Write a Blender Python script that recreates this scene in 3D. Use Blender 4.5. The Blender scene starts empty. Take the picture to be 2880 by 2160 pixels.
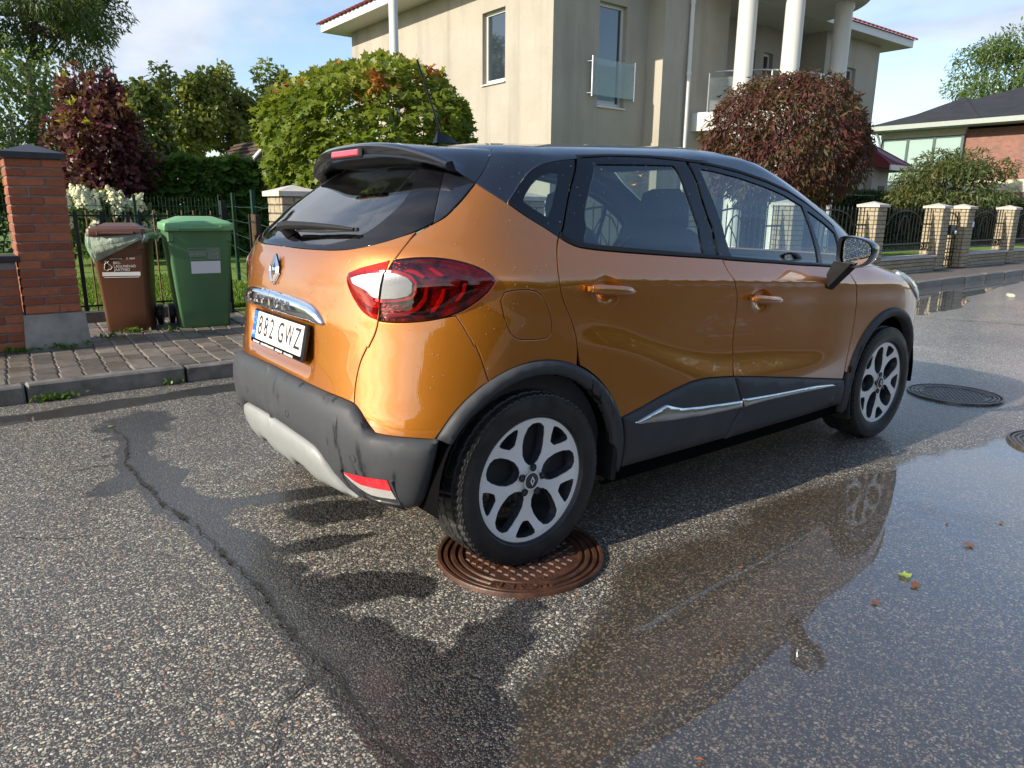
import bpy, bmesh, math, random, json
import numpy as np
from mathutils import Vector, Matrix, geometry
PI = math.pi
SC = bpy.context.scene
COL = SC.collection

# ------------------------------------------------------------------ camera, sky, sun, exposure
cam_d = bpy.data.cameras.new('camera')
cam = bpy.data.objects.new('camera', cam_d)
COL.objects.link(cam)
SC.camera = cam
CAM_P, CAM_YAW, CAM_PITCH, CAM_ROLL = Vector((-1.567, -2.743, 1.286)), 0.909, 0.239, 0.010
_F = Vector((math.cos(CAM_YAW)*math.cos(CAM_PITCH), math.sin(CAM_YAW)*math.cos(CAM_PITCH), -math.sin(CAM_PITCH)))
_R0 = Vector((math.sin(CAM_YAW), -math.cos(CAM_YAW), 0)); _U0 = _R0.cross(_F)
_R = _R0*math.cos(CAM_ROLL) + _U0*math.sin(CAM_ROLL); _U = -_R0*math.sin(CAM_ROLL) + _U0*math.cos(CAM_ROLL)
cam.matrix_world = Matrix(((_R.x, _U.x, -_F.x, CAM_P.x), (_R.y, _U.y, -_F.y, CAM_P.y), (_R.z, _U.z, -_F.z, CAM_P.z), (0, 0, 0, 1)))
cam_d.sensor_fit = 'HORIZONTAL'; cam_d.sensor_width = 36.0
cam_d.lens = 36.0*2025.7/2880
cam_d.clip_start = 0.05; cam_d.clip_end = 3000

SUN_EL = math.radians(25.5)
SUN_AZ = math.atan2(0.19, -2.1)          # direction towards the sun, in the xy plane
SUN_DIR = Vector((math.cos(SUN_AZ)*math.cos(SUN_EL), math.sin(SUN_AZ)*math.cos(SUN_EL), math.sin(SUN_EL)))

world = bpy.data.worlds.new('World'); SC.world = world; world.use_nodes = True
wn = world.node_tree; wn.nodes.clear()
def _n(t, tp, **k):
    n = t.nodes.new(tp)
    for a, b in k.items(): setattr(n, a, b)
    return n
wout = _n(wn, 'ShaderNodeOutputWorld'); wbg = _n(wn, 'ShaderNodeBackground'); wbg.inputs['Strength'].default_value = 0.102
sky = _n(wn, 'ShaderNodeTexSky'); sky.sky_type = 'NISHITA'; sky.sun_disc = False
sky.sun_elevation = SUN_EL; sky.sun_rotation = PI/2 - SUN_AZ
sky.air_density = 1.0; sky.dust_density = 0.6; sky.ozone_density = 1.6
wtc = _n(wn, 'ShaderNodeTexCoord'); wsep = _n(wn, 'ShaderNodeSeparateXYZ'); wn.links.new(wtc.outputs['Generated'], wsep.inputs[0])
def _m(op, a, b=None, c=None, clamp=False):
    m = _n(wn, 'ShaderNodeMath', operation=op); m.use_clamp = clamp
    for i, q in enumerate((a, b, c)):
        if q is None: continue
        if isinstance(q, (int, float)): m.inputs[i].default_value = q
        else: wn.links.new(q, m.inputs[i])
    return m.outputs[0]
zz = _m('ADD', _m('MAXIMUM', wsep.outputs['Z'], 0.0), 0.16)
px = _m('DIVIDE', wsep.outputs['X'], zz); py = _m('DIVIDE', wsep.outputs['Y'], zz)
wcmb = _n(wn, 'ShaderNodeCombineXYZ'); wn.links.new(px, wcmb.inputs[0]); wn.links.new(py, wcmb.inputs[1])
def _noise(scale, detail, rough, dist, off):
    mp = _n(wn, 'ShaderNodeMapping'); mp.inputs['Location'].default_value = off; wn.links.new(wcmb.outputs[0], mp.inputs['Vector'])
    mp.inputs['Rotation'].default_value = (0, 0, 0.6); mp.inputs['Scale'].default_value = (1.0, 0.62, 1)
    t = _n(wn, 'ShaderNodeTexNoise'); t.inputs['Scale'].default_value = scale; t.inputs['Detail'].default_value = detail
    t.inputs['Roughness'].default_value = rough; t.inputs['Distortion'].default_value = dist
    wn.links.new(mp.outputs[0], t.inputs['Vector']); return t.outputs['Fac']
cl1 = _noise(0.75, 7, 0.55, 0.25, (20.88, 32.27, 0)); cl2 = _noise(1.7, 5, 0.5, 0.1, (9.0, 4.0, 2))
def _ramp(fac, stops):
    r = _n(wn, 'ShaderNodeValToRGB'); e = r.color_ramp.elements
    while len(e) < len(stops): e.new(0.5)
    for q, (p, c) in zip(e, stops): q.position = p; q.color = (*c, 1)
    wn.links.new(fac, r.inputs[0]); return r.outputs[0]
hi_ = _n(wn, 'ShaderNodeMapRange', interpolation_type='SMOOTHSTEP'); wn.links.new(wsep.outputs['Z'], hi_.inputs[0])
for i_, q_ in enumerate((0.30, 0.75, 0.0, 0.08)): hi_.inputs[i_+1].default_value = q_
cover = _ramp(_m('SUBTRACT', cl1, hi_.outputs[0]), [(0.45, (0, 0, 0)), (0.60, (1, 1, 1))])
ctone = _ramp(cl2, [(0.30, (2.3, 2.65, 3.4)), (0.50, (3.9, 4.15, 4.65)), (0.70, (5.2, 5.25, 5.4))])
wmix = _n(wn, 'ShaderNodeMix', data_type='RGBA')
wn.links.new(_m('MULTIPLY', cover, 0.90), wmix.inputs['Factor']); wn.links.new(sky.outputs[0], wmix.inputs['A']); wn.links.new(ctone, wmix.inputs['B'])
wn.links.new(wmix.outputs['Result'], wbg.inputs['Color']); wn.links.new(wbg.outputs[0], wout.inputs['Surface'])

sun_d = bpy.data.lights.new('sun', 'SUN'); sun_d.energy = 3.4; sun_d.angle = math.radians(0.55); sun_d.color = (1.0, 0.90, 0.74)
sun = bpy.data.objects.new('sun', sun_d); COL.objects.link(sun)
sun.rotation_euler = SUN_DIR.to_track_quat('Z', 'Y').to_euler(); sun.location = (0, 0, 30)

SC.view_settings.view_transform = 'Standard'; SC.view_settings.look = 'None'
SC.view_settings.exposure = 1.12; SC.view_settings.gamma = 1.0; SC.view_settings.use_curve_mapping = False
try:
    SC.cycles.use_denoising = True; SC.cycles.max_bounces = 10; SC.cycles.transparent_max_bounces = 24
    SC.cycles.sample_clamp_indirect = 6
except Exception: pass

# ------------------------------------------------------------------ materials
MATS = {}
def new_mat(name):
    m = bpy.data.materials.new(name); m.use_nodes = True; m.node_tree.nodes.clear(); MATS[name] = m
    return m, m.node_tree
class NT:
    """tiny node helper"""
    def __init__(s, t): s.t = t
    def n(s, tp, **k):
        n = s.t.nodes.new(tp)
        for a, b in k.items(): setattr(n, a, b)
        return n
    def set(s, sock, v):
        if isinstance(v, bpy.types.NodeSocket): s.t.links.new(v, sock)
        elif isinstance(v, (tuple, list)) and len(v) == 3 and sock.type == 'RGBA': sock.default_value = (*v, 1)
        else: sock.default_value = v
    def math(s, op, a, b=0.0, c=0.0, clamp=False):
        m = s.n('ShaderNodeMath', operation=op); m.use_clamp = clamp
        s.set(m.inputs[0], a); s.set(m.inputs[1], b); s.set(m.inputs[2], c); return m.outputs[0]
    def mix(s, f, a, b, mode='MIX'):
        m = s.n('ShaderNodeMix', data_type='RGBA', blend_type=mode)
        s.set(m.inputs['Factor'], f); s.set(m.inputs['A'], a); s.set(m.inputs['B'], b); return m.outputs['Result']
    def obj(s): return s.n('ShaderNodeTexCoord').outputs['Object']
    def pos(s): return s.n('ShaderNodeNewGeometry').outputs['Position']
    def noise(s, scale, detail=3, rough=0.55, vec=None, dist=0.0):
        t = s.n('ShaderNodeTexNoise'); s.set(t.inputs['Scale'], scale); t.inputs['Detail'].default_value = detail
        t.inputs['Roughness'].default_value = rough; t.inputs['Distortion'].default_value = dist
        if vec is not None: s.set(t.inputs['Vector'], vec)
        return t
    def vor(s, scale, vec=None, feature='F1', rnd=1.0):
        t = s.n('ShaderNodeTexVoronoi', feature=feature); s.set(t.inputs['Scale'], scale); s.set(t.inputs['Randomness'], rnd)
        if vec is not None: s.set(t.inputs['Vector'], vec)
        return t
    def mapping(s, vec, scale=(1, 1, 1), rot=(0, 0, 0), loc=(0, 0, 0)):
        m = s.n('ShaderNodeMapping'); m.inputs['Scale'].default_value = scale; m.inputs['Rotation'].default_value = rot
        m.inputs['Location'].default_value = loc; s.set(m.inputs['Vector'], vec); return m.outputs[0]
    def ramp(s, fac, stops, interp='LINEAR'):
        r = s.n('ShaderNodeValToRGB'); r.color_ramp.interpolation = interp; e = r.color_ramp.elements
        while len(e) < len(stops): e.new(0.5)
        for q, (p, c) in zip(e, stops):
            q.position = p; q.color = (c, c, c, 1) if isinstance(c, (int, float)) else (*c, 1)
        s.set(r.inputs[0], fac); return r.outputs[0]
    def mr(s, v, a, b, c=0.0, d=1.0):
        m = s.n('ShaderNodeMapRange'); m.clamp = True
        for i, q in enumerate((v, a, b, c, d)): s.set(m.inputs[i], q)
        return m.outputs[0]
    def bump(s, h, strength=0.3, dist=0.01, normal=None):
        b = s.n('ShaderNodeBump'); s.set(b.inputs['Strength'], strength); s.set(b.inputs['Distance'], dist); s.set(b.inputs['Height'], h)
        if normal is not None: s.set(b.inputs['Normal'], normal)
        return b.outputs[0]
    def attr(s, name):
        a = s.n('ShaderNodeAttribute'); a.attribute_name = name; return a
    def bsdf(s, **k):
        p = s.n('ShaderNodeBsdfPrincipled')
        for a, v in k.items(): s.set(p.inputs[a.replace('_', ' ')], v)
        return p
    def out(s, sh):
        o = s.n('ShaderNodeOutputMaterial'); s.t.links.new(sh if isinstance(sh, bpy.types.NodeSocket) else sh.outputs[0], o.inputs['Surface'])

def simple(name, col, rough=0.5, metal=0.0, var=0.12, vscale=6.0, bump=0.0, bscale=60.0, bdist=0.004, coat=0.0, spec=0.5, streak=False):
    """painted / cast / plastered surface with broad tone wander and fine grain"""
    m, t = new_mat(name); h = NT(t); p = h.pos()
    if streak: p = h.mapping(p, (1, 1, 0.16))
    nz = h.noise(vscale, 5, 0.6, p).outputs['Fac']
    c = h.mix(h.mr(nz, 0.3, 0.7), tuple(x*(1-var) for x in col), tuple(min(1, x*(1+var)) for x in col))
    b = h.bsdf(Base_Color=c, Roughness=h.mr(nz, 0.25, 0.75, max(0.02, rough*0.85), min(1, rough*1.15)), Metallic=metal, Coat_Weight=coat, Coat_Roughness=0.05, Specular_IOR_Level=spec)
    if bump: h.set(b.inputs['Normal'], h.bump(h.noise(bscale, 4, 0.6, h.pos()).outputs['Fac'], bump, bdist))
    h.out(b); return m

# car paint: orange metallic with clear coat
m, t = new_mat('orange_paint'); h = NT(t)
fl = h.vor(900, h.pos()).outputs['Color']
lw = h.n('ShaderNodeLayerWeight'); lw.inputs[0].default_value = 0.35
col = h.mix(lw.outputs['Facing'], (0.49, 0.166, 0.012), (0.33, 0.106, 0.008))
nrm = h.n('ShaderNodeNewGeometry').outputs['Normal']
fn = h.n('ShaderNodeVectorMath', operation='MULTIPLY_ADD'); h.set(fn.inputs[0], fl); fn.inputs[1].default_value = (0.10, 0.10, 0.10); h.set(fn.inputs[2], nrm)
fn2 = h.n('ShaderNodeVectorMath', operation='ADD'); h.set(fn2.inputs[0], fn.outputs[0]); fn2.inputs[1].default_value = (-0.05, -0.05, -0.05)
fn3 = h.n('ShaderNodeVectorMath', operation='NORMALIZE'); h.set(fn3.inputs[0], fn2.outputs[0])
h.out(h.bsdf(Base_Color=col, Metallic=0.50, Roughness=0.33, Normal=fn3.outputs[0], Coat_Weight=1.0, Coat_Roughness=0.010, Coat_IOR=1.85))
m, t = new_mat('black_paint'); h = NT(t)
h.out(h.bsdf(Base_Color=(0.010, 0.011, 0.016), Metallic=0.0, Roughness=0.3, Coat_Weight=1.0, Coat_Roughness=0.02, Coat_IOR=1.7))
m, t = new_mat('gloss_black'); h = NT(t)
h.out(h.bsdf(Base_Color=(0.006, 0.006, 0.008), Roughness=0.06))
# weathered plastic cladding with wet runs
m, t = new_mat('grey_plastic'); h = NT(t); p = h.pos()
run = h.noise(14, 4, 0.6, h.mapping(p, (1.6, 1.6, 0.28))).outputs['Fac']; wide = h.noise(3.0, 3, 0.5, p).outputs['Fac']
wetf = h.mr(h.math('ADD', run, h.math('MULTIPLY', wide, 0.75)), 1.03, 1.11)
pc = h.mix(wetf, (0.046, 0.049, 0.055), (0.016, 0.017, 0.019))
dust = h.mr(h.noise(5, 5, 0.65, p).outputs['Fac'], 0.5, 0.8)
pc = h.mix(h.math('MULTIPLY', dust, 0.22), pc, (0.13, 0.125, 0.115))
h.out(h.bsdf(Base_Color=pc, Roughness=h.mr(wetf, 0, 1, 0.58, 0.25), Specular_IOR_Level=0.35, Normal=h.bump(h.noise(1400, 2, 0.5, p).outputs['Fac'], 0.12, 0.001)))
simple('dark_plastic', (0.012, 0.012, 0.013), 0.55, spec=0.22, var=0.3, bump=0.1, bscale=500, bdist=0.001)
simple('matt_black', (0.003, 0.003, 0.0035), 0.95, var=0.3, spec=0.05)
m, t = new_mat('rubber'); h = NT(t); p = h.pos()
rz = h.noise(9, 4, 0.6, p).outputs['Fac']
h.out(h.bsdf(Base_Color=h.mix(h.mr(rz, 0.35, 0.7), (0.012, 0.012, 0.013), (0.032, 0.031, 0.030)), Roughness=h.mr(rz, 0.3, 0.7, 0.30, 0.62), Normal=h.bump(h.noise(260, 3, 0.6, p).outputs['Fac'], 0.15, 0.002)))
simple('silver_skid', (0.26, 0.27, 0.265), 0.42, var=0.06, coat=0.2)
m, t = new_mat('alloy'); h = NT(t)
h.out(h.bsdf(Base_Color=(0.88, 0.87, 0.84), Metallic=0.15, Roughness=h.mr(h.noise(40, 3, 0.6, h.pos()).outputs['Fac'], 0.3, 0.7, 0.34, 0.46)))
simple('alloy_dark', (0.035, 0.038, 0.045), 0.4, var=0.35, vscale=30, coat=0.3)
simple('brake_steel', (0.16, 0.14, 0.13), 0.4, 0.8, var=0.3, vscale=40)
m, t = new_mat('chrome'); h = NT(t); h.out(h.bsdf(Base_Color=(0.82, 0.83, 0.85), Metallic=1.0, Roughness=0.07))
m, t = new_mat('satin_chrome'); h = NT(t); h.out(h.bsdf(Base_Color=(0.70, 0.70, 0.68), Metallic=1.0, Roughness=0.22))
simple('number_white', (0.78, 0.78, 0.74), 0.35, var=0.02)
simple('number_black', (0.03, 0.022, 0.02), 0.4, var=0.05)
simple('number_blue', (0.01, 0.13, 0.62), 0.35, var=0.03)
simple('print_white', (0.70, 0.70, 0.68), 0.5, var=0.03)
def lens(name, col, rough=0.04, tr=0.0, emit=None):
    m, t = new_mat(name); h = NT(t)
    b = h.bsdf(Base_Color=col, Roughness=rough, Coat_Weight=1.0, Coat_Roughness=0.01)
    h.out(b); return m
lens('lamp_red', (0.62, 0.012, 0.025), 0.2); lens('lamp_dark_red', (0.36, 0.008, 0.02), 0.2); lens('brake_red', (0.50, 0.012, 0.02))
m, t = new_mat('lamp_backing'); h = NT(t)
f = h.vor(60, h.mapping(h.pos(), (1, 1, 2.4))).outputs['Distance']; f2 = h.noise(16, 3, 0.5, h.pos()).outputs['Fac']
h.out(h.bsdf(Base_Color=h.mix(h.mr(h.math('ADD', f2, h.math('MULTIPLY', f, .04)), .40, .66), (0.012, 0.004, 0.006), (0.26, 0.010, 0.022)), Roughness=.22, Normal=h.bump(f, .4, .006)))
m, t = new_mat('lamp_clear'); h = NT(t)
h.out(h.bsdf(Base_Color=(0.20, 0.20, 0.205), Metallic=0.45, Roughness=0.25, Coat_Weight=1.0, Coat_Roughness=0.01, Normal=h.bump(h.vor(130, h.pos()).outputs['Distance'], 0.07, 0.003)))
m, t = new_mat('headlamp'); h = NT(t)
h.out(h.bsdf(Base_Color=(0.50, 0.56, 0.57), Metallic=0.6, Roughness=0.22, Coat_Weight=1.0, Coat_Roughness=0.01, Normal=h.bump(h.noise(22, 3, 0.5, h.pos()).outputs['Fac'], 0.3, 0.02)))
m, t = new_mat('lamp_clear_glare'); h = NT(t)
h.out(h.bsdf(Base_Color=(0.62, 0.62, 0.60), Metallic=0.3, Roughness=0.3, Coat_Weight=1.0, Coat_Roughness=0.01, Normal=h.bump(h.vor(130, h.pos()).outputs['Distance'], 0.2, 0.004)))  # inner clear lens, paler than the outer: white sun glare put into its colour
m, t = new_mat('reflector_clear'); h = NT(t)
h.out(h.bsdf(Base_Color=(0.62, 0.60, 0.58), Metallic=0.3, Roughness=0.15, Coat_Weight=1.0, Normal=h.bump(h.vor(260, h.pos()).outputs['Distance'], 0.4, 0.003)))
def schlick(h, f0):
    g = h.n('ShaderNodeNewGeometry'); d = h.n('ShaderNodeVectorMath', operation='DOT_PRODUCT'); h.set(d.inputs[0], g.outputs['Incoming']); h.set(d.inputs[1], g.outputs['Normal'])
    c = h.math('SUBTRACT', 1.0, h.math('ABSOLUTE', d.outputs['Value']), clamp=True); return h.math('MULTIPLY_ADD', h.math('POWER', c, 5.0), 1-f0, f0)
def glass(name, tint, ior=1.75, rough=0.0):
    m, t = new_mat(name); h = NT(t)
    fr = schlick(h, ((ior-1)/(ior+1))**2)
    tr = h.n('ShaderNodeBsdfTransparent'); tr.inputs['Color'].default_value = (*tint, 1)
    gl = h.n('ShaderNodeBsdfGlossy'); gl.inputs['Roughness'].default_value = rough
    mx = h.n('ShaderNodeMixShader'); h.set(mx.inputs[0], fr); t.links.new(tr.outputs[0], mx.inputs[1]); t.links.new(gl.outputs[0], mx.inputs[2])
    h.out(mx); return m
m = glass('lamp_smoke', (0.62, 0.15, 0.17), 1.75)
glass('car_glass', (0.80, 0.89, 0.87), 2.35); glass('rear_car_glass', (0.48, 0.56, 0.56), 3.3)
m = glass('rail_glass', (0.80, 0.86, 0.84), 1.6); h = NT(m.node_tree); o_ = [n for n in m.node_tree.nodes if n.type == 'OUTPUT_MATERIAL'][0]; s0 = o_.inputs[0].links[0].from_socket
df = h.n('ShaderNodeBsdfDiffuse'); df.inputs['Color'].default_value = (0.62, 0.68, 0.66, 1); mx = h.n('ShaderNodeMixShader'); mx.inputs[0].default_value = 0.14  # pale diffuse mixed into the glass to stand in for reflected sky
m.node_tree.links.new(s0, mx.inputs[1]); m.node_tree.links.new(df.outputs[0], mx.inputs[2]); m.node_tree.links.new(mx.outputs[0], o_.inputs[0])
m, t = new_mat('window_glass'); h = NT(t)
h.out(h.bsdf(Base_Color=(0.025, 0.035, 0.045), Roughness=0.03, IOR=2.1))
m, t = new_mat('green_glass'); h = NT(t)
h.out(h.bsdf(Base_Color=(0.33, 0.45, 0.42), Roughness=0.08, IOR=1.6))
m, t = new_mat('mirror_glass'); h = NT(t)
h.out(h.bsdf(Base_Color=(0.62, 0.68, 0.70), Metallic=1.0, Roughness=0.03, Normal=h.bump(h.mr(h.vor(190, h.pos()).outputs['Distance'], 0.1, 0.35), 0.35, 0.002)))
m, t = new_mat('water_drop'); h = NT(t)
h.out(h.bsdf(Base_Color=(0.9, 0.9, 0.9), Roughness=0.02, Transmission_Weight=0.85, IOR=1.33, Specular_IOR_Level=0.8))
simple('seat_cloth', (0.030, 0.031, 0.036), 0.85, var=0.25, vscale=20, bump=0.2, bscale=300)
simple('interior_grey', (0.05, 0.05, 0.055), 0.7, var=0.2)

# ------------------------------------------------------------------ scene graph helpers
def tag(o, label=None, cat=None, group=None, kind=None):
    if label: o['label'] = label
    if cat: o['category'] = cat
    if group: o['group'] = group
    if kind: o['kind'] = kind
    return o
def empty(name, loc=(0, 0, 0), rotz=0.0, label=None, cat=None, group=None):
    o = bpy.data.objects.new(name, None); COL.objects.link(o); o.location = loc; o.rotation_euler = (0, 0, rotz)
    o.empty_display_size = 0.2
    if cat: o['kind'] = 'thing'
    return tag(o, label, cat, group)
def link(name, me, mat, parent=None, loc=None, rot=None):
    o = bpy.data.objects.new(name, me); COL.objects.link(o)
    if mat is not None and not me.materials:
        for q in (mat if isinstance(mat, (list, tuple)) else [mat]): me.materials.append(MATS[q])
    if parent is not None: o.parent = parent
    if loc is not None: o.location = loc
    if rot is not None: o.rotation_euler = rot
    return o
def mesh_np(name, V, Fc, smooth=False):
    """V (n,3), Fc (m,k) arrays -> mesh"""
    V = np.asarray(V, np.float32); Fc = np.asarray(Fc, np.int32); k = Fc.shape[1]
    me = bpy.data.meshes.new(name); me.vertices.add(len(V)); me.vertices.foreach_set('co', V.ravel())
    me.loops.add(Fc.size); me.loops.foreach_set('vertex_index', Fc.ravel())
    me.polygons.add(len(Fc)); me.polygons.foreach_set('loop_start', np.arange(0, Fc.size, k, dtype=np.int32))
    if smooth: me.polygons.foreach_set('use_smooth', np.ones(len(Fc), bool))
    me.update(calc_edges=True); return me
class MB:
    def __init__(s): s.v = []; s.f = []; s.sm = []
    def add(s, vs, fs, M=None, smooth=False):
        o = len(s.v)
        s.v += [tuple(M @ Vector(q)) if M is not None else tuple(q) for q in vs]
        s.f += [tuple(i+o for i in f) for f in fs]; s.sm += [smooth]*len(fs); return s
    def box(s, x0, x1, y0, y1, z0, z1, M=None):
        v = [(x0, y0, z0), (x1, y0, z0), (x1, y1, z0), (x0, y1, z0), (x0, y0, z1), (x1, y0, z1), (x1, y1, z1), (x0, y1, z1)]
        return s.add(v, [(0, 3, 2, 1), (4, 5, 6, 7), (0, 1, 5, 4), (1, 2, 6, 5), (2, 3, 7, 6), (3, 0, 4, 7)], M)
    def cbox(s, x0, x1, y0, y1, z0, z1, c=0.004, M=None, jit=0.0, rnd=None):
        """box with chamfered edges"""
        bm = bmesh.new(); r = bmesh.ops.create_cube(bm, size=1)
        for v in bm.verts: v.co = Vector(((x0+x1)/2+v.co.x*(x1-x0), (y0+y1)/2+v.co.y*(y1-y0), (z0+z1)/2+v.co.z*(z1-z0)))
        bmesh.ops.bevel(bm, geom=list(bm.edges), offset=min(c, 0.45*min(x1-x0, y1-y0, z1-z0)), segments=1, profile=0.5, affect='EDGES')
        if jit and rnd:
            for v in bm.verts: v.co += Vector((rnd.uniform(-jit, jit), rnd.uniform(-jit, jit), rnd.uniform(-jit, jit)))
        bm.verts.index_update(); vs = [v.co.copy() for v in bm.verts]; fs = [[v.index for v in f.verts] for f in bm.faces]; bm.free()
        return s.add(vs, fs, M)
    def tube(s, pts, rad, n=8, cap=True, smooth=True):
        pts = [Vector(p) for p in pts]; rad = rad if isinstance(rad, (list, tuple)) else [rad]*len(pts); o = len(s.v); up = Vector((0, 0, 1)); prev = None
        for i, p in enumerate(pts):
            d = (pts[min(i+1, len(pts)-1)] - pts[max(i-1, 0)]).normalized()
            a = prev if prev is not None else (up if abs(d.z) < 0.9 else Vector((1, 0, 0)))
            b1 = (a - d*a.dot(d)).normalized(); prev = b1; b2 = d.cross(b1)
            for k in range(n): w = 2*PI*k/n; s.v.append(tuple(p + (b1*math.cos(w)+b2*math.sin(w))*rad[i]))
        for i in range(len(pts)-1):
            for k in range(n):
                s.f.append((o+i*n+k, o+i*n+(k+1) % n, o+(i+1)*n+(k+1) % n, o+(i+1)*n+k)); s.sm.append(smooth)
        if cap:
            s.f.append(tuple(o+k for k in range(n))[::-1]); s.sm.append(False)
            e = o+(len(pts)-1)*n; s.f.append(tuple(e+k for k in range(n))); s.sm.append(False)
        return s
    def lathe(s, prof, n=32, M=None, smooth=True, a0=0.0, a1=2*PI):
        """prof: (r, z) around z"""
        full = abs(a1-a0-2*PI) < 1e-6; cnt = n if full else n+1; vs = []; fs = []
        for r, z in prof:
            for k in range(cnt): w = a0+(a1-a0)*k/n; vs.append((r*math.cos(w), r*math.sin(w), z))
        for i in range(len(prof)-1):
            for k in range(n):
                k2 = (k+1) % cnt; fs.append((i*cnt+k, i*cnt+k2, (i+1)*cnt+k2, (i+1)*cnt+k))
        return s.add(vs, fs, M, smooth)
    def prism(s, poly, z0, z1, M=None):
        n = len(poly); vs = [(x, y, z0) for x, y in poly]+[(x, y, z1) for x, y in poly]
        return s.add(vs, [tuple(range(n))[::-1], tuple(range(n, 2*n))]+[(i, (i+1) % n, n+(i+1) % n, n+i) for i in range(n)], M)
    def mesh(s, name, sharp=35, fix=True):
        me = bpy.data.meshes.new(name); me.from_pydata(s.v, [], s.f)
        if fix:
            bm = bmesh.new(); bm.from_mesh(me); bmesh.ops.recalc_face_normals(bm, faces=bm.faces); bm.to_mesh(me); bm.free()
        me.polygons.foreach_set('use_smooth', [True]*len(me.polygons) if any(s.sm) else [False]*len(me.polygons))
        if any(s.sm): me.set_sharp_from_angle(angle=math.radians(sharp))
        me.update(); return me
    def build(s, name, mat, parent=None, loc=None, rot=None, sharp=35, fix=True): return link(name, s.mesh(name, sharp, fix), mat, parent, loc, rot)
def inherit(c, p):
    c.parent = p; return c
def copy_tree(o, parent=None, loc=None, rotz=None):
    c = o.copy(); COL.objects.link(c)
    if parent is not None: c.parent = parent
    if loc is not None: c.location = loc
    if rotz is not None: c.rotation_euler = (0, 0, rotz)
    for ch in list(o.children): copy_tree(ch, c)
    return c
def text_mesh(s, size, extrude=0.0, align='CENTER', xs=1.0, bold=0.0):
    cu = bpy.data.curves.new('lettering', 'FONT'); cu.body = s; cu.size = size; cu.extrude = extrude; cu.offset = bold; cu.align_x = align; cu.align_y = 'CENTER'; cu.resolution_u = 3
    ob = bpy.data.objects.new('lettering', cu); COL.objects.link(ob)
    dg = bpy.context.evaluated_depsgraph_get(); me = bpy.data.meshes.new_from_object(ob.evaluated_get(dg)); me.name = 'lettering'
    bpy.data.objects.remove(ob); bpy.data.curves.remove(cu)
    if xs != 1.0: me.transform(Matrix.Diagonal((xs, 1, 1, 1)))
    me.materials.clear(); return me
def frame_matrix(o, ex, ey, ez):
    return Matrix(((ex[0], ey[0], ez[0], o[0]), (ex[1], ey[1], ez[1], o[1]), (ex[2], ey[2], ez[2], o[2]), (0, 0, 0, 1)))
# value noise on numpy arrays
def vnoise(x, y, scale, seed=0, octaves=4, rough=0.5):
    r = np.random.RandomState(seed); out = 0; amp = 1; tot = 0
    for k in range(octaves):
        L = r.rand(256, 256); u = (np.asarray(x)*scale*2**k + 37.3*k) % 256; v = (np.asarray(y)*scale*2**k + 11.7*k) % 256
        i = np.floor(u).astype(int); j = np.floor(v).astype(int); fu = u-i; fv = v-j; fu = fu*fu*(3-2*fu); fv = fv*fv*(3-2*fv)
        i %= 256; j %= 256; i1 = (i+1) % 256; j1 = (j+1) % 256
        out = out + amp*(L[i, j]*(1-fu)*(1-fv)+L[i1, j]*fu*(1-fv)+L[i, j1]*(1-fu)*fv+L[i1, j1]*fu*fv); tot += amp; amp *= rough
    return out/tot
def sstep(a, b, x):
    q = np.clip((x-a)/(b-a), 0, 1); return q*q*(3-2*q)

# ------------------------------------------------------------------ foliage
def leaf_mat(name, stops, trans=0.35, rough=0.45):
    m, t = new_mat(name); h = NT(t)
    c = h.ramp(h.attr('tint').outputs['Fac'], stops)
    p = h.bsdf(Base_Color=c, Roughness=rough, Specular_IOR_Level=0.45)
    tl = h.n('ShaderNodeBsdfTranslucent'); h.set(tl.inputs['Color'], h.mix(0.5, c, (0.16, 0.20, 0.02), 'ADD'))
    mx = h.n('ShaderNodeMixShader'); mx.inputs[0].default_value = trans
    t.links.new(p.outputs[0], mx.inputs[1]); t.links.new(tl.outputs[0], mx.inputs[2]); h.out(mx); return m
LEAF = {   # outline in the leaf plane (x across, y along), z fold
    'oval': ([(0, 0, 0), (0.30, 0.35, 0.06), (0.26, 0.72, 0.05), (0, 1, -0.05), (-0.26, 0.72, 0.05), (-0.30, 0.35, 0.06), (0, 0.5, -0.02)],
             [(0, 1, 6), (1, 2, 6), (2, 3, 6), (3, 4, 6), (4, 5, 6), (5, 0, 6)]),
    'slim': ([(0, 0, 0), (0.15, 0.4, 0.04), (0, 1, -0.10), (-0.15, 0.4, 0.04)], [(0, 1, 2), (0, 2, 3)]),
    'small': ([(0, 0, 0), (0.32, 0.45, 0.06), (0, 1, -0.06), (-0.32, 0.45, 0.06)], [(0, 1, 2), (0, 2, 3)]),
    'maple': ([(0, 0, 0), (0.46, 0.10, 0.04), (0.28, 0.38, 0.0), (0.50, 0.66, 0.06), (0.17, 0.66, 0.0), (0, 1, -0.08), (-0.17, 0.66, 0.0), (-0.50, 0.66, 0.06), (-0.28, 0.38, 0.0), (-0.46, 0.10, 0.04)],
              [(0, 1, 2), (2, 3, 4), (4, 5, 6), (6, 7, 8), (8, 9, 0), (0, 2, 4), (0, 4, 6), (0, 6, 8)]),
    'round': ([(0, 0, 0), (0.42, 0.22, 0.05), (0.46, 0.55, 0.05), (0, 1, -0.08), (-0.46, 0.55, 0.05), (-0.42, 0.22, 0.05), (0, 0.45, -0.03)],
              [(0, 1, 6), (1, 2, 6), (2, 3, 6), (3, 4, 6), (4, 5, 6), (5, 0, 6)]),
}
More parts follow.
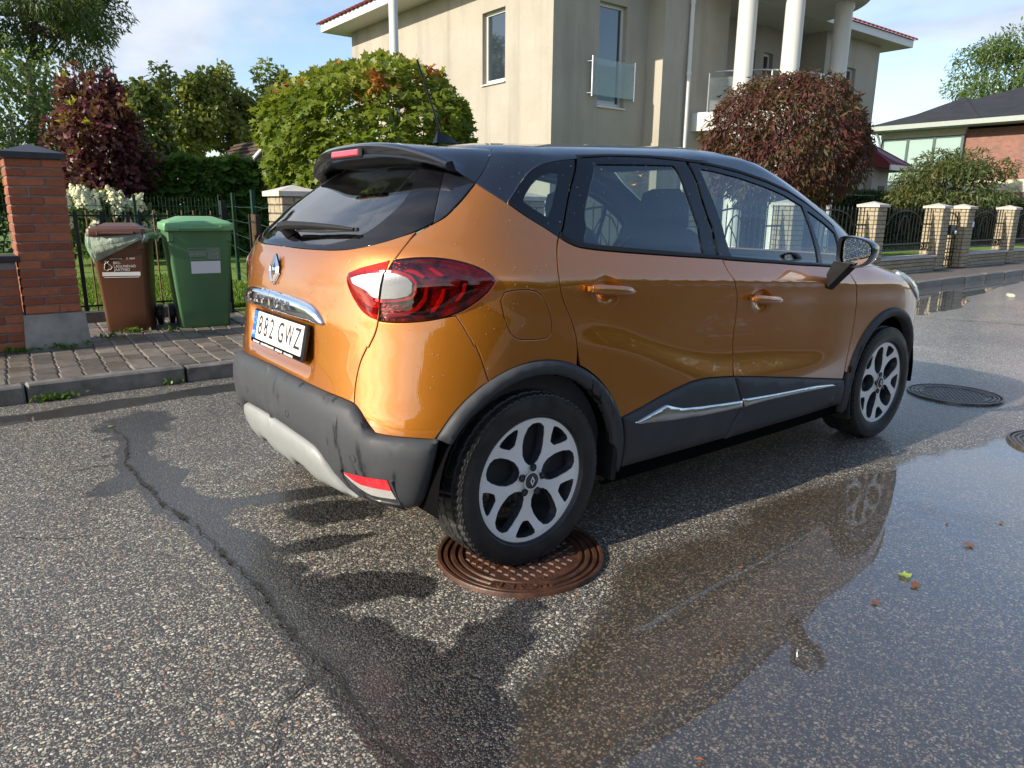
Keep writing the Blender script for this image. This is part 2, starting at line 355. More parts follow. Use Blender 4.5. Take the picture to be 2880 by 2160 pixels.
def leaves(name, P, Nn, size, shape, mat, parent, seed, tint, droop=0.5, spread=0.9, jit=0.50):
    """one mesh of many real leaves: P points, Nn outward directions, tint 0..1 per leaf"""
    r = np.random.RandomState(seed); n = len(P); LV, LF = LEAF[shape]; LV = np.array(LV); LF = np.array(LF)
    d = Nn + r.normal(0, spread, (n, 3)); d[:, 2] -= droop; d /= np.linalg.norm(d, axis=1, keepdims=True)      # along the leaf
    u = Nn*0.9 + np.array([0, 0, 0.7]) + r.normal(0, 0.55, (n, 3)); u -= d*(u*d).sum(1, keepdims=True); u /= np.linalg.norm(u, axis=1, keepdims=True)
    a = np.cross(d, u); s = size*(1+jit*r.uniform(-1, 1, n))[:, None, None]
    V = P[:, None, :] + s*(a[:, None, :]*LV[None, :, 0:1] + d[:, None, :]*LV[None, :, 1:2] + u[:, None, :]*LV[None, :, 2:3])
    Fc = (np.arange(n)*len(LV))[:, None, None] + LF[None]
    me = mesh_np(name, V.reshape(-1, 3), Fc.reshape(-1, 3))
    at = me.attributes.new('tint', 'FLOAT', 'POINT'); at.data.foreach_set('value', np.repeat(np.clip(tint, 0, 1), len(LV)).astype(np.float32))
    return link(name, me, mat, parent)
def crown_points(c, rad, n, seed, lumps=26, lump=0.30, shell=0.62, flat_bottom=None, skew=None):
    """points in an uneven ellipsoid made of overlapping clumps; returns P, outward, depth(0 core..1 skin)"""
    r = np.random.RandomState(seed); c = np.array(c, float); rad = np.array(rad, float)
    d = r.normal(0, 1, (lumps, 3)); d /= np.linalg.norm(d, axis=1, keepdims=True)
    lc = d*r.uniform(0.45, 0.82, (lumps, 1)); lr = lump*r.uniform(0.7, 1.35, lumps)
    w = lr**2; k = r.choice(lumps, n, p=w/w.sum()); q = r.normal(0, 1, (n, 3)); q /= np.linalg.norm(q, axis=1, keepdims=True)
    rr = r.uniform(shell**3, 1, n)**(1/3)
    U = lc[k] + q*(lr[k]*rr)[:, None]
    P = c + U*rad
    out = q*0.6 + U*0.6; out /= np.linalg.norm(out, axis=1, keepdims=True)
    dep = np.linalg.norm(U, axis=1)
    if flat_bottom is not None:
        keep = P[:, 2] > flat_bottom + 0.25*r.rand(n); P, out, dep, k = P[keep], out[keep], dep[keep], k[keep]
    return P, out, dep, k
def limb(mb, a, b, r0, r1, seed, wob=0.06, n=6, seg=5):
    r = random.Random(seed); a = Vector(a); b = Vector(b); L = (b-a).length; pts = []
    for i in range(seg+1):
        q = i/seg; p = a.lerp(b, q); f = math.sin(q*PI)*wob*L; pts.append(p+Vector((r.uniform(-f, f), r.uniform(-f, f), r.uniform(-f, f)*0.5)))
    mb.tube(pts, [r0+(r1-r0)*i/seg for i in range(seg+1)], n)
def bark_mat(name, col):
    m, t = new_mat(name); h = NT(t); p = h.pos(); f = h.noise(9, 6, 0.65, h.mapping(p, (1, 1, 0.2))).outputs['Fac']
    h.out(h.bsdf(Base_Color=h.mix(h.mr(f, 0.3, 0.7), tuple(x*0.5 for x in col), tuple(x*1.3 for x in col)), Roughness=0.85, Normal=h.bump(f, 0.6, 0.02)))
bark_mat('bark', (0.10, 0.078, 0.058)); bark_mat('birch_bark', (0.40, 0.38, 0.34))
def tree(name, label, base, c, rad, n, size, shape, mat, seed, cat='tree', group=None, trunk_r=0.12, limbs=9, bark='bark', tint=None, lumps=26, lump=0.30, shell=0.6, droop=0.5, flat_bottom=None, spread=0.9, trunk_split=0.35, twig_r=0.012):
    t = empty(name, base, 0, label, cat, group); b = np.array(base, float)
    P, o, dep, k = crown_points(np.array(c)-b, rad, n, seed, lumps, lump, shell, flat_bottom if flat_bottom is None else flat_bottom-b[2])
    r = np.random.RandomState(seed+5)
    tn = (0.25+0.5*r.rand(len(P))+0.25*r.rand(lumps)[k]) if tint is None else tint(P+b, dep, r, k)
    leaves('crown', P, o, size, shape, mat, t, seed+1, tn, droop, spread)
    mb = MB(); cc = Vector(np.array(c)-b); top = cc + Vector((0, 0, rad[2]*0.5)); fork = Vector((0, 0, 0)).lerp(cc, trunk_split)
    limb(mb, (0, 0, 0), fork, trunk_r*1.15, trunk_r*0.85, seed, 0.02, 10, 6); limb(mb, fork, top, trunk_r*0.8, trunk_r*0.15, seed+1, 0.05, 8, 6)
    rg = random.Random(seed+2)
    for i in range(limbs):
        q = P[rg.randrange(len(P))]; st = fork.lerp(top, rg.uniform(0.0, 0.75)); e = Vector(q); limb(mb, st, e, trunk_r*rg.uniform(0.25, 0.45), twig_r, seed+10+i, 0.08, 6, 5)
        for j in range(2):
            q2 = P[rg.randrange(len(P))]; s2 = st.lerp(e, rg.uniform(0.4, 0.8)); e2 = s2.lerp(Vector(q2), 0.55); limb(mb, s2, e2, trunk_r*0.15, twig_r*0.6, seed+40+i*3+j, 0.08, 5, 4)
    mb.build('trunk', bark, t)
    return t

# ------------------------------------------------------------------ ground, road, kerb, pavement
KERB_Y, PAV_Z = 2.87, 0.12
m, t = new_mat('earth'); h = NT(t); f = h.noise(0.8, 6, 0.6, h.pos()).outputs['Fac']
h.out(h.bsdf(Base_Color=h.mix(h.mr(f, 0.3, 0.7), (0.035, 0.055, 0.018), (0.07, 0.075, 0.035)), Roughness=0.9))
g = MB(); g.add([(-900, -900, -0.05), (900, -900, -0.05), (900, 900, -0.05), (-900, 900, -0.05)], [(0, 1, 2, 3)])
tag(g.build('ground', 'earth', fix=False), kind='structure')

# road sheet: fine near the camera, wetness and standing water stored per point
xs = np.unique(np.round(np.concatenate([np.linspace(-90, -6, 60), np.linspace(-6, -3, 40), np.arange(-3, 6.01, 0.03), np.linspace(6, 20, 170), np.linspace(20, 160, 90)]), 4))
ys = np.unique(np.round(np.concatenate([np.linspace(-5.2, -3.4, 20), np.arange(-3.4, KERB_Y, 0.03), [KERB_Y+0.02]]), 4))
X, Y = np.meshgrid(xs, ys, indexing='ij')
def seg_d(pts, X, Y):
    d = np.full(X.shape, 9.0)
    for (x0, y0), (x1, y1) in zip(pts[:-1], pts[1:]):
        q = np.clip(((X-x0)*(x1-x0)+(Y-y0)*(y1-y0))/((x1-x0)**2+(y1-y0)**2), 0, 1); d = np.minimum(d, np.hypot(X-x0-q*(x1-x0), Y-y0-q*(y1-y0)))
    return d
nz1 = vnoise(X, Y, 1.6, 1, 5, 0.6)-0.5; nz2 = vnoise(X, Y, 5.0, 2, 4, 0.6)-0.5; nz3 = vnoise(X, Y, 0.5, 3, 3, 0.5)-0.5
CRACK = [(-0.93, 1.95), (-0.90, 1.63), (-0.99, 1.20), (-0.97, 0.86), (-0.955, 0.52), (-0.90, 0.20), (-0.885, -0.15), (-0.865, -0.43), (-0.885, -0.72), (-0.862, -1.05), (-0.885, -1.30), (-0.868, -1.55), (-0.89, -1.9)]
cx_ = np.interp(-Y, [-p[1] for p in CRACK], [p[0] for p in CRACK]); side = X-cx_
band = sstep(0.0, 0.02, side+0.05+0.09*sstep(0.10, 0.30, nz2+nz1))*(1-sstep(0.02, 0.10, side-np.interp(Y, [-1.9, -1.5, -1.25, -1.0, -0.7, -0.3, 0.1, 0.5, 0.9, 1.3, 1.7, 2.0], [0.42, 0.34, 0.30, 0.16, 0.13, 0.12, 0.11, 0.13, 0.14, 0.10, 0.05, 0.04])-0.30*nz2-0.20*nz1))*sstep(-2.3, -1.7, Y+0)*(1-sstep(1.75, 2.1, Y))
def blob(x, y, rx, ry, a=0.0, w=0.35):
    c, s = math.cos(a), math.sin(a); u = ((X-x)*c+(Y-y)*s)/rx; v = (-(X-x)*s+(Y-y)*c)/ry
    return 1-sstep(1-w, 1+w, np.hypot(u, v)+1.5*nz2+0.8*nz1)
wet = band
wet = np.maximum(wet, blob(-0.50, 0.32, 0.42, 0.07, -0.30)); wet = np.maximum(wet, blob(-0.42, 0.02, 0.20, 0.12, -0.5))
wet = np.maximum(wet, blob(-0.62, -0.62, 0.26, 0.10, -0.5)); wet = np.maximum(wet, blob(-0.45, -1.20, 0.30, 0.11, 0.35)); wet = np.maximum(wet, blob(-0.50, -0.25, 0.22, 0.06, -0.3))
wet = np.maximum(wet, blob(-0.62, -1.62, 0.36, 0.13, 0.1)); wet = np.maximum(wet, 0.85*blob(-0.80, 1.9, 0.22, 0.25)); wet = np.maximum(wet, 0.9*blob(-1.05, 0.92, 0.13, 0.10))
# standing water: gutter on the near side, the wide film on the right, the far kerb puddle
gut = (1-sstep(0.05, 0.19, np.abs(Y-2.53+0.14*nz1-0.04*np.sin(X*1.7))+0.10*nz2))*sstep(-2.6, -1.6, X)*(1-sstep(1.2, 2.2, X))
film_edge = np.interp(X, [-1.2, -0.5, 0.3, 1.0, 1.8, 2.6, 3.6, 6], [-2.2, -1.55, -1.22, -1.18, -1.22, -1.42, -1.5, -1.6])
film = 1-sstep(-0.02, 0.22, Y-film_edge+0.26*nz1+0.10*nz2)
dry = sstep(0.10, 0.28, nz1*0.9+nz3*0.8)*sstep(1.1, 1.9, X); film = film*(1-0.55*dry)*(1-0.5*sstep(2.6, 4.8, X))
fp_edge = np.interp(X, [6.5, 7.6, 8.4, 9.6, 11, 13, 16.5, 19], [2.86, 1.9, 1.28, 1.34, 1.75, 2.1, 2.45, 2.8])
farp = sstep(-0.03, 0.05, Y-fp_edge+0.25*nz1)*(X > 6.6)*(X < 19)
water = np.clip(np.maximum(gut, farp), 0, 1)
damp = np.clip(0.30+0.9*nz3+0.35*sstep(1.0, 3.4, X)+0.5*sstep(3.5, 6.5, X), 0, 1.0)
damp = np.maximum(damp, 0.55*(1-sstep(0.9, 1.15, np.abs(Y)))*sstep(-0.6, 0.2, X)*(1-sstep(3.0, 4.2, X)))
wet = np.clip(np.maximum(wet, np.maximum(water, film*0.8)), 0, 1)
Zr = 0.0035*(vnoise(X, Y, 3.0, 9, 4, 0.5)-0.5)*(1-np.maximum(water, film)) - 0.002*wet
nx, ny = X.shape; idx = np.arange(nx*ny).reshape(nx, ny)
me = mesh_np('road', np.stack([X, Y, Zr], -1).reshape(-1, 3), np.stack([idx[:-1, :-1], idx[1:, :-1], idx[1:, 1:], idx[:-1, 1:]], -1).reshape(-1, 4), True)
glaze_glare = sstep(3.0, 6.0, X+.8*nz1)*np.clip(.75+1.2*nz3+.8*nz1, .25, 1)  # far road: smooth wet coat, and a mask for the painted sky glare
for nm, A in (('glaze_glare', glaze_glare), ('wet', wet), ('film', film), ('water', water), ('damp', damp)):
    a = me.attributes.new(nm, 'FLOAT', 'POINT'); a.data.foreach_set('value', np.ascontiguousarray(A, np.float32).ravel())
m, t = new_mat('asphalt'); h = NT(t); p = h.pos()
nA = h.noise(16, 5, 0.65, p).outputs['Fac']; nB = h.noise(2.2, 4, 0.6, p).outputs['Fac']; nC = h.noise(60, 4, 0.6, p).outputs['Fac']
sharp = lambda a, lo, hi, amt: h.mr(h.math('ADD', h.attr(a).outputs['Fac'], h.math('MULTIPLY', h.math('SUBTRACT', nA, 0.5), amt)), lo, hi)
wetm = sharp('wet', 0.32, 0.66, 0.7); filmm = sharp('film', 0.10, 0.55, 0.30); waterm = sharp('water', 0.42, 0.58, 0.25); dampm = h.attr('damp').outputs['Fac']
warp = h.n('ShaderNodeVectorMath', operation='MULTIPLY_ADD'); h.set(warp.inputs[0], h.noise(45, 2, 0.5, p).outputs['Color']); warp.inputs[1].default_value = (0.012, 0.012, 0); h.set(warp.inputs[2], p)
v1 = h.vor(165, warp.outputs[0]); v2 = h.vor(90, warp.outputs[0]); v3 = h.vor(36, warp.outputs[0])
stone_cols = [(0.00, (0.045, 0.045, 0.050)), (0.22, (0.105, 0.105, 0.110)), (0.40, (0.20, 0.195, 0.18)), (0.58, (0.33, 0.30, 0.235)), (0.74, (0.46, 0.435, 0.36)), (0.88, (0.58, 0.56, 0.50)), (0.955, (0.40, 0.22, 0.13))]
def stones(v, lo, hi):
    s = h.n('ShaderNodeSeparateColor'); h.set(s.inputs[0], v.outputs['Color'])
    return h.ramp(s.outputs[0], stone_cols, 'CONSTANT'), h.mr(v.outputs['Distance'], lo, hi, 1.0, 0.0), s.outputs[1], s.outputs[2]
c1, m1, r1, q1 = stones(v1, 0.38, 0.55); c2, m2, r2, q2 = stones(v2, 0.36, 0.50); c3, m3, r3, q3 = stones(v3, 0.14, 0.21)
k2 = h.math('MULTIPLY', m2, h.math('GREATER_THAN', r2, 0.42)); k3 = h.math('MULTIPLY', m3, h.math('GREATER_THAN', r3, 0.80))
binder = h.mix(nC, (0.024, 0.024, 0.026), (0.048, 0.046, 0.043))
base = h.mix(h.math('MULTIPLY', m1, h.mr(q1, 0.0, 0.4, 0.5, 1.0)), binder, c1); base = h.mix(k2, base, c2); base = h.mix(h.math('MULTIPLY', k3, 0.8), base, c3)
base = h.mix(h.mr(nB, 0.3, 0.72, 0.0, 0.35), base, (0.05, 0.045, 0.038))
wetcol = h.mix(0.32, h.mix(1.0, base, (0.66, 0.57, 0.45), 'MULTIPLY'), (0.070, 0.058, 0.043)); soaked = h.mix(1.0, base, (0.24, 0.235, 0.235), 'MULTIPLY')
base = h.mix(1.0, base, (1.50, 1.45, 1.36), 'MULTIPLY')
dampcol = h.mix(1.0, base, (0.76, 0.745, 0.72), 'MULTIPLY')
base = h.mix(dampm, base, dampcol); base = h.mix(filmm, base, wetcol); base = h.mix(h.math('MULTIPLY', wetm, h.math('SUBTRACT', 1.0, filmm)), base, soaked)
base = h.mix(h.math('MULTIPLY', waterm, 0.5), base, (0.035, 0.028, 0.018))
hgt = h.math('MAXIMUM', h.math('MULTIPLY', m1, 0.7), h.math('MAXIMUM', k2, h.math('MULTIPLY', k3, 1.2)))
hgt = h.math('ADD', hgt, h.math('MULTIPLY', nC, 0.8))
cover_ = h.math('MAXIMUM', h.math('MULTIPLY', filmm, 0.985), waterm)
glz_glare = h.attr('glaze_glare').outputs['Fac']; cb_ = h.math('MAXIMUM', cover_, h.math('MULTIPLY', glz_glare, 0.93))
nb = h.bump(hgt, h.math('SUBTRACT', 0.75, h.math('MULTIPLY', cb_, 0.70)), 0.006)
nw = h.bump(h.math('ADD', h.math('MULTIPLY', hgt, h.math('SUBTRACT', 0.5, h.math('MULTIPLY', cb_, 0.505))), h.math('MULTIPLY', nC, 0.003)), 0.35, 0.004)
coat = h.math('MAXIMUM', h.math('MAXIMUM', cover_, h.math('MULTIPLY', wetm, 0.75)), h.math('MAXIMUM', h.math('MULTIPLY', dampm, 0.75), glz_glare))
rough = h.mr(h.math('MAXIMUM', wetm, dampm), 0.0, 1.0, 0.62, 0.40)
b = h.bsdf(Base_Color=base, Roughness=rough, Normal=nb, Coat_Weight=coat, Coat_Roughness=h.mr(cover_, 0.2, 0.85, 0.21, 0.008), Coat_IOR=1.85, Coat_Normal=nw)
h.set(b.inputs['Base Color'], h.mix(h.math('MULTIPLY', glz_glare, 0.75), base, h.mix(1.0, base, (2.3, 2.3, 2.35), 'MULTIPLY')))  # sky glare put into the colour: far road base lightened
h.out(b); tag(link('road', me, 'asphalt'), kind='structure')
ROAD = bpy.data.objects['road']
# the long crack and its branches: ragged dark strips of broken-out asphalt
m, t = new_mat('crack_dirt'); h = NT(t); f = h.noise(70, 4, 0.7, h.pos()).outputs['Fac']
h.out(h.bsdf(Base_Color=h.mix(h.mr(f, 0.4, 0.65), (0.010, 0.010, 0.010), (0.05, 0.045, 0.03)), Roughness=0.8, Normal=h.bump(f, 0.8, 0.01)))
def crack(pts, w, seed, name='crack'):
    r = random.Random(seed); L = []
    P = [Vector((a, b, 0)) for a, b in pts]; q = []
    for a, b in zip(P[:-1], P[1:]):
        n = max(2, int((b-a).length/0.03))
        for i in range(n): q.append(a.lerp(b, i/n)+Vector((r.uniform(-.010, .010), r.uniform(-.010, .010), 0)))
    mb = MB(); vs = []
    for i, p in enumerate(q):
        d = (q[min(i+1, len(q)-1)]-q[max(i-1, 0)]).normalized(); n = Vector((-d.y, d.x, 0)); ww = w*r.choice((0.25, 0.4, 0.5, 0.8, 1.3))*math.sin(PI*min(1, max(0.06, (i+1)/len(q))))**0.3
        vs += [p+n*ww*r.uniform(.5, 1)+Vector((0, 0, .004)), p-n*ww*r.uniform(.5, 1)+Vector((0, 0, .004))]
    mb.add(vs, [(2*i, 2*i+1, 2*i+3, 2*i+2) for i in range(len(q)-1)]); return mb.build(name, 'crack_dirt', ROAD, fix=False)
crack(CRACK, 0.011, 3); crack([(-0.99, 1.20), (-1.12, 1.25), (-1.28, 1.22)], 0.006, 4); crack([(-1.62, 0.62), (-1.35, 0.40), (-1.2, 0.36)], 0.006, 5); crack([(-0.885, -1.0), (-1.02, -1.08), (-1.12, -1.24), (-1.2, -1.34)], 0.0035, 6)
crack([(9.2, -1.2), (8.6, -0.3), (8.3, 0.6), (7.9, 1.3)], 0.02, 7)

# kerb: cast stones one metre long
m, t = new_mat('kerb_concrete'); h = NT(t); p = h.pos(); f = h.noise(7, 6, 0.65, p).outputs['Fac']; sp = h.vor(140, p)
kc = h.mix(h.mr(f, 0.3, 0.72), (0.085, 0.077, 0.068), (0.24, 0.22, 0.195)); kc = h.mix(h.mr(sp.outputs['Distance'], 0.1, 0.3, 0.35, 0.0), kc, (0.30, 0.27, 0.22))
h.out(h.bsdf(Base_Color=kc, Roughness=h.mr(f, 0.3, 0.7, 0.35, 0.7), Normal=h.bump(h.noise(90, 5, 0.7, p).outputs['Fac'], 0.45, 0.006)))
pav = MB(); pav.box(-90, 160, KERB_Y+0.115, 5.62, -0.04, PAV_Z-0.012); 
m, t = new_mat('paving_far'); h = NT(t); p = h.pos()
br = h.n('ShaderNodeTexBrick'); h.set(br.inputs['Vector'], p); br.inputs['Color1'].default_value = (0.16, 0.135, 0.115, 1); br.inputs['Color2'].default_value = (0.11, 0.098, 0.09, 1); br.inputs['Mortar'].default_value = (0.04, 0.04, 0.035, 1)
br.inputs['Scale'].default_value = 1.0; br.inputs['Brick Width'].default_value = 0.15; br.inputs['Row Height'].default_value = 0.2; br.inputs['Mortar Size'].default_value = 0.006
h.out(h.bsdf(Base_Color=br.outputs['Color'], Roughness=0.6, Normal=h.bump(h.noise(50, 4, 0.6, p).outputs['Fac'], 0.3, 0.006)))
pavement = tag(pav.build('pavement', 'paving_far'), kind='structure')
kerb = MB(); kerb.box(-90, -3.3, KERB_Y, KERB_Y+0.11, -0.1, PAV_Z); kerb.box(19.72, 160, KERB_Y, KERB_Y+0.11, -0.1, PAV_Z)
kerb = tag(kerb.build('kerb', 'kerb_concrete'), kind='structure')
rk = random.Random(4); kmesh = [MB().cbox(-0.494, 0.494, 0, 0.11, -0.2, PAV_Z, 0.013, jit=0.003, rnd=rk).mesh('kerb_stone') for _ in range(4)]
for k in range(23):
    o = link('kerb_stone', kmesh[k % 4], 'kerb_concrete', kerb, (-2.77+k, KERB_Y+rk.uniform(-.004, .004), rk.uniform(-.006, .004)), (0, 0, rk.uniform(-.004, .004)))
    if k > 12: o.rotation_euler.y = rk.uniform(-.012, .012)
m, t = new_mat('paver'); h = NT(t); p = h.pos(); oi = h.n('ShaderNodeObjectInfo').outputs['Random']; f = h.noise(12, 6, 0.65, p).outputs['Fac']; f2 = h.noise(1.3, 3, 0.5, p).outputs['Fac']
pc = h.mix(oi, (0.140, 0.120, 0.102), (0.265, 0.225, 0.185)); pc = h.mix(h.mr(f, 0.35, 0.75), h.mix(1.0, pc, (0.62, 0.62, 0.62), 'MULTIPLY'), pc)
h.out(h.bsdf(Base_Color=pc, Roughness=h.mr(f2, 0.35, 0.65, 0.24, 0.66), Normal=h.bump(h.noise(110, 5, 0.7, p).outputs['Fac'], 0.4, 0.005)))
pm = [MB().cbox(-0.0705, 0.0705, -0.095, 0.095, -0.05, 0, 0.009, jit=0.0018, rnd=rk).mesh('paver') for _ in range(5)]
n_p = 0
for j in range(13):
    yy = KERB_Y+0.117+0.1+j*0.2
    for i in range(23):
        xx = -1.985+i*0.151+0.012*j-.05
        if -1.3 < xx < -0.80 and 4.22 < yy < 4.6: continue
        link('paver', pm[rk.randrange(5)], 'paver', pavement, (xx+rk.uniform(-.002, .002), yy, PAV_Z+rk.uniform(-.004, .003)), (rk.uniform(-.012, .012), rk.uniform(-.012, .012), rk.uniform(-.008, .008))); n_p += 1
# far side of the street (behind the camera)
m, t = new_mat('plain_paving'); h = NT(t); f = h.noise(3, 5, 0.6, h.pos()).outputs['Fac']; h.out(h.bsdf(Base_Color=h.mix(f, (0.12, 0.11, 0.10), (0.2, 0.18, 0.16)), Roughness=0.7))
tag(MB().box(-90, 160, -7.0, -5.2, -0.1, 0.12).build('opposite_pavement', 'plain_paving'), kind='structure')

# lawn behind the fences
m, t = new_mat('lawn_soil'); h = NT(t); f = h.noise(5, 6, 0.7, h.pos()).outputs['Fac']; f2 = h.noise(0.9, 4, 0.6, h.pos()).outputs['Fac']
h.out(h.bsdf(Base_Color=h.mix(h.mr(f, 0.25, 0.75), h.mix(f2, (0.070, 0.150, 0.010), (0.13, 0.22, 0.022)), (0.17, 0.26, 0.035)), Roughness=0.8, Normal=h.bump(h.noise(160, 3, 0.7, h.pos()).outputs['Fac'], 0.7, 0.03)))
tag(MB().add([(-60, 5.62, .13), (120, 5.62, .13), (120, 60, .16), (-60, 60, .16)], [(0, 1, 2, 3)]).add([(0.95, 4.2, .131), (120, 4.2, .131), (120, 5.62, .131), (0.95, 5.62, .131)], [(0, 1, 2, 3)]).build('lawn', 'lawn_soil', fix=False), kind='structure')
leaf_mat('grass_blade', [(0, (0.030, 0.085, 0.004)), (0.5, (0.075, 0.16, 0.008)), (1, (0.15, 0.24, 0.02))], 0.4, 0.5)
r = np.random.RandomState(8); ng = 26000
gx_ = r.uniform(-0.75, 1.9, ng); gy_ = 5.85+4.5*r.rand(ng)**1.5
Pg = np.stack([gx_+0.12*(gy_-5.85)*0, gy_, np.full(ng, .131)], -1); Ng = np.tile([0, 0, 1.0], (ng, 1))
o = leaves('grass', Pg, Ng, 0.055, 'slim', 'grass_blade', None, 3, r.rand(ng), -0.6, 0.35); tag(o, kind='stuff')

# ------------------------------------------------------------------ the car: a body surface S(a, b) that every panel, lamp and window lies on
def pchip(x,y):
    x=np.asarray(x,float);y=np.asarray(y,float);h=np.diff(x);d=np.diff(y)/h
    m=np.zeros(len(x));m[0]=d[0];m[-1]=d[-1]
    for i in range(1,len(x)-1):
        if d[i-1]*d[i]>0:
            w1=2*h[i]+h[i-1];w2=h[i]+2*h[i-1];m[i]=(w1+w2)/(w1/d[i-1]+w2/d[i])
    def f(q):
        q=np.clip(np.asarray(q,float),x[0],x[-1]);i=np.clip(np.searchsorted(x,q)-1,0,len(h)-1)
        t=(q-x[i])/h[i];a=h[i]
        return (2*t**3-3*t**2+1)*y[i]+(t**3-2*t**2+t)*a*m[i]+(-2*t**3+3*t**2)*y[i+1]+(t**3-t**2)*a*m[i+1]
    return f
def sst(a,b,x):
    t=np.clip((x-a)/(b-a),0,1);return t*t*(3-2*t)
f_xr=pchip([.2,.28,.36,.46,.56,.68,.80,.90,1.0,1.08,1.15,1.25,1.35,1.42,1.47,1.5,1.525,1.543],
           [-.46,-.545,-.59,-.615,-.622,-.612,-.602,-.598,-.585,-.565,-.535,-.425,-.29,-.19,-.115,-.06,.0,.09])
f_xf=pchip([.2,.35,.5,.65,.75,.82,.88,.93,.97,1.0,1.03,1.06,1.1,1.24,1.35,1.41,1.47,1.51,1.53,1.543],
           [3.28,3.41,3.455,3.46,3.45,3.42,3.34,3.20,3.02,2.87,2.73,2.67,2.61,2.41,2.20,2.06,1.88,1.72,1.60,1.50])
f_ar=pchip([.2,.5,.75,1.0,1.2,1.35,1.45,1.543],[.5,.52,.60,.62,.54,.46,.42,.42])
f_pr=pchip([.2,.5,.7,1.0,1.2,1.35,1.543],[3.0,3.1,2.95,2.6,2.7,3.2,3.2])
f_af=pchip([.2,.6,.8,.95,1.06,1.2,1.45,1.543],[.75,.8,.8,.75,.55,.42,.4,.4])
f_pf=pchip([.2,.8,1.0,1.543],[2.6,2.7,2.7,2.6])
f_top=pchip([0.0,.05,.36,.42,.45,.465,.475,.483],[0,0.010,.165,.20,.245,.285,.325,.37])  # unused
zc=lambda x:1.052-.056*(x+.15)           # shoulder crease
zb=lambda x:1.195-.092*(x-.1)            # belt
f_gh=pchip([1.02,1.10,1.2,1.3,1.4,1.45,1.49,1.51,1.525,1.535,1.543],[.805,.785,.748,.706,.66,.635,.60,.565,.525,.485,.44])
def yside(x,z):
    x,z=np.broadcast_arrays(np.asarray(x,float),np.asarray(z,float))
    bow=.010*((x-1.2)/1.5)**2
    w0=.874-bow
    C=zc(x);B=np.clip(zb(x),1.0,1.22)
    # lower body
    d=C-z
    mid=np.exp(-((x-1.15)/.62)**2)
    low=w0-.006*sst(0,.12,d)-.020*mid*np.exp(-((d-.26)/.13)**2)-.05*sst(.5,.95,d)*1.0+.004*mid*sst(.38,.46,d)
    # swoosh line sweeping from the rear arch along the doors
    zs=.845-.255*sst(.15,1.25,x)-.03*sst(1.25,2.0,x)
    low=low+.015*(sst(-.055,.055,zs-z)-.5)*sst(.05,.45,x)*(1-sst(1.75,2.15,x))
    # shoulder slope crease->belt
    yb=f_gh(B)+.012
    k=np.clip((z-C)/(B-C),0,1)
    sh=w0+(yb-w0)*(k**1.25)
    gh=f_gh(z)+.012*(1-sst(0,.25,z-B))
    y=np.where(z<C,low,np.where(z<B,sh,gh))
    return y
def E(u,p): 
    u=np.clip(u,0,1);return (1-(1-u)**p)**(1/p)
def row(z,n=400):
    xr,xf,ar,pr_,af,pf=[float(f(z)) for f in (f_xr,f_xf,f_ar,f_pr,f_af,f_pf)]
    th=np.linspace(0,1,600);
    x=xr+(xf-xr)*(0.5-0.5*np.cos(np.pi*th))
    # cluster more at the ends
    e=np.linspace(0,1,200)**3
    x=np.unique(np.concatenate([x,xr+ar*e,xf-af*e]))
    y=yside(x,z)*E((x-xr)/ar,pr_)*E((xf-x)/af,pf)
    L=np.concatenate([[0],np.cumsum(np.hypot(np.diff(x),np.diff(y)))])
    return x,y,L
NS=321
ZR=np.concatenate([np.linspace(.2,.9,71),np.linspace(.9,1.25,51)[1:],np.linspace(1.25,1.49,25)[1:],np.linspace(1.49,1.543,19)[1:]])
NC=30
def build():
    sg=np.linspace(0,1,NS);rows=[]
    for z in ZR:
        x,y,L=row(z);q=sg*L[-1]
        rows.append(np.stack([np.interp(q,L,x),np.interp(q,L,y),0*q+z],-1))
    base=rows[-1]
    x0,x1=base[0,0],base[-1,0]
    for q in np.linspace(0,1,NC+1)[1:]:
        r=base.copy()
        sp=np.clip(base[:,0],x0+.25,x1-.35)
        r[:,0]=base[:,0]+(sp-base[:,0])*q
        r[:,1]=base[:,1]*(1-q)
        crown=1.568-.016*((r[:,0]-.9)/.8)**2
        r[:,2]=1.543+(crown-1.543)*(1-(1-q)**2)
        rows.append(r)
    G=np.array(rows)   # [nt,NS,3] y>=0 ; right side of car is -y
    # rake of the roof
    wz=np.clip((G[:,:,2]-1.25)/.2,0,1)
    G[:,:,2]+=wz*np.interp(G[:,:,0],[-.2,.3,.7,1.2,1.6,2.0],[-.010,-.010,.008,.028,.026,.0])
    # recess for the number plate, dishes behind the door handles
    ay=np.abs(G[:,:,1]);zq=G[:,:,2];xq=G[:,:,0]
    G[:,:,0]+=.034*(1-sst(.30,.345,ay))*sst(.700,.735,zq)*(1-sst(.885,.905,zq))*(xq<-.3)
    for hx,hz in ((.335,1.0),(1.335,.897)):
        G[:,:,1]-=.020*np.clip(1-(((xq-hx)/.060)**2+((zq-hz)/.052)**2),0,1)*(ay>.7)
    # light smoothing along t of xy to soften kinks
    for k in range(3):
        H=G.copy();H[1:-1]=.25*G[:-2]+.5*G[1:-1]+.25*G[2:];
        H[:,:,2]=G[:,:,2];G=H
    G[-1,:,1]=0;G[:,0,1]=0;G[:,-1,1]=0
    full=np.concatenate([G[:,:0:-1]*[1,1,1],G*[1,-1,1]],1) # s from -1 (left,+y) .. 0 .. 1 (right,-y)
    return full
GRID=build()
NTB=GRID.shape[0]; NF=GRID.shape[1]
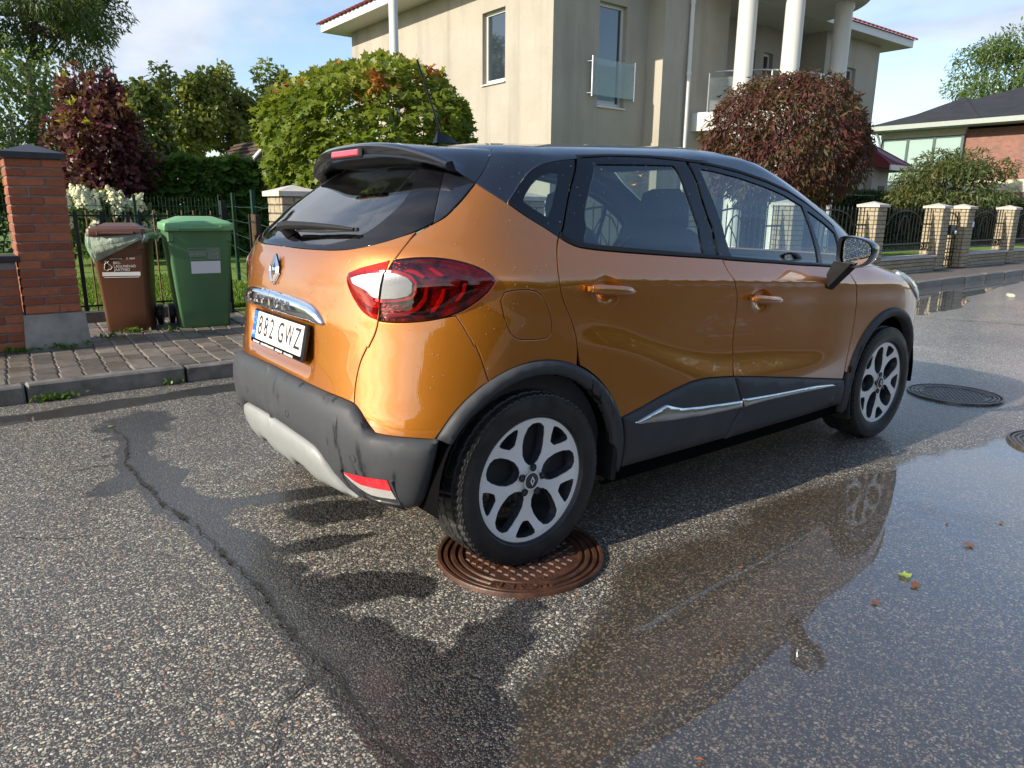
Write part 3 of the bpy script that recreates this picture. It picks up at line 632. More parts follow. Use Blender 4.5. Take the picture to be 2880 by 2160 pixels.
# param coordinates
SL=4.6 # metres per unit s (approx)
TL=np.concatenate([[0],np.cumsum(np.linalg.norm(np.diff(GRID[:,NF//2+NS//2],axis=0),axis=1))])
dS=np.gradient(GRID,axis=1);dT=np.gradient(GRID,axis=0)
dS[:,NF//2]=GRID[:,NF//2+1]-GRID[:,NF//2-1]
NRM=np.cross(dS,dT)
NRM/= np.maximum(np.linalg.norm(NRM,axis=-1,keepdims=True),1e-9)
cen=GRID-np.array([1.4,0,.8]); 
if (NRM*cen).sum()<0: NRM=-NRM
NRM[-1]=[0,0,1]
def samp(A,a,b):
    """a = s*SL metres (signed), b = t metres"""
    i=np.clip((np.asarray(a)/SL+1)/2*(NF-1),0,NF-1.001);j=np.clip(np.interp(b,TL,np.arange(NTB)),0,NTB-1.001)
    i0=i.astype(int);j0=j.astype(int);fi=(i-i0)[...,None];fj=(j-j0)[...,None]
    return A[j0,i0]*(1-fi)*(1-fj)+A[j0,i0+1]*fi*(1-fj)+A[j0+1,i0]*(1-fi)*fj+A[j0+1,i0+1]*fi*fj
def S3(a,b): return samp(GRID,a,b)
def N3(a,b):
    n=samp(NRM,a,b);return n/np.linalg.norm(n,axis=-1,keepdims=True)
def t_of_z(z): return np.interp(z,ZR,TL[:len(ZR)])

TR = json.loads('''{"tailgate":[[0.0,1.1762],[0.2305,1.1762],[0.4005,1.1789],[0.4894,1.185],[0.5808,1.2],[0.6561,1.2205],[0.7171,1.2424],[0.751,1.2545],[0.7385,1.2065],[0.7108,1.1581],[0.6995,1.1459],[0.6814,1.0971],[0.6602,1.0352],[0.6236,0.9077],[0.5941,0.772],[0.5758,0.7042],[0.5462,0.6431],[0.5415,0.645],[0.5181,0.5974],[0.5072,0.5428],[0.5039,0.4979],[0.5066,0.4512],[0.4558,0.4604],[0.3507,0.4702],[0.2162,0.481],[0.0656,0.485],[0.0,0.488]],"rear_glass":[[0.0,1.1762],[0.2305,1.1762],[0.4005,1.1789],[0.4894,1.185],[0.5808,1.2],[0.6561,1.2205],[0.7171,1.2424],[0.7722,1.2712],[0.7996,1.2913],[0.7778,1.3823],[0.7414,1.4664],[0.7039,1.5335],[0.6828,1.5805],[0.0,1.5805]],"tailgate_side":[[0.7996,1.2913],[0.8064,1.2874],[0.8393,1.3134],[0.8791,1.3863],[0.907,1.4611],[0.9257,1.519],[0.9385,1.6002],[0.9332,1.6556],[0.7466,1.7169],[0.6828,1.5805],[0.7039,1.5335],[0.7414,1.4664],[0.7778,1.3823]],"lamp_outer":[[0.7059,1.1566],[0.7783,1.1667],[0.8483,1.1686],[0.9176,1.1613],[0.9869,1.142],[1.0325,1.1175],[1.0556,1.0923],[1.0575,1.0723],[1.0365,1.0413],[0.9653,0.9557],[0.8849,0.8655],[0.8171,0.8141],[0.7505,0.7857],[0.6871,0.7717],[0.6226,0.767],[0.5965,0.7723],[0.6236,0.9077],[0.6602,1.0352],[0.6814,1.0971]],"lamp_inner":[[0.6934,1.1543],[0.6444,1.1428],[0.572,1.1214],[0.5208,1.0975],[0.5087,1.0685],[0.5175,1.0114],[0.5248,0.9255],[0.5385,0.8386],[0.5616,0.7919],[0.5901,0.7758],[0.6221,0.9077],[0.6587,1.0352],[0.6799,1.0971]],"lamp_white_in":[[0.5405,1.071],[0.5739,1.0851],[0.6311,1.0971],[0.6763,1.1012],[0.6588,1.0422],[0.6347,0.9547],[0.6164,0.9577],[0.6011,1.0129],[0.5765,1.0314],[0.5488,1.0467]],"lamp_white_out":[[0.684,1.1016],[0.7289,1.0993],[0.7659,1.0841],[0.7774,1.0643],[0.7671,1.0186],[0.7459,0.9859],[0.6984,0.9591],[0.6413,0.9467],[0.668,1.0429]],"lamp_ring_in":[[0.5248,1.0667],[0.5678,1.0961],[0.6308,1.1082],[0.6787,1.1133],[0.6763,1.1012],[0.6311,1.0971],[0.5739,1.0851],[0.5405,1.071],[0.5488,1.0467],[0.5765,1.0314],[0.6011,1.0129],[0.6164,0.9577],[0.6347,0.9547],[0.6277,0.9256],[0.6028,0.9275],[0.5862,0.991],[0.568,1.0134],[0.5353,1.0309]],"lamp_ring_out":[[0.6863,1.1148],[0.7338,1.113],[0.7762,1.0955],[0.7916,1.0678],[0.7783,1.0102],[0.7483,0.9614],[0.6939,0.9306],[0.6305,0.9179],[0.6373,0.944],[0.6984,0.9591],[0.7459,0.9859],[0.7671,1.0186],[0.7774,1.0643],[0.7659,1.0841],[0.7289,1.0993],[0.684,1.1016]],"lamp_bar_a":[[0.8317,1.1264],[0.8453,1.1293],[0.8868,1.0988],[0.8707,1.0932]],"lamp_bar_b":[[0.8678,1.0378],[0.8796,1.0414],[0.8486,0.96],[0.7922,0.8561],[0.7764,0.8503],[0.8337,0.9599]],"lamp_bar_c":[[0.9441,1.0665],[0.9552,1.0663],[0.9392,1.0212],[0.8935,0.948],[0.877,0.9426],[0.9283,1.0215]],"lamp_arc":[[0.8158,1.0503],[0.8269,1.0506],[0.7951,0.9586],[0.7452,0.865],[0.6915,0.8143],[0.6278,0.7984],[0.6357,0.8281],[0.6897,0.8446],[0.7437,0.8928],[0.7852,0.9691]],"lamp_arc_in":[[0.5452,0.9632],[0.5592,0.9317],[0.5832,0.8899],[0.6094,0.8719],[0.597,0.8178],[0.5724,0.8289],[0.5493,0.8729],[0.5394,0.9282]],"lamp_arc_top":[[0.7576,1.1219],[0.7906,1.1175],[0.8217,1.094],[0.8119,1.0855],[0.7812,1.1038],[0.7531,1.111]],"chrome_strip":[[0.2401,0.8665],[0.3085,0.845],[0.3463,0.7799],[0.3629,0.7171],[0.345,0.7102],[0.1773,0.7064]],"bump_top":[[0.0,0.488],[0.0656,0.485],[0.2162,0.481],[0.3507,0.4702],[0.4558,0.4604],[0.5066,0.4512],[0.5262,0.4386],[0.5521,0.4061],[0.5921,0.361],[0.6311,0.3579],[0.7102,0.355],[0.7705,0.3495],[0.7837,0.3542]],"bumper_corner":[[0.5941,0.772],[0.6226,0.767],[0.6871,0.7717],[0.7505,0.7857],[0.8171,0.8141],[0.8453,0.8215],[0.8502,0.719],[0.8678,0.6505],[0.8691,0.6629],[0.9017,0.564],[0.9171,0.5275],[0.9093,0.5276],[0.8908,0.5147],[0.8732,0.5005],[0.8566,0.485],[0.8413,0.4682],[0.8272,0.4502],[0.8144,0.4308],[0.8025,0.4101],[0.7914,0.3881],[0.7803,0.3653],[0.7705,0.3495],[0.7102,0.355],[0.6311,0.3579],[0.5921,0.361],[0.5521,0.4061],[0.5262,0.4386],[0.5066,0.4512],[0.5039,0.4979],[0.5072,0.5428],[0.5181,0.5974],[0.5415,0.645],[0.5462,0.6431],[0.5758,0.7042]],"quarter":[[0.7108,1.1581],[0.7385,1.2065],[0.754,1.2499],[0.8073,1.2853],[0.8448,1.3124],[0.8852,1.3852],[0.9107,1.4602],[1.0865,1.3763],[1.2291,1.297],[1.3828,1.2322],[1.3798,1.2265],[1.3634,1.1796],[1.3456,1.131],[1.3251,1.0575],[1.2823,0.9403],[1.2509,0.8158],[1.2412,0.6995],[1.2489,0.6043],[1.2528,0.539],[1.2158,0.5551],[1.1782,0.5673],[1.14,0.5753],[1.1017,0.5791],[1.0635,0.5786],[1.0259,0.5738],[0.9892,0.5648],[0.9541,0.5517],[0.9207,0.5346],[0.9171,0.5275],[0.9017,0.564],[0.8691,0.6629],[0.8678,0.6505],[0.8502,0.719],[0.8453,0.8215],[0.8171,0.8141],[0.8849,0.8655],[0.9653,0.9557],[1.0365,1.0413],[1.0575,1.0723],[1.0556,1.0923],[1.0325,1.1175],[0.9869,1.142],[0.9176,1.1613],[0.8483,1.1686],[0.7783,1.1667],[0.7059,1.1566]],"fuel_flap":[[1.0293,0.9343],[1.0693,1.0042],[1.1022,1.0204],[1.1839,1.0163],[1.207,0.9855],[1.1933,0.9044],[1.1649,0.7597],[1.1483,0.6812],[1.1282,0.6585],[1.0869,0.6571],[1.0094,0.6661],[0.9867,0.6975],[0.9925,0.7911]],"rear_door":[[1.3865,1.2312],[1.4273,1.2103],[1.4848,1.1908],[1.5805,1.1785],[1.7243,1.1654],[1.9542,1.1463],[2.203,1.1242],[2.3605,1.1093],[2.3133,1.015],[2.2204,0.8845],[2.1504,0.7614],[2.1065,0.6727],[2.0995,0.5791],[2.114,0.4294],[2.1162,0.4594],[2.1028,0.3679],[2.0457,0.3753],[1.9344,0.3877],[1.8502,0.3873],[1.7709,0.3734],[1.6772,0.3515],[1.5704,0.3189],[1.4787,0.2977],[1.4744,0.3124],[1.464,0.3381],[1.4509,0.3633],[1.4351,0.3883],[1.4174,0.4121],[1.3981,0.4346],[1.3778,0.4554],[1.3568,0.4748],[1.3353,0.4927],[1.3133,0.5092],[1.2907,0.5242],[1.2676,0.5376],[1.2489,0.6043],[1.2412,0.6995],[1.2509,0.8158],[1.2823,0.9403],[1.3251,1.0575],[1.3456,1.131],[1.3634,1.1796]],"front_door":[[2.3619,1.1067],[2.7751,1.064],[3.0822,1.0237],[3.2265,0.9986],[3.3174,0.9767],[3.2673,0.9402],[3.1122,0.8075],[3.0217,0.6782],[3.0051,0.5888],[3.0015,0.4854],[2.9896,0.3517],[2.9813,0.3071],[2.9798,0.2576],[2.9714,0.2164],[2.8536,0.2373],[2.5413,0.2939],[2.2789,0.3391],[2.1085,0.367],[2.1162,0.4594],[2.114,0.4294],[2.0995,0.5791],[2.1065,0.6727],[2.1504,0.7614],[2.2204,0.8845],[2.3133,1.015],[2.354,1.098]],"fender_seam":[[3.2673,0.9402],[3.1122,0.8075],[3.0217,0.6782],[3.0051,0.5888],[3.0015,0.4854],[2.9896,0.3517],[2.9813,0.3071],[2.9798,0.2576]],"fender":[[3.2673,0.9402],[3.3324,0.9649],[3.5714,0.9649],[3.7376,0.9245],[3.8939,0.8621],[3.9961,0.7862],[4.0503,0.7756],[3.8848,0.6724],[3.9454,0.6077],[3.9011,0.467],[3.8031,0.4053],[3.7192,0.3327],[3.6964,0.3728],[3.6698,0.4109],[3.6404,0.4453],[3.609,0.4756],[3.5764,0.5019],[3.5423,0.5241],[3.5066,0.5421],[3.4695,0.5556],[3.4313,0.5646],[3.3921,0.5689],[3.3522,0.5685],[3.3123,0.5633],[3.2727,0.5535],[3.2344,0.5391],[3.1978,0.5204],[3.1636,0.4974],[3.1325,0.4704],[3.1053,0.4394],[3.0818,0.4042],[3.0613,0.3655],[3.0432,0.3253],[3.0277,0.2837],[3.0177,0.2405],[2.9798,0.2576],[2.9813,0.3071],[2.9896,0.3517],[3.0015,0.4854],[3.0051,0.5888],[3.0217,0.6782],[3.1122,0.8075]],"hood_line":[[3.3324,0.9649],[3.5714,0.9649],[3.7376,0.9245],[3.8939,0.8621],[3.9961,0.7862]],"cladding_rear":[[1.4787,0.2977],[1.5704,0.3189],[1.6772,0.3515],[1.7709,0.3734],[1.8502,0.3873],[1.9344,0.3877],[2.0457,0.3753],[2.1028,0.3679],[2.1121,0.3448],[2.1453,0.2612],[2.1572,0.208],[2.1219,0.1624],[2.0778,0.0762],[1.8697,0.0762],[1.4807,0.0762],[1.4857,0.1025],[1.4945,0.1432],[1.499,0.1835],[1.4987,0.2233],[1.4934,0.2622],[1.484,0.3001]],"cladding_front":[[2.1068,0.3679],[2.1161,0.3448],[2.1493,0.2612],[2.1612,0.208],[2.1259,0.1624],[2.0838,0.0711],[2.5035,0.0711],[2.9567,0.0711],[3.024,0.0714],[3.0074,0.1189],[3.0017,0.1663],[2.9714,0.2164],[2.8536,0.2373],[2.5413,0.2939],[2.2789,0.3391]],"chrome_rear":[[1.5371,0.2718],[1.607,0.2933],[1.6933,0.3186],[1.7269,0.3049],[1.7857,0.2862],[1.8869,0.2754],[2.0485,0.262],[2.1438,0.2548],[2.1532,0.2174],[1.9449,0.2237],[1.7412,0.2382],[1.5465,0.2616]],"chrome_front":[[2.1512,0.2602],[2.4137,0.2443],[2.6961,0.2308],[2.8609,0.2114],[2.8816,0.1983],[2.5558,0.2134],[2.2903,0.2205],[2.1661,0.2175]],"quarter_panel":[[1.5326,1.602],[1.413,1.5981],[1.289,1.5783],[1.1979,1.5426],[1.1428,1.4824],[1.0939,1.3781],[1.2291,1.297],[1.3828,1.2322],[1.4089,1.3082],[1.4576,1.4549]],"quarter_edge":[[0.9107,1.4602],[1.0865,1.3763],[1.2291,1.297],[1.3828,1.2322]],"rd_top":[[1.5539,1.6092],[1.8508,1.6201],[2.2161,1.6152],[2.5572,1.5917]],"waist":[[1.3865,1.2312],[1.4273,1.2103],[1.4848,1.1908],[1.5805,1.1785],[1.7243,1.1654],[1.9542,1.1463],[2.203,1.1242],[2.3605,1.1093],[2.3619,1.1067],[2.7751,1.064],[3.0822,1.0237],[3.2265,0.9986],[3.3174,0.9767],[3.3174,0.9987],[3.2265,1.0206],[3.0822,1.0457],[2.7751,1.086],[2.3619,1.1287],[2.3605,1.1313],[2.203,1.1462],[1.9542,1.1683],[1.7243,1.1874],[1.5805,1.2005],[1.4848,1.2128],[1.4273,1.2323],[1.3865,1.2532]],"quarter_hole":[[1.3767,1.5223],[1.3402,1.5256],[1.2695,1.5066],[1.2097,1.461],[1.1798,1.4069],[1.1771,1.3834],[1.3139,1.3128],[1.3376,1.3438],[1.3754,1.4908]],"rd_glass":[[1.677,1.572],[2.025,1.5685],[2.3822,1.5632],[2.3857,1.55],[2.3372,1.4298],[2.3024,1.3078],[2.2565,1.147],[1.9743,1.1678],[1.7383,1.1845],[1.6213,1.1974],[1.5498,1.2064],[1.5253,1.2118],[1.539,1.2643],[1.5296,1.3082],[1.5506,1.3571],[1.6002,1.4546]],"rd_frame":[[1.5539,1.6092],[1.8508,1.6201],[2.2161,1.6152],[2.5572,1.5917],[2.5221,1.5587],[2.4379,1.4178],[2.3963,1.3077],[2.3677,1.1931],[2.3367,1.1131],[2.2043,1.1255],[1.9552,1.1474],[1.7251,1.1664],[1.5811,1.1795],[1.4852,1.1917],[1.4276,1.2113],[1.3952,1.2272],[1.4057,1.2807],[1.4663,1.4549]],"fd_frame_top":[[2.5823,1.5876],[2.8034,1.572],[2.6621,1.5747],[2.7937,1.5595],[3.0213,1.5335],[3.2255,1.4933],[3.4032,1.451],[3.4943,1.3926],[3.5392,1.3126],[3.5548,1.2558]],"fd_frame":[[2.5823,1.5876],[2.8034,1.572],[2.6621,1.5747],[2.7937,1.5595],[3.0213,1.5335],[3.2255,1.4933],[3.4032,1.451],[3.4943,1.3926],[3.5392,1.3126],[3.5548,1.2558],[3.5187,1.2061],[3.4592,1.1245],[3.3192,0.9822],[3.2314,1.0015],[3.0864,1.0261],[2.7774,1.0655],[2.3943,1.1067],[2.3451,1.1123],[2.3546,1.1249],[2.3823,1.1928],[2.4123,1.3077],[2.455,1.4178],[2.5418,1.5587]],"fd_glass":[[2.6127,1.5441],[2.7346,1.5306],[2.9594,1.5042],[3.1645,1.4645],[3.3124,1.4291],[3.4069,1.3755],[3.3173,1.2859],[3.2279,1.1758],[3.1403,1.0522],[2.7958,1.0785],[2.4549,1.1248],[2.4779,1.2388],[2.5358,1.387],[2.5644,1.4713]],"fd_tri":[[3.4187,1.3501],[3.4722,1.2855],[3.5093,1.2205],[3.4661,1.1711],[3.3115,1.0279],[3.1778,1.0439],[3.2686,1.175],[3.3268,1.2574]],"apillar":[[3.5278,1.2275],[3.5187,1.2061],[3.3599,1.005]],"drip":[[1.5539,1.6092],[1.8508,1.6201],[2.2161,1.6152],[2.5572,1.5917],[2.5823,1.5876],[2.8034,1.572],[2.6621,1.5747],[2.7937,1.5595],[3.0213,1.5335],[3.2255,1.4933],[3.4032,1.451],[3.4943,1.3926],[3.5392,1.3126],[3.5548,1.2558],[3.5548,1.2758],[3.5392,1.3326],[3.4943,1.4126],[3.4032,1.471],[3.2255,1.5133],[3.0213,1.5535],[2.7937,1.5795],[2.6621,1.5947],[2.8034,1.592],[2.5823,1.6076],[2.5572,1.6117],[2.2161,1.6352],[1.8508,1.6401],[1.5539,1.6292]],"rear_clear_poly":[[0.0,1.2212],[0.2123,1.1943],[0.3671,1.2005],[0.4621,1.2197],[0.5404,1.2527],[0.5831,1.31],[0.6122,1.3694],[0.5975,1.4423],[0.5191,1.516],[0.4931,1.5655],[0.0,1.5655]],"rear_clear":[[0.2123,1.1943],[0.3671,1.2005],[0.4621,1.2197],[0.5404,1.2527],[0.5831,1.31],[0.6122,1.3694],[0.5975,1.4423],[0.5191,1.516]],"rear_frit":[[0.0,1.1762],[0.2305,1.1762],[0.4005,1.1789],[0.4894,1.185],[0.5808,1.2],[0.6561,1.2205],[0.7171,1.2424],[0.7722,1.2712],[0.7996,1.2913],[0.7778,1.3823],[0.7414,1.4664],[0.7039,1.5335],[0.6828,1.5805],[0.0,1.5805],[0.0,1.5655],[0.4931,1.5655],[0.5191,1.516],[0.5975,1.4423],[0.6122,1.3694],[0.5831,1.31],[0.5404,1.2527],[0.4621,1.2197],[0.3671,1.2005],[0.2123,1.1943],[0.0,1.2212]],"bump_end":[[0.7748,0.3025],[0.7547,0.2224]]}''')
CAR = empty('parked_car', (0, 0, 0), 0, 'orange compact crossover with a black roof parked over a rusty manhole cover', 'car')
def ab_side(x, z):
    b = float(t_of_z(z)); j = np.interp(b, TL, np.arange(NTB)); j0 = int(j); q = j-j0
    r_ = GRID[j0]*(1-q)+GRID[min(j0+1, NTB-1)]*q; r_ = r_[NF//2:]; k = np.interp(x, r_[:, 0], np.arange(len(r_))); return (k/(len(r_)-1)*SL, b)
def ab_rear(y, z):
    b = float(t_of_z(z)); j = np.interp(b, TL, np.arange(NTB)); j0 = int(j); q = j-j0
    r_ = (GRID[j0]*(1-q)+GRID[min(j0+1, NTB-1)]*q)[NF//2:]; m_ = int(np.argmax(-r_[:, 1] > 0.80*(-r_[:, 1]).max()))+1
    k = np.interp(y, -r_[:m_+40, 1], np.arange(len(r_[:m_+40]))); return (k/(len(r_)-1)*SL, b)
def ab_front(y, z):
    b = float(t_of_z(z)); j = np.interp(b, TL, np.arange(NTB)); j0 = int(j); q = j-j0
    r_ = (GRID[j0]*(1-q)+GRID[min(j0+1, NTB-1)]*q)[NF//2:]; w = -r_[::-1, 1]; m_ = int(np.argmax(w > 0.97*w.max()))
    k = np.interp(y, w[:m_+1], np.arange(m_+1)); return ((len(r_)-1-k)/(len(r_)-1)*SL, b)
def dense(poly, step):
    """resample a closed polygon to about step metres, measured on the body"""
    P = np.array(poly, float); Q = np.roll(P, -1, 0); out = []
    A3 = S3(P[:, 0], P[:, 1]); B3 = S3(Q[:, 0], Q[:, 1])
    for p, q, a, b_ in zip(P, Q, A3, B3):
        n = max(1, int(round(np.linalg.norm(a-b_)/step)))
        for i in range(n): out.append(p+(q-p)*i/n)
    return np.array(out)
def smooth_poly(poly, keep_angle=50, it=2):
    P = np.array(poly, float)
    A = S3(P[:, 0], P[:, 1]); d0 = A-np.roll(A, 1, 0); d1 = np.roll(A, -1, 0)-A
    c = (d0*d1).sum(1)/np.maximum(np.linalg.norm(d0, axis=1)*np.linalg.norm(d1, axis=1), 1e-9); fix = c < math.cos(math.radians(keep_angle))
    for _ in range(it):
        N = 0.5*P+0.25*np.roll(P, 1, 0)+0.25*np.roll(P, -1, 0); N[fix] = P[fix]; P = N
    return P
def jac(a, b):
    e = 1e-3; return (S3(a+e, b)-S3(a-e, b))/(2*e), (S3(a, b+e)-S3(a, b-e))/(2*e)
def inset(P, dist):
    """move polygon points inwards on the surface by dist metres"""
    a, b = P[:, 0], P[:, 1]; A = S3(a, b); n = N3(a, b); tn = np.roll(A, -1, 0)-np.roll(A, 1, 0); tn /= np.maximum(np.linalg.norm(tn, axis=1, keepdims=True), 1e-9)
    area = (P[:, 0]*np.roll(P[:, 1], -1)-np.roll(P[:, 0], -1)*P[:, 1]).sum(); w = np.cross(n, tn); Ja, Jb = jac(a, b)
    chir = np.sign((np.cross(Ja, Jb)*n).sum(1)); w *= (chir*np.sign(area))[:, None]
    g11 = (Ja*Ja).sum(1)+1e-9; g22 = (Jb*Jb).sum(1)+1e-9; g12 = (Ja*Jb).sum(1); r1 = (Ja*w).sum(1); r2 = (Jb*w).sum(1); D = np.maximum(g11*g22-g12*g12, 1e-7)
    da = np.clip((g22*r1-g12*r2)/D, -6, 6); db = np.clip((g11*r2-g12*r1)/D, -6, 6)
    return P+np.stack([da, db], 1)*dist, -w
def pip(pts, poly):
    x, y = pts[:, 0], pts[:, 1]; ins = np.zeros(len(pts), bool); px_, py_ = poly[:, 0], poly[:, 1]; j = len(poly)-1
    for i in range(len(poly)):
        c = ((py_[i] > y) != (py_[j] > y)); 
        with np.errstate(all='ignore'): xc = (px_[j]-px_[i])*(y-py_[i])/(py_[j]-py_[i])+px_[i]
        ins ^= c & (x < xc); j = i
    return ins
def panel(name, poly, mat, off=0.0, gap=0.0015, rim=0.010, edge=0.003, res=0.03, step=0.016, holes=(), sym=False, parent=None, sm=2, both=True, label=None, bulge=0.0, bulge_w=0.03):
    """a body panel cut from S; sym: right half whose a = 0 edge is joined to its mirror image; both: also a mirrored copy on the far side"""
    def free(P): return (P[:, 0] < 1e-4) | (P[:, 0] > SL-1e-4) | (P[:, 1] > TL[-1]-1e-4)
    def prep(pl, sgn):
        P = dense(pl, step)
        if sm: P = smooth_poly(P, 40, sm)
        Pi, w = inset(P, sgn*gap)
        if sym: cl = free(P); Pi[cl] = P[cl]; w[cl] = 0
        return Pi, w
    loops = [prep(poly, 1)]+[prep(hh, -1) for hh in holes]
    B = [l[0] for l in loops]; W = [l[1]*(1 if i == 0 else -1) for i, l in enumerate(loops)]
    ring = [inset(b_, (edge if i == 0 else -edge))[0] for i, b_ in enumerate(B)]
    if sym:
        for b_, rg in zip(B, ring): c0 = free(b_); rg[c0] = b_[c0]
    O = B[0]; sx = 1.0; lo = O.min(0); hi = O.max(0)
    mid = O.mean(0); Ja, Jb = jac(np.array([mid[0]]), np.array([mid[1]])); ka = max(0.12, float(np.linalg.norm(Ja))); kb = max(0.12, float(np.linalg.norm(Jb)))
    ga, gb = np.meshgrid(np.arange(lo[0]+res/ka/2, hi[0], res/ka), np.arange(lo[1]+res/kb/2, hi[1], res/kb), indexing='ij'); ga[:, ::2] += 0.5*res/ka
    G = np.stack([ga.ravel(), gb.ravel()], 1); G = G[pip(G, ring[0])]
    for k, rg in enumerate(ring[1:]): G = G[~pip(G, rg)]
    allb = np.concatenate(ring+B)
    if len(G):
        keep = np.ones(len(G), bool)
        for c0 in range(0, len(G), 2000):
            d = ((G[c0:c0+2000, None, :]-allb[None])*np.array([ka, kb])); keep[c0:c0+2000] = (d**2).sum(-1).min(1) > (0.5*min(res, step*1.5))**2
        G = G[keep]
    pts = [tuple(q*np.array([ka, kb])) for q in np.concatenate(B+ring+[G] if len(G) else B+ring)]
    edges = []; o0 = 0
    for b_ in B:
        n = len(b_); edges += [(o0+i, o0+(i+1) % n) for i in range(n)]; o0 += n
    nb = o0; ro = nb
    for rg in ring:
        n = len(rg); edges += [(ro+i, ro+(i+1) % n) for i in range(n)]; ro += n
    VV, EE, FF, OV, _, _ = geometry.delaunay_2d_cdt([Vector(q) for q in pts], edges, [], 1, 1e-7)
    V2 = np.array([tuple(q) for q in VV])/np.array([ka, kb]); orig = [o[0] if o else -1 for o in OV]
    T = np.array([f for f in FF if len(f) == 3]); cen = V2[T].mean(1); ok = pip(cen, B[0])
    for b_ in B[1:]: ok &= ~pip(cen, b_)
    T = T[ok]; P3 = S3(V2[:, 0], V2[:, 1]); Nn = N3(V2[:, 0], V2[:, 1])
    Wv = np.zeros_like(P3); isb = np.zeros(len(V2), bool); Wall = np.concatenate(W)
    for i, o in enumerate(orig):
        if 0 <= o < nb and np.abs(Wall[o]).sum() > 0: isb[i] = True; Wv[i] = Wall[o]
    hgt = np.full(len(V2), off, float)
    if bulge:
        bb = np.concatenate(B); bb = bb[np.abs(Wall).sum(1) > 0]; d = np.zeros(len(V2)); b3 = S3(bb[:, 0], bb[:, 1])
        for i in range(len(V2)): d[i] = np.sqrt(((b3-P3[i])**2).sum(1).min())
        q = np.clip(d/bulge_w, 0, 1); hgt += bulge*np.sqrt(np.maximum(0, 1-(1-q)**2))
    hgt[isb] -= edge*0.6
    nrm = Nn.copy(); nrm[isb] = Nn[isb]+0.8*Wv[isb]; nrm /= np.linalg.norm(nrm, axis=1, keepdims=True)
    P3o = P3+Nn*hgt[:, None]
    e1 = P3o[T[:, 1]]-P3o[T[:, 0]]; e2 = P3o[T[:, 2]]-P3o[T[:, 0]]; flip = (np.cross(e1, e2)*Nn[T].mean(1)).sum(1) < 0; T[flip] = T[flip][:, ::-1]
    V = [P3o]; F = [T]; LN = [nrm[T.ravel()]]
    if rim:
        cnt = {}
        for tr in T:
            for i in range(3):
                e = (tr[i], tr[(i+1) % 3]); kk = (min(e), max(e)); cnt[kk] = None if kk in cnt else e
        ed = [e for e in cnt.values() if e is not None and (isb[e[0]] or isb[e[1]])]
        if ed:
            ed = np.array(ed); base = len(P3o); uq, inv = np.unique(ed.ravel(), return_inverse=True); inv = inv.reshape(ed.shape)
            V.append(P3o[uq]-Nn[uq]*rim); low = base+inv; q1 = np.stack([ed[:, 1], ed[:, 0], low[:, 0]], 1); q2 = np.stack([ed[:, 1], low[:, 0], low[:, 1]], 1)
            F += [q1, q2]; wn_ = Wv[ed].mean(1); wn_ /= np.maximum(np.linalg.norm(wn_, axis=1, keepdims=True), 1e-6)
            LN += [np.repeat(wn_, 3, 0), np.repeat(wn_, 3, 0)]
    V = np.concatenate(V); F = np.concatenate(F); LN = np.concatenate(LN)
    def mk(V, F, LN):
        if bulge: 
            bm_me = mesh_np(name, V, F, True); return bm_me
        me = mesh_np(name, V, F, True); me.normals_split_custom_set(LN.astype(float).tolist()); return me
    def mirror(V, F, LN):
        F2 = F[:, ::-1]; L2 = LN.reshape(-1, 3, 3)[:, ::-1].reshape(-1, 3)*[1, -1, 1]; return V*[1, -1, 1], F2, L2
    if sym:
        Vm, Fm, Lm = mirror(V, F, LN); return [link(name, mk(np.concatenate([V, Vm]), np.concatenate([F, Fm+len(V)]), np.concatenate([LN, Lm])), mat, parent or CAR)]
    out = [link(name, mk(V, F, LN), mat, parent or CAR)]
    if both: out.append(link(name, mk(*mirror(V, F, LN)), mat, parent if parent is not None and not both else CAR))
    return out
def arc_side(c, r_, a0, a1, n): return [ab_side(c[0]+r_*math.cos(q), c[1]+r_*math.sin(q)) for q in np.radians(np.linspace(a0, a1, n))]
RAX, FAX, WR = 0.0, 2.606, 0.328

# --- painted panels
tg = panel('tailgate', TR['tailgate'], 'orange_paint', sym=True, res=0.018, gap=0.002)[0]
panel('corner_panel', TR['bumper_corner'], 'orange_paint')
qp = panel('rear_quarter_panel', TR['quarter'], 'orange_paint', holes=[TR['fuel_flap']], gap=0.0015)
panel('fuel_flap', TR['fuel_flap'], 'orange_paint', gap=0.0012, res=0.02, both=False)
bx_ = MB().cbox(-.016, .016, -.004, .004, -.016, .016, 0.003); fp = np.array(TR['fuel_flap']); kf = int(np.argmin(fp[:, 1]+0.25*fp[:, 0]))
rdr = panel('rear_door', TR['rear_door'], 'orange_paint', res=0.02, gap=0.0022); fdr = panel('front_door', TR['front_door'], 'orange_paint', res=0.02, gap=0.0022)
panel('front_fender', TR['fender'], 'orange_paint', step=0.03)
hd = TR['hood_line']
hood = [(SL, float(t_of_z(0.84)))]+[ab_front(y, z) for y, z in ((.25, .84), (.45, .85), (.60, .89))]+[tuple(q) for q in hd[::-1][1:]]+[ab_front(.62, 1.045), ab_front(.3, 1.045), (SL, float(t_of_z(1.045)))]
def front_sym(name, poly, mat, **k):
    """front panels: right half only touching the nose line, mirrored"""
    return panel(name, poly, mat, sym=k.pop('sym', True), gap=k.pop('gap', 0.0), step=k.pop('step', 0.03), res=k.pop('res', 0.05), **k)
front_sym('bonnet', hood, 'orange_paint', sm=0)
front_sym('front_bumper', [(SL, float(t_of_z(.60))), (SL, float(t_of_z(.835)))]+[ab_front(y, z) for y, z in ((.25, .835), (.43, .84), (.46, .72), (.62, .70), (.76, .66))]+[ab_side(3.09, .60), ab_side(3.03, .53), ab_side(3.05, .42)]+[ab_front(y, z) for y, z in ((.6, .46), (.3, .60))], 'orange_paint', sm=0)
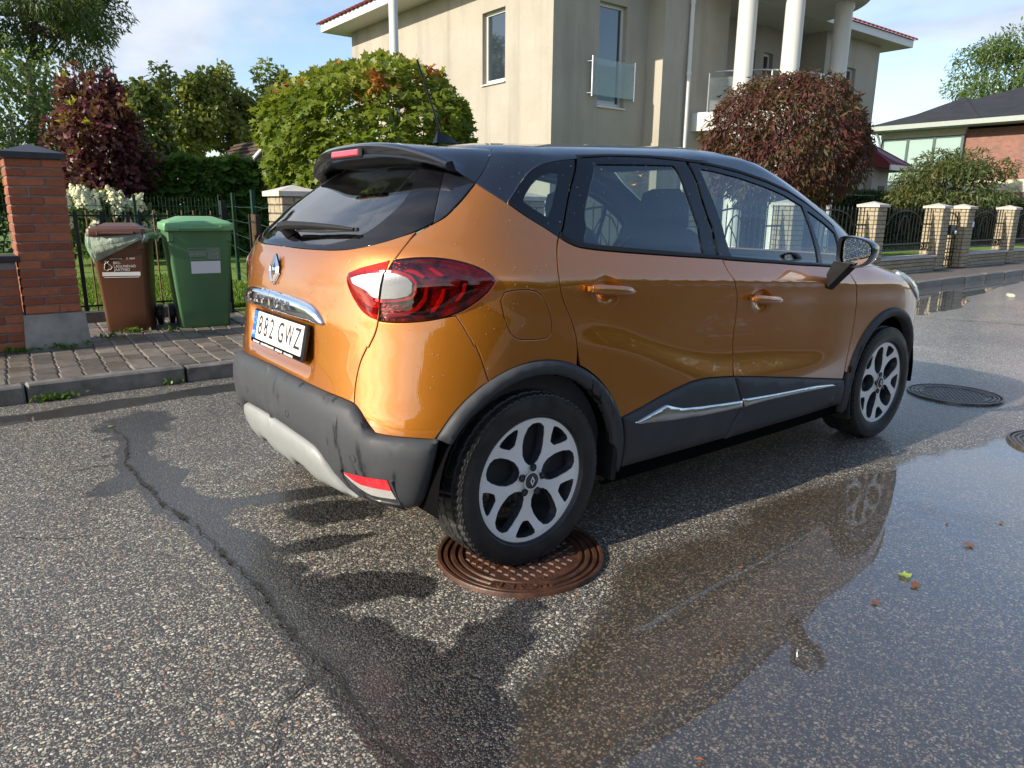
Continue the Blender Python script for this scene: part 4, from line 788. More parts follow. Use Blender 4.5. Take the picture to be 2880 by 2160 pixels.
front_sym('front_skirt', [(SL, float(t_of_z(.22))), (SL, float(t_of_z(.595)))]+[ab_front(.3, .595), ab_front(.6, .455)]+[ab_side(3.05, .415), ab_side(3.0, .30), ab_front(.66, .22)], 'grey_plastic', sm=0, off=0.004)
hl = front_sym('headlight', [ab_side(2.76, .948), ab_side(2.79, .912), ab_side(2.86, .850), ab_side(2.98, .795), ab_side(3.10, .760), ab_front(.60, .72), ab_front(.48, .73), ab_front(.47, .83), ab_front(.60, .885), ab_side(3.05, .925), ab_side(2.9, .948)], 'headlamp', sm=1, off=0.008, sym=False, bulge=.006)
# --- black upper body: roof, pillars, tailgate sides
topb = TL[-1]
wsB = [ab_front(y, z) for y, z in ((.70, 1.06), (.66, 1.15), (.62, 1.25), (.575, 1.35), (.53, 1.44))]; wsT = [ab_front(.45, 1.50), ab_front(.28, 1.512), (SL, float(t_of_z(1.516)))]
pk = TR['quarter'][0]; qv = TR['quarter']
cpi = min(range(len(qv)), key=lambda i: abs(qv[i][0]-TR['quarter_panel'][6][0])+abs(qv[i][1]-TR['quarter_panel'][6][1]))
ts = TR['tailgate_side']
side_top = TR['fd_frame_top']
roofp = [(0.0, float(t_of_z(1.528)))]+[tuple(q) for q in (ts[7], ts[6], ts[5], ts[4])]
peak = ab_side(-0.02, 1.385)
roof_poly = roofp+[tuple(q) for q in TR['quarter_panel'][:6][::-1] for q in [q]]
# peak .. along the orange edge to the quarter glass, over it, along the door tops, down the A pillar, up the windscreen, across its top
cedge = TR['quarter_edge']
ap = TR['apillar']
roof_poly = roofp+[tuple(q) for q in cedge[:2]]+[tuple(q) for q in TR['quarter_panel'][:6][::-1]]+[tuple(q) for q in TR['rd_top'][0:]]+[tuple(q) for q in side_top]+[tuple(q) for q in ap]+wsB+wsT+[(SL, topb), (0.0, topb)]
panel('roof', roof_poly, 'black_paint', sym=True, res=0.04, step=0.025, edge=0.003, gap=0.0)
panel('tailgate_pillar', ts, 'black_paint', sm=1)
panel('windscreen', wsB[:1]+[(SL, float(t_of_z(1.05)))]+wsT[::-1]+wsB[::-1][:-1], 'car_glass', off=-.002, rim=0, edge=0.001, res=0.05, gap=0, sym=True)
panel('quarter_window_panel', TR['quarter_panel'], 'gloss_black', off=-0.0015, holes=[TR['quarter_hole']], rim=0.006, edge=0.002)
panel('quarter_window', TR['quarter_hole'], 'car_glass', off=-0.004, rim=0, gap=-0.004, edge=0.001)
panel('rear_door_frame', TR['rd_frame'], 'gloss_black', off=-0.001, holes=[TR['rd_glass']], rim=0.010)
panel('rear_door_window', TR['rd_glass'], 'car_glass', off=-0.007, rim=0, gap=-0.004, edge=0.001)
panel('front_door_frame', TR['fd_frame'], 'gloss_black', off=-0.001, holes=[TR['fd_glass'], TR['fd_tri']], rim=0.010)
panel('front_door_window', TR['fd_glass'], 'car_glass', off=-0.007, rim=0, gap=-0.004, edge=0.001)
panel('front_quarter_window', TR['fd_tri'], 'car_glass', off=-0.007, rim=0, gap=-0.004, edge=0.001)
panel('waist_strip', TR['waist'], 'dark_plastic', off=0.003, rim=0.008, edge=0.003, sm=0)
panel('drip_strip', TR['drip'], 'dark_plastic', off=0.002, rim=0.006, edge=0.002, sm=1, gap=0)
# --- rear window with its printed border
rg = TR['rear_glass']; cen_ = np.array([0.0, np.mean([q[1] for q in rg])])
rgi = [(0.0, rg[0][1]+0.055)]+[tuple(q) for q in TR['rear_clear']]+[(0.0, rg[-1][1])]
panel('rear_window_border', TR['rear_frit'], 'gloss_black', off=-0.002, gap=0.001, rim=0.006, sym=True, edge=0.002)
panel('rear_window', TR['rear_clear_poly'], 'rear_car_glass', off=-0.004, gap=-0.004, rim=0, sym=True, edge=0.001)
# --- cladding
ZB = 0.285
btop = TR['bump_top']; btop = [(0.0, btop[0][1])]+[tuple(q) for q in btop[1:]]
skid_top = [(0.0, float(t_of_z(.475)))]+[ab_rear(y, z) for y, z in ((.15, .472), (.30, .462), (.38, .45), (.42, .42), (.455, .37), (.50, .315), (.53, .295))]
bump = btop+[tuple(q) for q in TR['bump_end']]+[ab_side(-.385, .34), ab_side(-.39, .30)]+[ab_rear(y, z) for y, z in ((.70, .285), (.60, .282), (.53, .292))]+skid_top[::-1][1:]
bp = panel('rear_bumper', bump, 'grey_plastic', off=0.006, gap=0.001, rim=0.03, edge=0.008, sym=True, bulge=0.028, bulge_w=0.075, res=0.022)[0]
skid = skid_top+[ab_rear(y, z) for y, z in ((.46, .285), (.38, .30), (.30, .29), (.24, .325), (.15, .335), (.10, .30))]+[(0.0, float(t_of_z(.305)))]
sk = panel('skid_plate', skid, 'silver_skid', off=0.016, gap=0.001, rim=0.03, edge=0.006, sym=True, bulge=0.018, bulge_w=0.04, res=0.022, sm=1)[0]
for nm, c, rr, a0, a1, w_ in (('rear_arch_trim', (.012, .325), .447, 150, -8, .052), ('front_arch_trim', (2.62, .325), .437, 195, -12, .050)):
    outer = arc_side(c, rr, a0, a1, 48); inner = arc_side(c, rr-w_, a1, a0, 44)
    panel(nm, outer+inner, 'grey_plastic', off=0.004, gap=0.0, rim=0.035, edge=0.004, bulge=0.016, bulge_w=0.03, sm=0, res=0.02, step=0.02)
panel('door_cladding', TR['cladding_rear'], 'grey_plastic', off=0.004, rim=0.025, edge=0.006, bulge=0.014, bulge_w=0.10, sm=1)
panel('door_cladding', TR['cladding_front'], 'grey_plastic', off=0.004, rim=0.025, edge=0.006, bulge=0.014, bulge_w=0.10, sm=1)
panel('side_trim', TR['chrome_rear'], 'satin_chrome', off=0.017, rim=0.012, edge=0.004, gap=0, bulge=0.008, bulge_w=0.03, res=0.015, step=0.012, sm=1)
panel('side_trim', TR['chrome_front'], 'satin_chrome', off=0.017, rim=0.012, edge=0.004, gap=0, bulge=0.006, bulge_w=0.015, res=0.015, step=0.012, sm=1)
# --- tail lamps: outer piece on the quarter, inner piece on the tailgate
for nm, key in (('tail_lamp', 'lamp_outer'), ('tailgate_lamp', 'lamp_inner')):
    L_ = panel(nm, TR[key], 'lamp_smoke', off=0.003, gap=0.001, rim=0.02, edge=0.004, bulge=0.010, bulge_w=0.06, res=0.018, step=0.012, sm=2)
    subs = (('lamp_body', key, 'lamp_backing', -.006), ('clear_lens', 'lamp_white_out', 'lamp_clear', .0138), ('light_ring', 'lamp_ring_out', 'lamp_red', .008), ('light_bar', 'lamp_bar_a', 'lamp_red', .003), ('light_bar', 'lamp_bar_b', 'lamp_red', .003), ('light_bar', 'lamp_bar_c', 'lamp_red', .002), ('light_bar', 'lamp_arc', 'lamp_dark_red', .004), ('light_bar', 'lamp_arc_top', 'lamp_red', .003)) if key == 'lamp_outer' else (('lamp_body', key, 'lamp_backing', -.006), ('clear_lens', 'lamp_white_in', 'lamp_clear_glare', .0135), ('light_ring', 'lamp_ring_in', 'lamp_red', .008), ('light_bar', 'lamp_arc_in', 'lamp_dark_red', .003))
    for sn, k2, mt, of in subs:
        for i, o in enumerate(panel(sn, TR[k2], mt, off=of, gap=.003 if sn == 'lamp_body' else 0, rim=0.004, edge=0.0012, res=0.01 if sn != 'lamp_body' else .03, step=0.008, sm=1)): o.parent = L_[i]
# --- dark inner shell and wheel wells behind the gaps
j1 = int(np.searchsorted(TL, t_of_z(1.12))); Gs = GRID[:j1+1:2, ::2]; Ns = NRM[:j1+1:2, ::2]; Pm = Gs-Ns*0.022; n1, n2 = Pm.shape[:2]; ii = np.arange(n1*n2).reshape(n1, n2)
Q = np.stack([ii[:-1, :-1], ii[:-1, 1:], ii[1:, 1:], ii[1:, :-1]], -1).reshape(-1, 4); Vf = Pm.reshape(-1, 3); cq = Vf[Q].mean(1)
ok = (np.hypot(cq[:, 0]-RAX-.012, cq[:, 2]-.325) > .40) & (np.hypot(cq[:, 0]-FAX-.012, cq[:, 2]-.325) > .395)
zlim = np.where(cq[:, 0] < -.2, 1.10, np.where(cq[:, 0] > 2.0, 1.02, zb(cq[:, 0])-0.035)); ok &= cq[:, 2] < zlim
link('inner_shell', mesh_np('inner_shell', Vf, Q[ok], True), 'matt_black', CAR)
fl = MB(); fl.box(-.30, 3.2, -.55, .55, .235, .26); fl.box(.45, 2.15, -.80, .80, .225, .25)
fl.build('underbody', 'matt_black', CAR)
for c in (RAX+.012, FAX+.012):
    for sgn in (-1, 1):
        w_ = MB(); M_ = Matrix.Translation((c, sgn*.70, .325)) @ Matrix.Rotation(PI/2, 4, 'X'); rr = .405
        w_.lathe([(rr, -.145 if sgn < 0 else -.145), (rr, .145)], 40, M_, True, -0.12, PI+0.12)
        w_.add([(c-rr, sgn*.555, .24), (c+rr, sgn*.555, .24), (c+rr, sgn*.555, .74), (c-rr, sgn*.555, .74)], [(0, 1, 2, 3)]); w_.build('wheel_well', 'matt_black', CAR, fix=False)
# --- wheels
def make_wheel():
    w_ = empty('wheel'); w_.parent = CAR
    tp = [(.226, -.098), (.245, -.112), (.285, -.117), (.308, -.112), (.322, -.100)]
    nseg = 216; mb = MB(); prof = [(.233, -.080), (.2375, -.097), (.246, -.107), (.265, -.1120), (.288, -.1130), (.306, -.108)]
    tread = []
    for y0, y1, r0 in ((-.101, -.072, .3235), (-.064, -.025, .3275), (-.017, .017, .328), (.025, .064, .3275), (.072, .101, .3235)):
        tread += [(r0-.007, y0-.0025), (r0, y0), (r0, y1), (r0-.007, y1+.0025)]
    prof2 = prof+[(.3165, -.1075)]+tread+[(.3165, .1075)]+[(a, -b) for a, b in prof[::-1]]
    vs = []; n = nseg
    for i, (r_, y) in enumerate(prof2):
        for k in range(n):
            rr = r_
            if abs(y) > .066 and r_ > .312 and k % 3 == 0: rr -= .006
            elif abs(y) < .066 and r_ > .325 and k % 6 == (0 if y < 0 else 3): rr -= .005
            q = 2*PI*(k+ (y*18 if r_ > .31 else 0))/n; vs.append((rr*math.cos(q), y, rr*math.sin(q)))
    fs = [(i*n+k, i*n+(k+1) % n, (i+1)*n+(k+1) % n, (i+1)*n+k) for i in range(len(prof2)-1) for k in range(n)]
    mb.add(vs, fs, None, True); mb.build('tyre', 'rubber', w_, sharp=28)
    # side wall lettering bands and rim protector
    # machined face: outer disc with ten openings
    def pol(r_, d): return (r_*math.cos(math.radians(d)), r_*math.sin(math.radians(d)))
    def closed(l): return l+[(r_, -d) for r_, d in l[::-1] if abs(d) > 1e-6]
    big = closed([(.054, 0), (.060, -15), (.078, -24), (.105, -25.5), (.140, -21.0), (.175, -15.8), (.203, -11), (.2145, -5.5), (.2165, 0)])
    sml = closed([(.157, 0), (.159, -5), (.180, -9.6), (.205, -12.8), (.2155, -12.6), (.2190, -8.5), (.2200, 0)])
    A0 = 84
    outer = [pol(.2360, 3*k) for k in range(120)]; holes = []
    for k in range(5):
        holes.append([pol(r_, d+A0+72*k) for r_, d in big]); holes.append([pol(r_, d+A0+36+72*k) for r_, d in sml])
    def rs(pl, st):
        o = []
        for a, b in zip(pl, pl[1:]+pl[:1]):
            m_ = max(1, int(math.dist(a, b)/st))
            o += [(a[0]+(b[0]-a[0])*i/m_, a[1]+(b[1]-a[1])*i/m_) for i in range(m_)]
        return o
    holes = [rs(q, .008) for q in holes]
    def face(inset_, zf, taper, name, back):
        pts = list(outer); ed = [(i, (i+1) % 120) for i in range(120)]; hh = []
        for q in holes:
            c0 = np.mean(q, 0); q2 = [(x+(x-c0[0])/max(1e-6, math.dist((x, y), c0))*inset_, y+(y-c0[1])/max(1e-6, math.dist((x, y), c0))*inset_) for x, y in q]; hh.append(q2)
            o0 = len(pts); pts += q2; ed += [(o0+i, o0+(i+1) % len(q2)) for i in range(len(q2))]
        for r_ in (.03, .05, .066, .09, .125, .16, .212):
            for k in range(60): pts.append(pol(r_, 6*k+3))
        VV, _, FF, _, _, _ = geometry.delaunay_2d_cdt([Vector(q) for q in pts], ed, [], 1, 1e-7); V2 = np.array([tuple(q) for q in VV]); T = np.array([f for f in FF if len(f) == 3]); cn = V2[T].mean(1); ok = np.ones(len(T), bool)
        for q in hh: ok &= ~pip(cn, np.array(q))
        T = T[ok]; rr = np.hypot(V2[:, 0], V2[:, 1]); dish = -.094+.010*sstep(.22, .15, rr)-.004*sstep(.10, .04, rr)+zf
        V3 = np.stack([V2[:, 0], dish, V2[:, 1]], -1); out = MB(); out.add(V3.tolist(), T.tolist())
        loops = [q for q in hh]; 
        for q in loops:
            q = np.array(q); r2 = np.hypot(q[:, 0], q[:, 1]); z0 = -.094+.010*sstep(.22, .15, r2)-.004*sstep(.10, .04, r2)+zf; n_ = len(q)
            c0 = q.mean(0); q3 = c0+(q-c0)*.90
            q3 = c0+(q-c0)*taper
            vs = [(q[i, 0], z0[i], q[i, 1]) for i in range(n_)]+[(q3[i, 0], z0[i]+back, q3[i, 1]) for i in range(n_)]
            out.add(vs, [(i, (i+1) % n_, n_+(i+1) % n_, n_+i) for i in range(n_)])
        return out
    f1 = face(0.0, 0.0, .995, None, .004); me = f1.mesh('rim', fix=True); rim = link('rim', me, 'alloy', w_)
    f2 = face(0.0015, .0045, .93, None, .034); link('spoke_pocket', f2.mesh('spoke_pocket'), 'alloy_dark', w_)
    b_ = MB(); MX = Matrix.Rotation(PI/2, 4, 'X')
    b_.lathe([(.2375, .094), (.238, .0985), (.236, .0995), (.234, .0945), (.226, .06), (.214, .0), (.214, -.08)], 72, MX); b_.build('rim_barrel', 'alloy_dark', w_)
    d_ = MB(); d_.lathe([(.0, -.005), (.135, -.005), (.135, -.02)], 48, MX); d_.build('brake_disc', 'brake_steel', w_)
    c_ = MB(); c_.cbox(.07, .15, -.03, .035, -.05, .05, .012); c_.cbox(-.04, .06, -.01, .03, -.12, .12, .012); c_.build('brake_caliper', 'alloy_dark', w_)
    k_ = MB(); k_.lathe([(0, .1005), (.026, .1005), (.029, .0985), (.031, .090)], 32, MX); cap_ = k_.build('hub_cap', 'alloy_dark', w_)
    rh = MB()
    for o_, i_ in (((.0105, .019), (.005, .010)),):
        pts = [(0, o_[1]), (o_[0], 0), (0, -o_[1]), (-o_[0], 0)]; ins = [(0, i_[1]), (i_[0], 0), (0, -i_[1]), (-i_[0], 0)]
        vs = [(x, -.1015, z) for x, z in pts]+[(x, -.1015, z) for x, z in ins]; rh.add(vs, [(i, (i+1) % 4, 4+(i+1) % 4, 4+i) for i in range(4)])
    rh.build('hub_emblem', 'alloy', w_, fix=False); rg_ = MB(); rg_.lathe([(.031, .0985), (.036, .0985)], 32, MX); rg_.build('hub_ring', 'alloy', w_)
    for k in range(5):
        q = math.radians(A0+36+72*k+36); n_ = MB(); M_ = Matrix.Translation((.050*math.cos(q), .0, .050*math.sin(q))) @ MX
        n_.lathe([(0, .0985), (.0085, .0985), (.0085, .09)], 6, M_, False); n_.lathe([(.0145, .0995), (.0142, .0992), (.0135, .0945), (.0, .0945)], 20, M_); n_.build('wheel_nut', 'alloy_dark', w_)
    return w_
wh = make_wheel(); wh.location = (RAX, -.757, WR); wh.rotation_euler = (0, math.radians(0), 0)
for x, s in ((FAX, -1), (RAX, 1), (FAX, 1)):
    c = copy_tree(wh, CAR); c.location = (x, s*.757, WR); c.rotation_euler = (0, math.radians(-18 if x else 11), 0 if s < 0 else PI)
# mud flaps
for x, s in ((.405, -1), (.405, 1)):
    pass
def flap(x, s, z0, z1, lean):
    b_ = MB(); b_.cbox(-.012, .012, -.10, .10, z0-.33, z1-.33, .006, Matrix.Translation((x, s*.775, .33)) @ Matrix.Rotation(lean, 4, 'Y')); b_.build('mud_flap', 'dark_plastic', CAR)
for s in (-1, 1): flap(2.225, s, .17, .48, -.12); flap(.41, s, .24, .50, 0.06)

# --- chrome number-plate strip, plate, badge
chs = [(0.0, float(t_of_z(.974)))]+[ab_rear(y, z) for y, z in ((.16, .971), (.26, .965), (.325, .955), (.365, .935), (.39, .912), (.405, .892), (.39, .886), (.26, .893), (.13, .900))]+[(0.0, float(t_of_z(.902)))]
panel('chrome_strip', chs, 'chrome', off=0.004, gap=0, rim=0.012, edge=0.003, sym=True, bulge=0.016, bulge_w=0.028, res=0.012, step=0.01, sm=1)
tilt = 0.22; ez = Vector((math.sin(tilt), 0, math.cos(tilt))); ex = Vector((0, -1, 0)); en = ex.cross(ez)      # plate axes: right, up, outward (rear)
def rear_frame(x, y, z): return frame_matrix((x, y, z), ex, ez, en)
PM = rear_frame(-.590, -.01, .812)
def on_rear(name, mb_or_me, mat, M_, parent=CAR):
    me = mb_or_me.mesh(name) if isinstance(mb_or_me, MB) else mb_or_me; me.transform(M_); return link(name, me, mat, parent)
plate = on_rear('number_plate', MB().cbox(-.272, .272, -.075, .064, -.016, .006, .006), 'gloss_black', PM)
on_rear('plate_face', MB().cbox(-.215, .259, -.0555, .0565, .004, .0085, .002), 'number_white', PM, plate)
on_rear('country_band', MB().cbox(-.260, -.2155, -.0555, .0565, .004, .0085, .002), 'number_blue', PM, plate)
def put_text(s, size, x, y, z, mat, M_, parent, xs=1.0, name='lettering', bold=0.0):
    me = text_mesh(s, size, 0.0006, 'CENTER', xs, bold); me.name = name; me.transform(Matrix.Translation((x, y, z))); me.transform(M_); return link(name, me, mat, parent)
for ch_, x in (('8', -.172), ('8', -.108), ('2', -.045), ('G', .052), ('W', .136), ('Z', .216)):
    put_text(ch_, .112, x, 0.0, .0090, 'number_black', PM, plate, 0.80 if ch_ != 'W' else 0.66, bold=.0005)
put_text('EST', .022, -.2375, -.034, .0090, 'print_white', PM, plate)
st = MB()
for k in range(12):
    q = k*PI/6; st.add([(-.2375+.0135*math.cos(q)+.002*math.cos(a), .018+.0135*math.sin(q)+.002*math.sin(a), .0090) for a in (0, 1.57, 3.14, 4.71)], [(0, 1, 2, 3)])
on_rear('star_ring', st, 'print_white', PM, plate)
mk = MB(); rr = random.Random(3)
for x0, x1 in ((-.235, -.165), (-.145, -.005), (.015, .085), (.105, .19)):
    x = x0
    while x < x1: w_ = rr.uniform(.004, .008); mk.add([(x, -.0705, .0066), (x+w_, -.0705, .0066), (x+w_, -.063+rr.uniform(-.002, .001), .0066), (x, -.063, .0066)], [(0, 1, 2, 3)]); x += w_+.002
tag(on_rear('dealer_print', mk, 'print_white', PM, plate), kind='stuff')
xc = float(f_xr(.938)); SM = frame_matrix((xc-.0245, 0, .934), ex, Vector((.12, 0, .99)), Vector((-.99, 0, .12)))
for ch_, x in zip('CAPTUR', (-.200, -.125, -.050, .020, .090, .165)):
    me = text_mesh(ch_, .050, .003, 'CENTER', 1.15); me.name = 'lettering'; me.transform(Matrix.Translation((x, 0, .002))); me.transform(SM); link('lettering', me, 'satin_chrome', CAR)
# diamond badge: faceted ring
BM = frame_matrix((float(f_xr(1.05))-.004, 0, 1.052), ex, Vector((.17, 0, .985)), Vector((-.985, 0, .17)))
bd = MB(); W_, H_ = .046, .060
def dia(w, h_, z): return [(0, h_, z), (w, .012*h_/H_, z), (w, -.012*h_/H_, z), (0, -h_, z), (-w, -.012*h_/H_, z), (-w, .012*h_/H_, z)]
rings = [dia(W_, H_, 0), dia(W_*.98, H_*.99, .006), dia(W_*.72, H_*.80, .014), dia(W_*.40, H_*.50, .007), dia(W_*.36, H_*.46, -.002)]
vs = [q for rg_ in rings for q in rg_]; bd.add(vs, [(i*6+k, i*6+(k+1) % 6, (i+1)*6+(k+1) % 6, (i+1)*6+k) for i in range(4) for k in range(6)])
bd.add([(0, -.058, .010), (.010, -.052, .013), (-.030, .02, .013), (-.036, .012, .010)], [(0, 1, 2, 3)])
on_rear('badge', bd, 'chrome', BM)
# --- rear spoiler with brake lamp
edge_c = np.array([(0.0, float(t_of_z(1.528)))]+[tuple(q) for q in TR['tailgate_side'][7:3:-1]]); e3 = S3(edge_c[:, 0], edge_c[:, 1]); en3 = N3(edge_c[:, 0], edge_c[:, 1]); e3 = e3+en3*.0015
yy_ = -e3[:, 1]; o_ = np.argsort(yy_)
ysp = np.linspace(-.565, .565, 57); sec = []
gb_row = S3(np.linspace(0, TR['rear_glass'][-2][0], 20), np.full(20, TR['rear_glass'][-1][1]-.02))
for y in ysp:
    q = abs(y)/.565; xa = np.interp(q*yy_.max(), yy_[o_], e3[o_, 0]); za = np.interp(q*yy_.max(), yy_[o_], e3[o_, 2])
    xt = -.268+.098*q**2.2; zt = 1.522-.082*q**2.8; th = .050-.020*q**2
    ug = np.interp(min(q*.565, .50), -gb_row[:, 1], gb_row[:, 0]); uz = np.interp(min(q*.565, .50), -gb_row[:, 1], gb_row[:, 2])
    ya = y*yy_.max()/.565
    m_ = lambda a, b_, f: a+(b_-a)*f
    sec.append([(xa, ya, za), (m_(xa, xt, .3), m_(ya, y, .3), m_(za, zt, .26)+.010*(1-q*q)), (m_(xa, xt, .65), m_(ya, y, .65), m_(za, zt, .60)+.010*(1-q*q)), (xt+.03, y, zt+.004), (xt+.006, y, zt-.002), (xt, y, zt-.010), (xt+.006, y, zt-th*.7), (xt+.016, y, zt-th), (xt+.05, y, zt-th-.004), (m_(xt, ug, .6), y*.97, m_(zt-th, uz, .6)), (ug+.01, y*.95, uz-.002)])
sp = MB(); n = len(sec[0]); sp.add([q for s_ in sec for q in s_], [(i*n+k, i*n+k+1, (i+1)*n+k+1, (i+1)*n+k) for i in range(len(sec)-1) for k in range(n-1)]+[tuple(range(n)), tuple(range((len(sec)-1)*n, len(sec)*n))[::-1]], None, True)
spo = sp.build('spoiler', 'black_paint', CAR, sharp=50)
bl = MB(); bl.cbox(-.135, .135, -.020, .018, -.012, .005, .006, frame_matrix((-.269, 0, 1.488), ex, Vector((.10, 0, .995)), Vector((-.995, 0, .10)))); bl.build('brake_lamp_housing', 'dark_plastic', spo)
bl = MB(); bl.cbox(-.118, .118, -.012, .012, 0, .008, .004, frame_matrix((-.270, 0, 1.488), ex, Vector((.10, 0, .995)), Vector((-.995, 0, .10)))); bl.build('brake_lamp', 'brake_red', spo)
# --- wiper, antenna
wp = MB(); g0 = lambda y, z: S3(*[np.array(q) for q in ab_rear(abs(y), z)])*np.array([1, -1 if y > 0 else 1, 1])
def gpt(y, z, o): a_, b_ = ab_rear(abs(y), z); p_ = S3(np.array(a_), np.array(b_)); n_ = N3(np.array(a_), np.array(b_)); p_ = p_+n_*o; return Vector((p_[0], abs(p_[1])*(1 if y > 0 else -1), p_[2]))
pv = gpt(.02, 1.185, .02); tip = gpt(-.43, 1.198, .018)
wp.tube([gpt(.02, 1.185, .0), gpt(.02, 1.185, .035)], [.026, .022], 14); wp.tube([gpt(.05, 1.184, .034), gpt(-.02, 1.188, .038), gpt(-.15, 1.196, .03), gpt(-.30, 1.200, .022), tip], [.020, .017, .013, .010, .006], 8)
wi = wp.build('rear_wiper', 'dark_plastic', CAR); wb = MB(); wb.tube([gpt(-.06, 1.190, .012), gpt(-.25, 1.193, .012), tip+Vector((.01, -.01, 0))], .007, 6); wb.build('wiper_blade', 'rubber', wi)
an = MB(); an.add([(.262, 0, 1.560), (.140, .018, 1.553), (.140, -.018, 1.553), (.215, .020, 1.556), (.215, -.020, 1.556), (.170, .007, 1.592), (.170, -.007, 1.592), (.156, 0, 1.606)], [(0, 3, 5, 7), (0, 7, 6, 4), (3, 1, 5), (1, 7, 5), (1, 2, 7), (2, 6, 7), (4, 6, 2)], None, True)
ao = an.build('antenna', 'gloss_black', CAR, sharp=60); am = MB(); am.tube([(.165, 0, 1.605), (.13, 0, 1.70), (.085, 0, 1.81)], [.0055, .0045, .0035], 8); am.tube([(.085, 0, 1.81), (.062, 0, 1.872)], [.0052, .005], 8); am.build('antenna_rod', 'gloss_black', ao)
# --- door handles
for hx, hz, par in ((.335, 1.0, rdr), (1.335, .897, fdr)):
    for side, po in ((-1, par[0]), (1, par[1])):
        y0 = float(yside(hx, hz)); a_ = math.atan2(-.017, .24); M_ = Matrix.Translation((hx, side*(y0+.016), hz)) @ Matrix.Rotation(.10 if side < 0 else .10, 4, 'Y')
        hb = MB(); secs = []
        for u in np.linspace(-1, 1, 15):
            e = max(0.0, 1-abs(u)**6)**.5; x = u*.118; hh = .0195*max(.35, e); out_ = side*(.012+.006*(1-u*u)); dp = .013*max(.4, e)
            secs.append([(x, out_+side*dp*math.cos(w), hh*math.sin(w)) for w in np.linspace(0, 2*PI, 11)[:-1]])
        vs = [q for s_ in secs for q in s_]; hb.add(vs, [(i*10+k, i*10+(k+1) % 10, (i+1)*10+(k+1) % 10, (i+1)*10+k) for i in range(14) for k in range(10)]+[tuple(range(10)), tuple(range(140, 150))[::-1]], M_, True)
        for u in (-.095, .095): hb.cbox(u-.014, u+.014, min(0, side*-.03), max(.012*side, side*-.03) if side > 0 else .03, -.010, .010, .003, M_) if False else hb.box(u-.012, u+.012, -.022, .010, -.009, .009, M_)
        hd_ = hb.build('door_handle', 'orange_paint', po, sharp=50)
        if hx > 1 and side < 0: lk = MB(); lk.lathe([(0, .0), (.009, .0), (.010, -.004)], 16, M_ @ Matrix.Translation((-.055, -.0255, 0)) @ Matrix.Rotation(PI/2, 4, 'X')); lk.build('lock', 'satin_chrome', po)
# --- side mirrors
def mirror(side):
    out = [(-.088, .066), (-.062, .078), (-.01, .076), (.05, .062), (.084, .040), (.090, .012), (.082, -.024), (.056, -.056), (.018, -.072), (-.045, -.074), (-.080, -.062), (-.090, -.02)]
    P = np.array(out); 
    for _ in range(2): P = np.stack([0.75*P+0.25*np.roll(P, -1, 0), 0.25*P+0.75*np.roll(P, -1, 0)], 1).reshape(-1, 2)
    n = len(P); M_ = Matrix.Translation((1.865, side*.990, 1.098)) @ Matrix.Rotation(side*-.04, 4, 'Z'); MG = Matrix.Translation((1.865, side*.990, 1.098)) @ Matrix.Rotation(side*.12, 4, 'Z') @ Matrix.Rotation(-.03, 4, 'Y')
    def ring(x, s, dy=0.0, dz=0.0): return [(x, side*(p[0]*s+dy), p[1]*s+dz) for p in P]
    mo = MB(); R_ = [ring(.010, .86), ring(-.004, .92), ring(-.008, .97), ring(.004, 1.0), ring(.035, 1.0, .001), ring(.07, .93, .001), ring(.095, .78, -.002), ring(.112, .52, -.006), ring(.119, .2, -.008)]
    mo.add([q for r_ in R_ for q in r_], [(i*n+k, i*n+(k+1) % n, (i+1)*n+(k+1) % n, (i+1)*n+k) for i in range(len(R_)-1) for k in range(n)]+[tuple(range((len(R_)-1)*n, len(R_)*n))], M_, True)
    h_ = mo.build('side_mirror', 'black_paint', CAR, sharp=60)
    g_ = MB(); g_.add([(.011, side*p[0]*.83, p[1]*.85) for p in P], [tuple(range(n))], MG); g_.build('mirror_glass', 'mirror_glass', h_, fix=False)
    g_ = MB(); g_.add([(.032, side*p[0]*.93, p[1]*.93) for p in P], [tuple(range(n))], M_); g_.build('mirror_backing', 'matt_black', h_, fix=False)
    a_ = MB(); y = side
    a_.add([(1.855, y*.866, .985), (1.950, y*.866, .960), (1.925, y*.868, .905), (1.865, y*.868, .915), (1.850, y*.985, 1.045), (1.925, y*.985, 1.035), (1.925, y*.900, 1.05), (1.850, y*.895, 1.05)], [(0, 3, 2, 1), (4, 5, 6, 7), (0, 4, 7), (0, 3, 4), (3, 2, 5, 4), (2, 1, 5), (1, 6, 5), (0, 7, 6, 1)])
    a_.build('mirror_arm', 'dark_plastic', h_)
    return h_
mirror(-1); mirror(1)
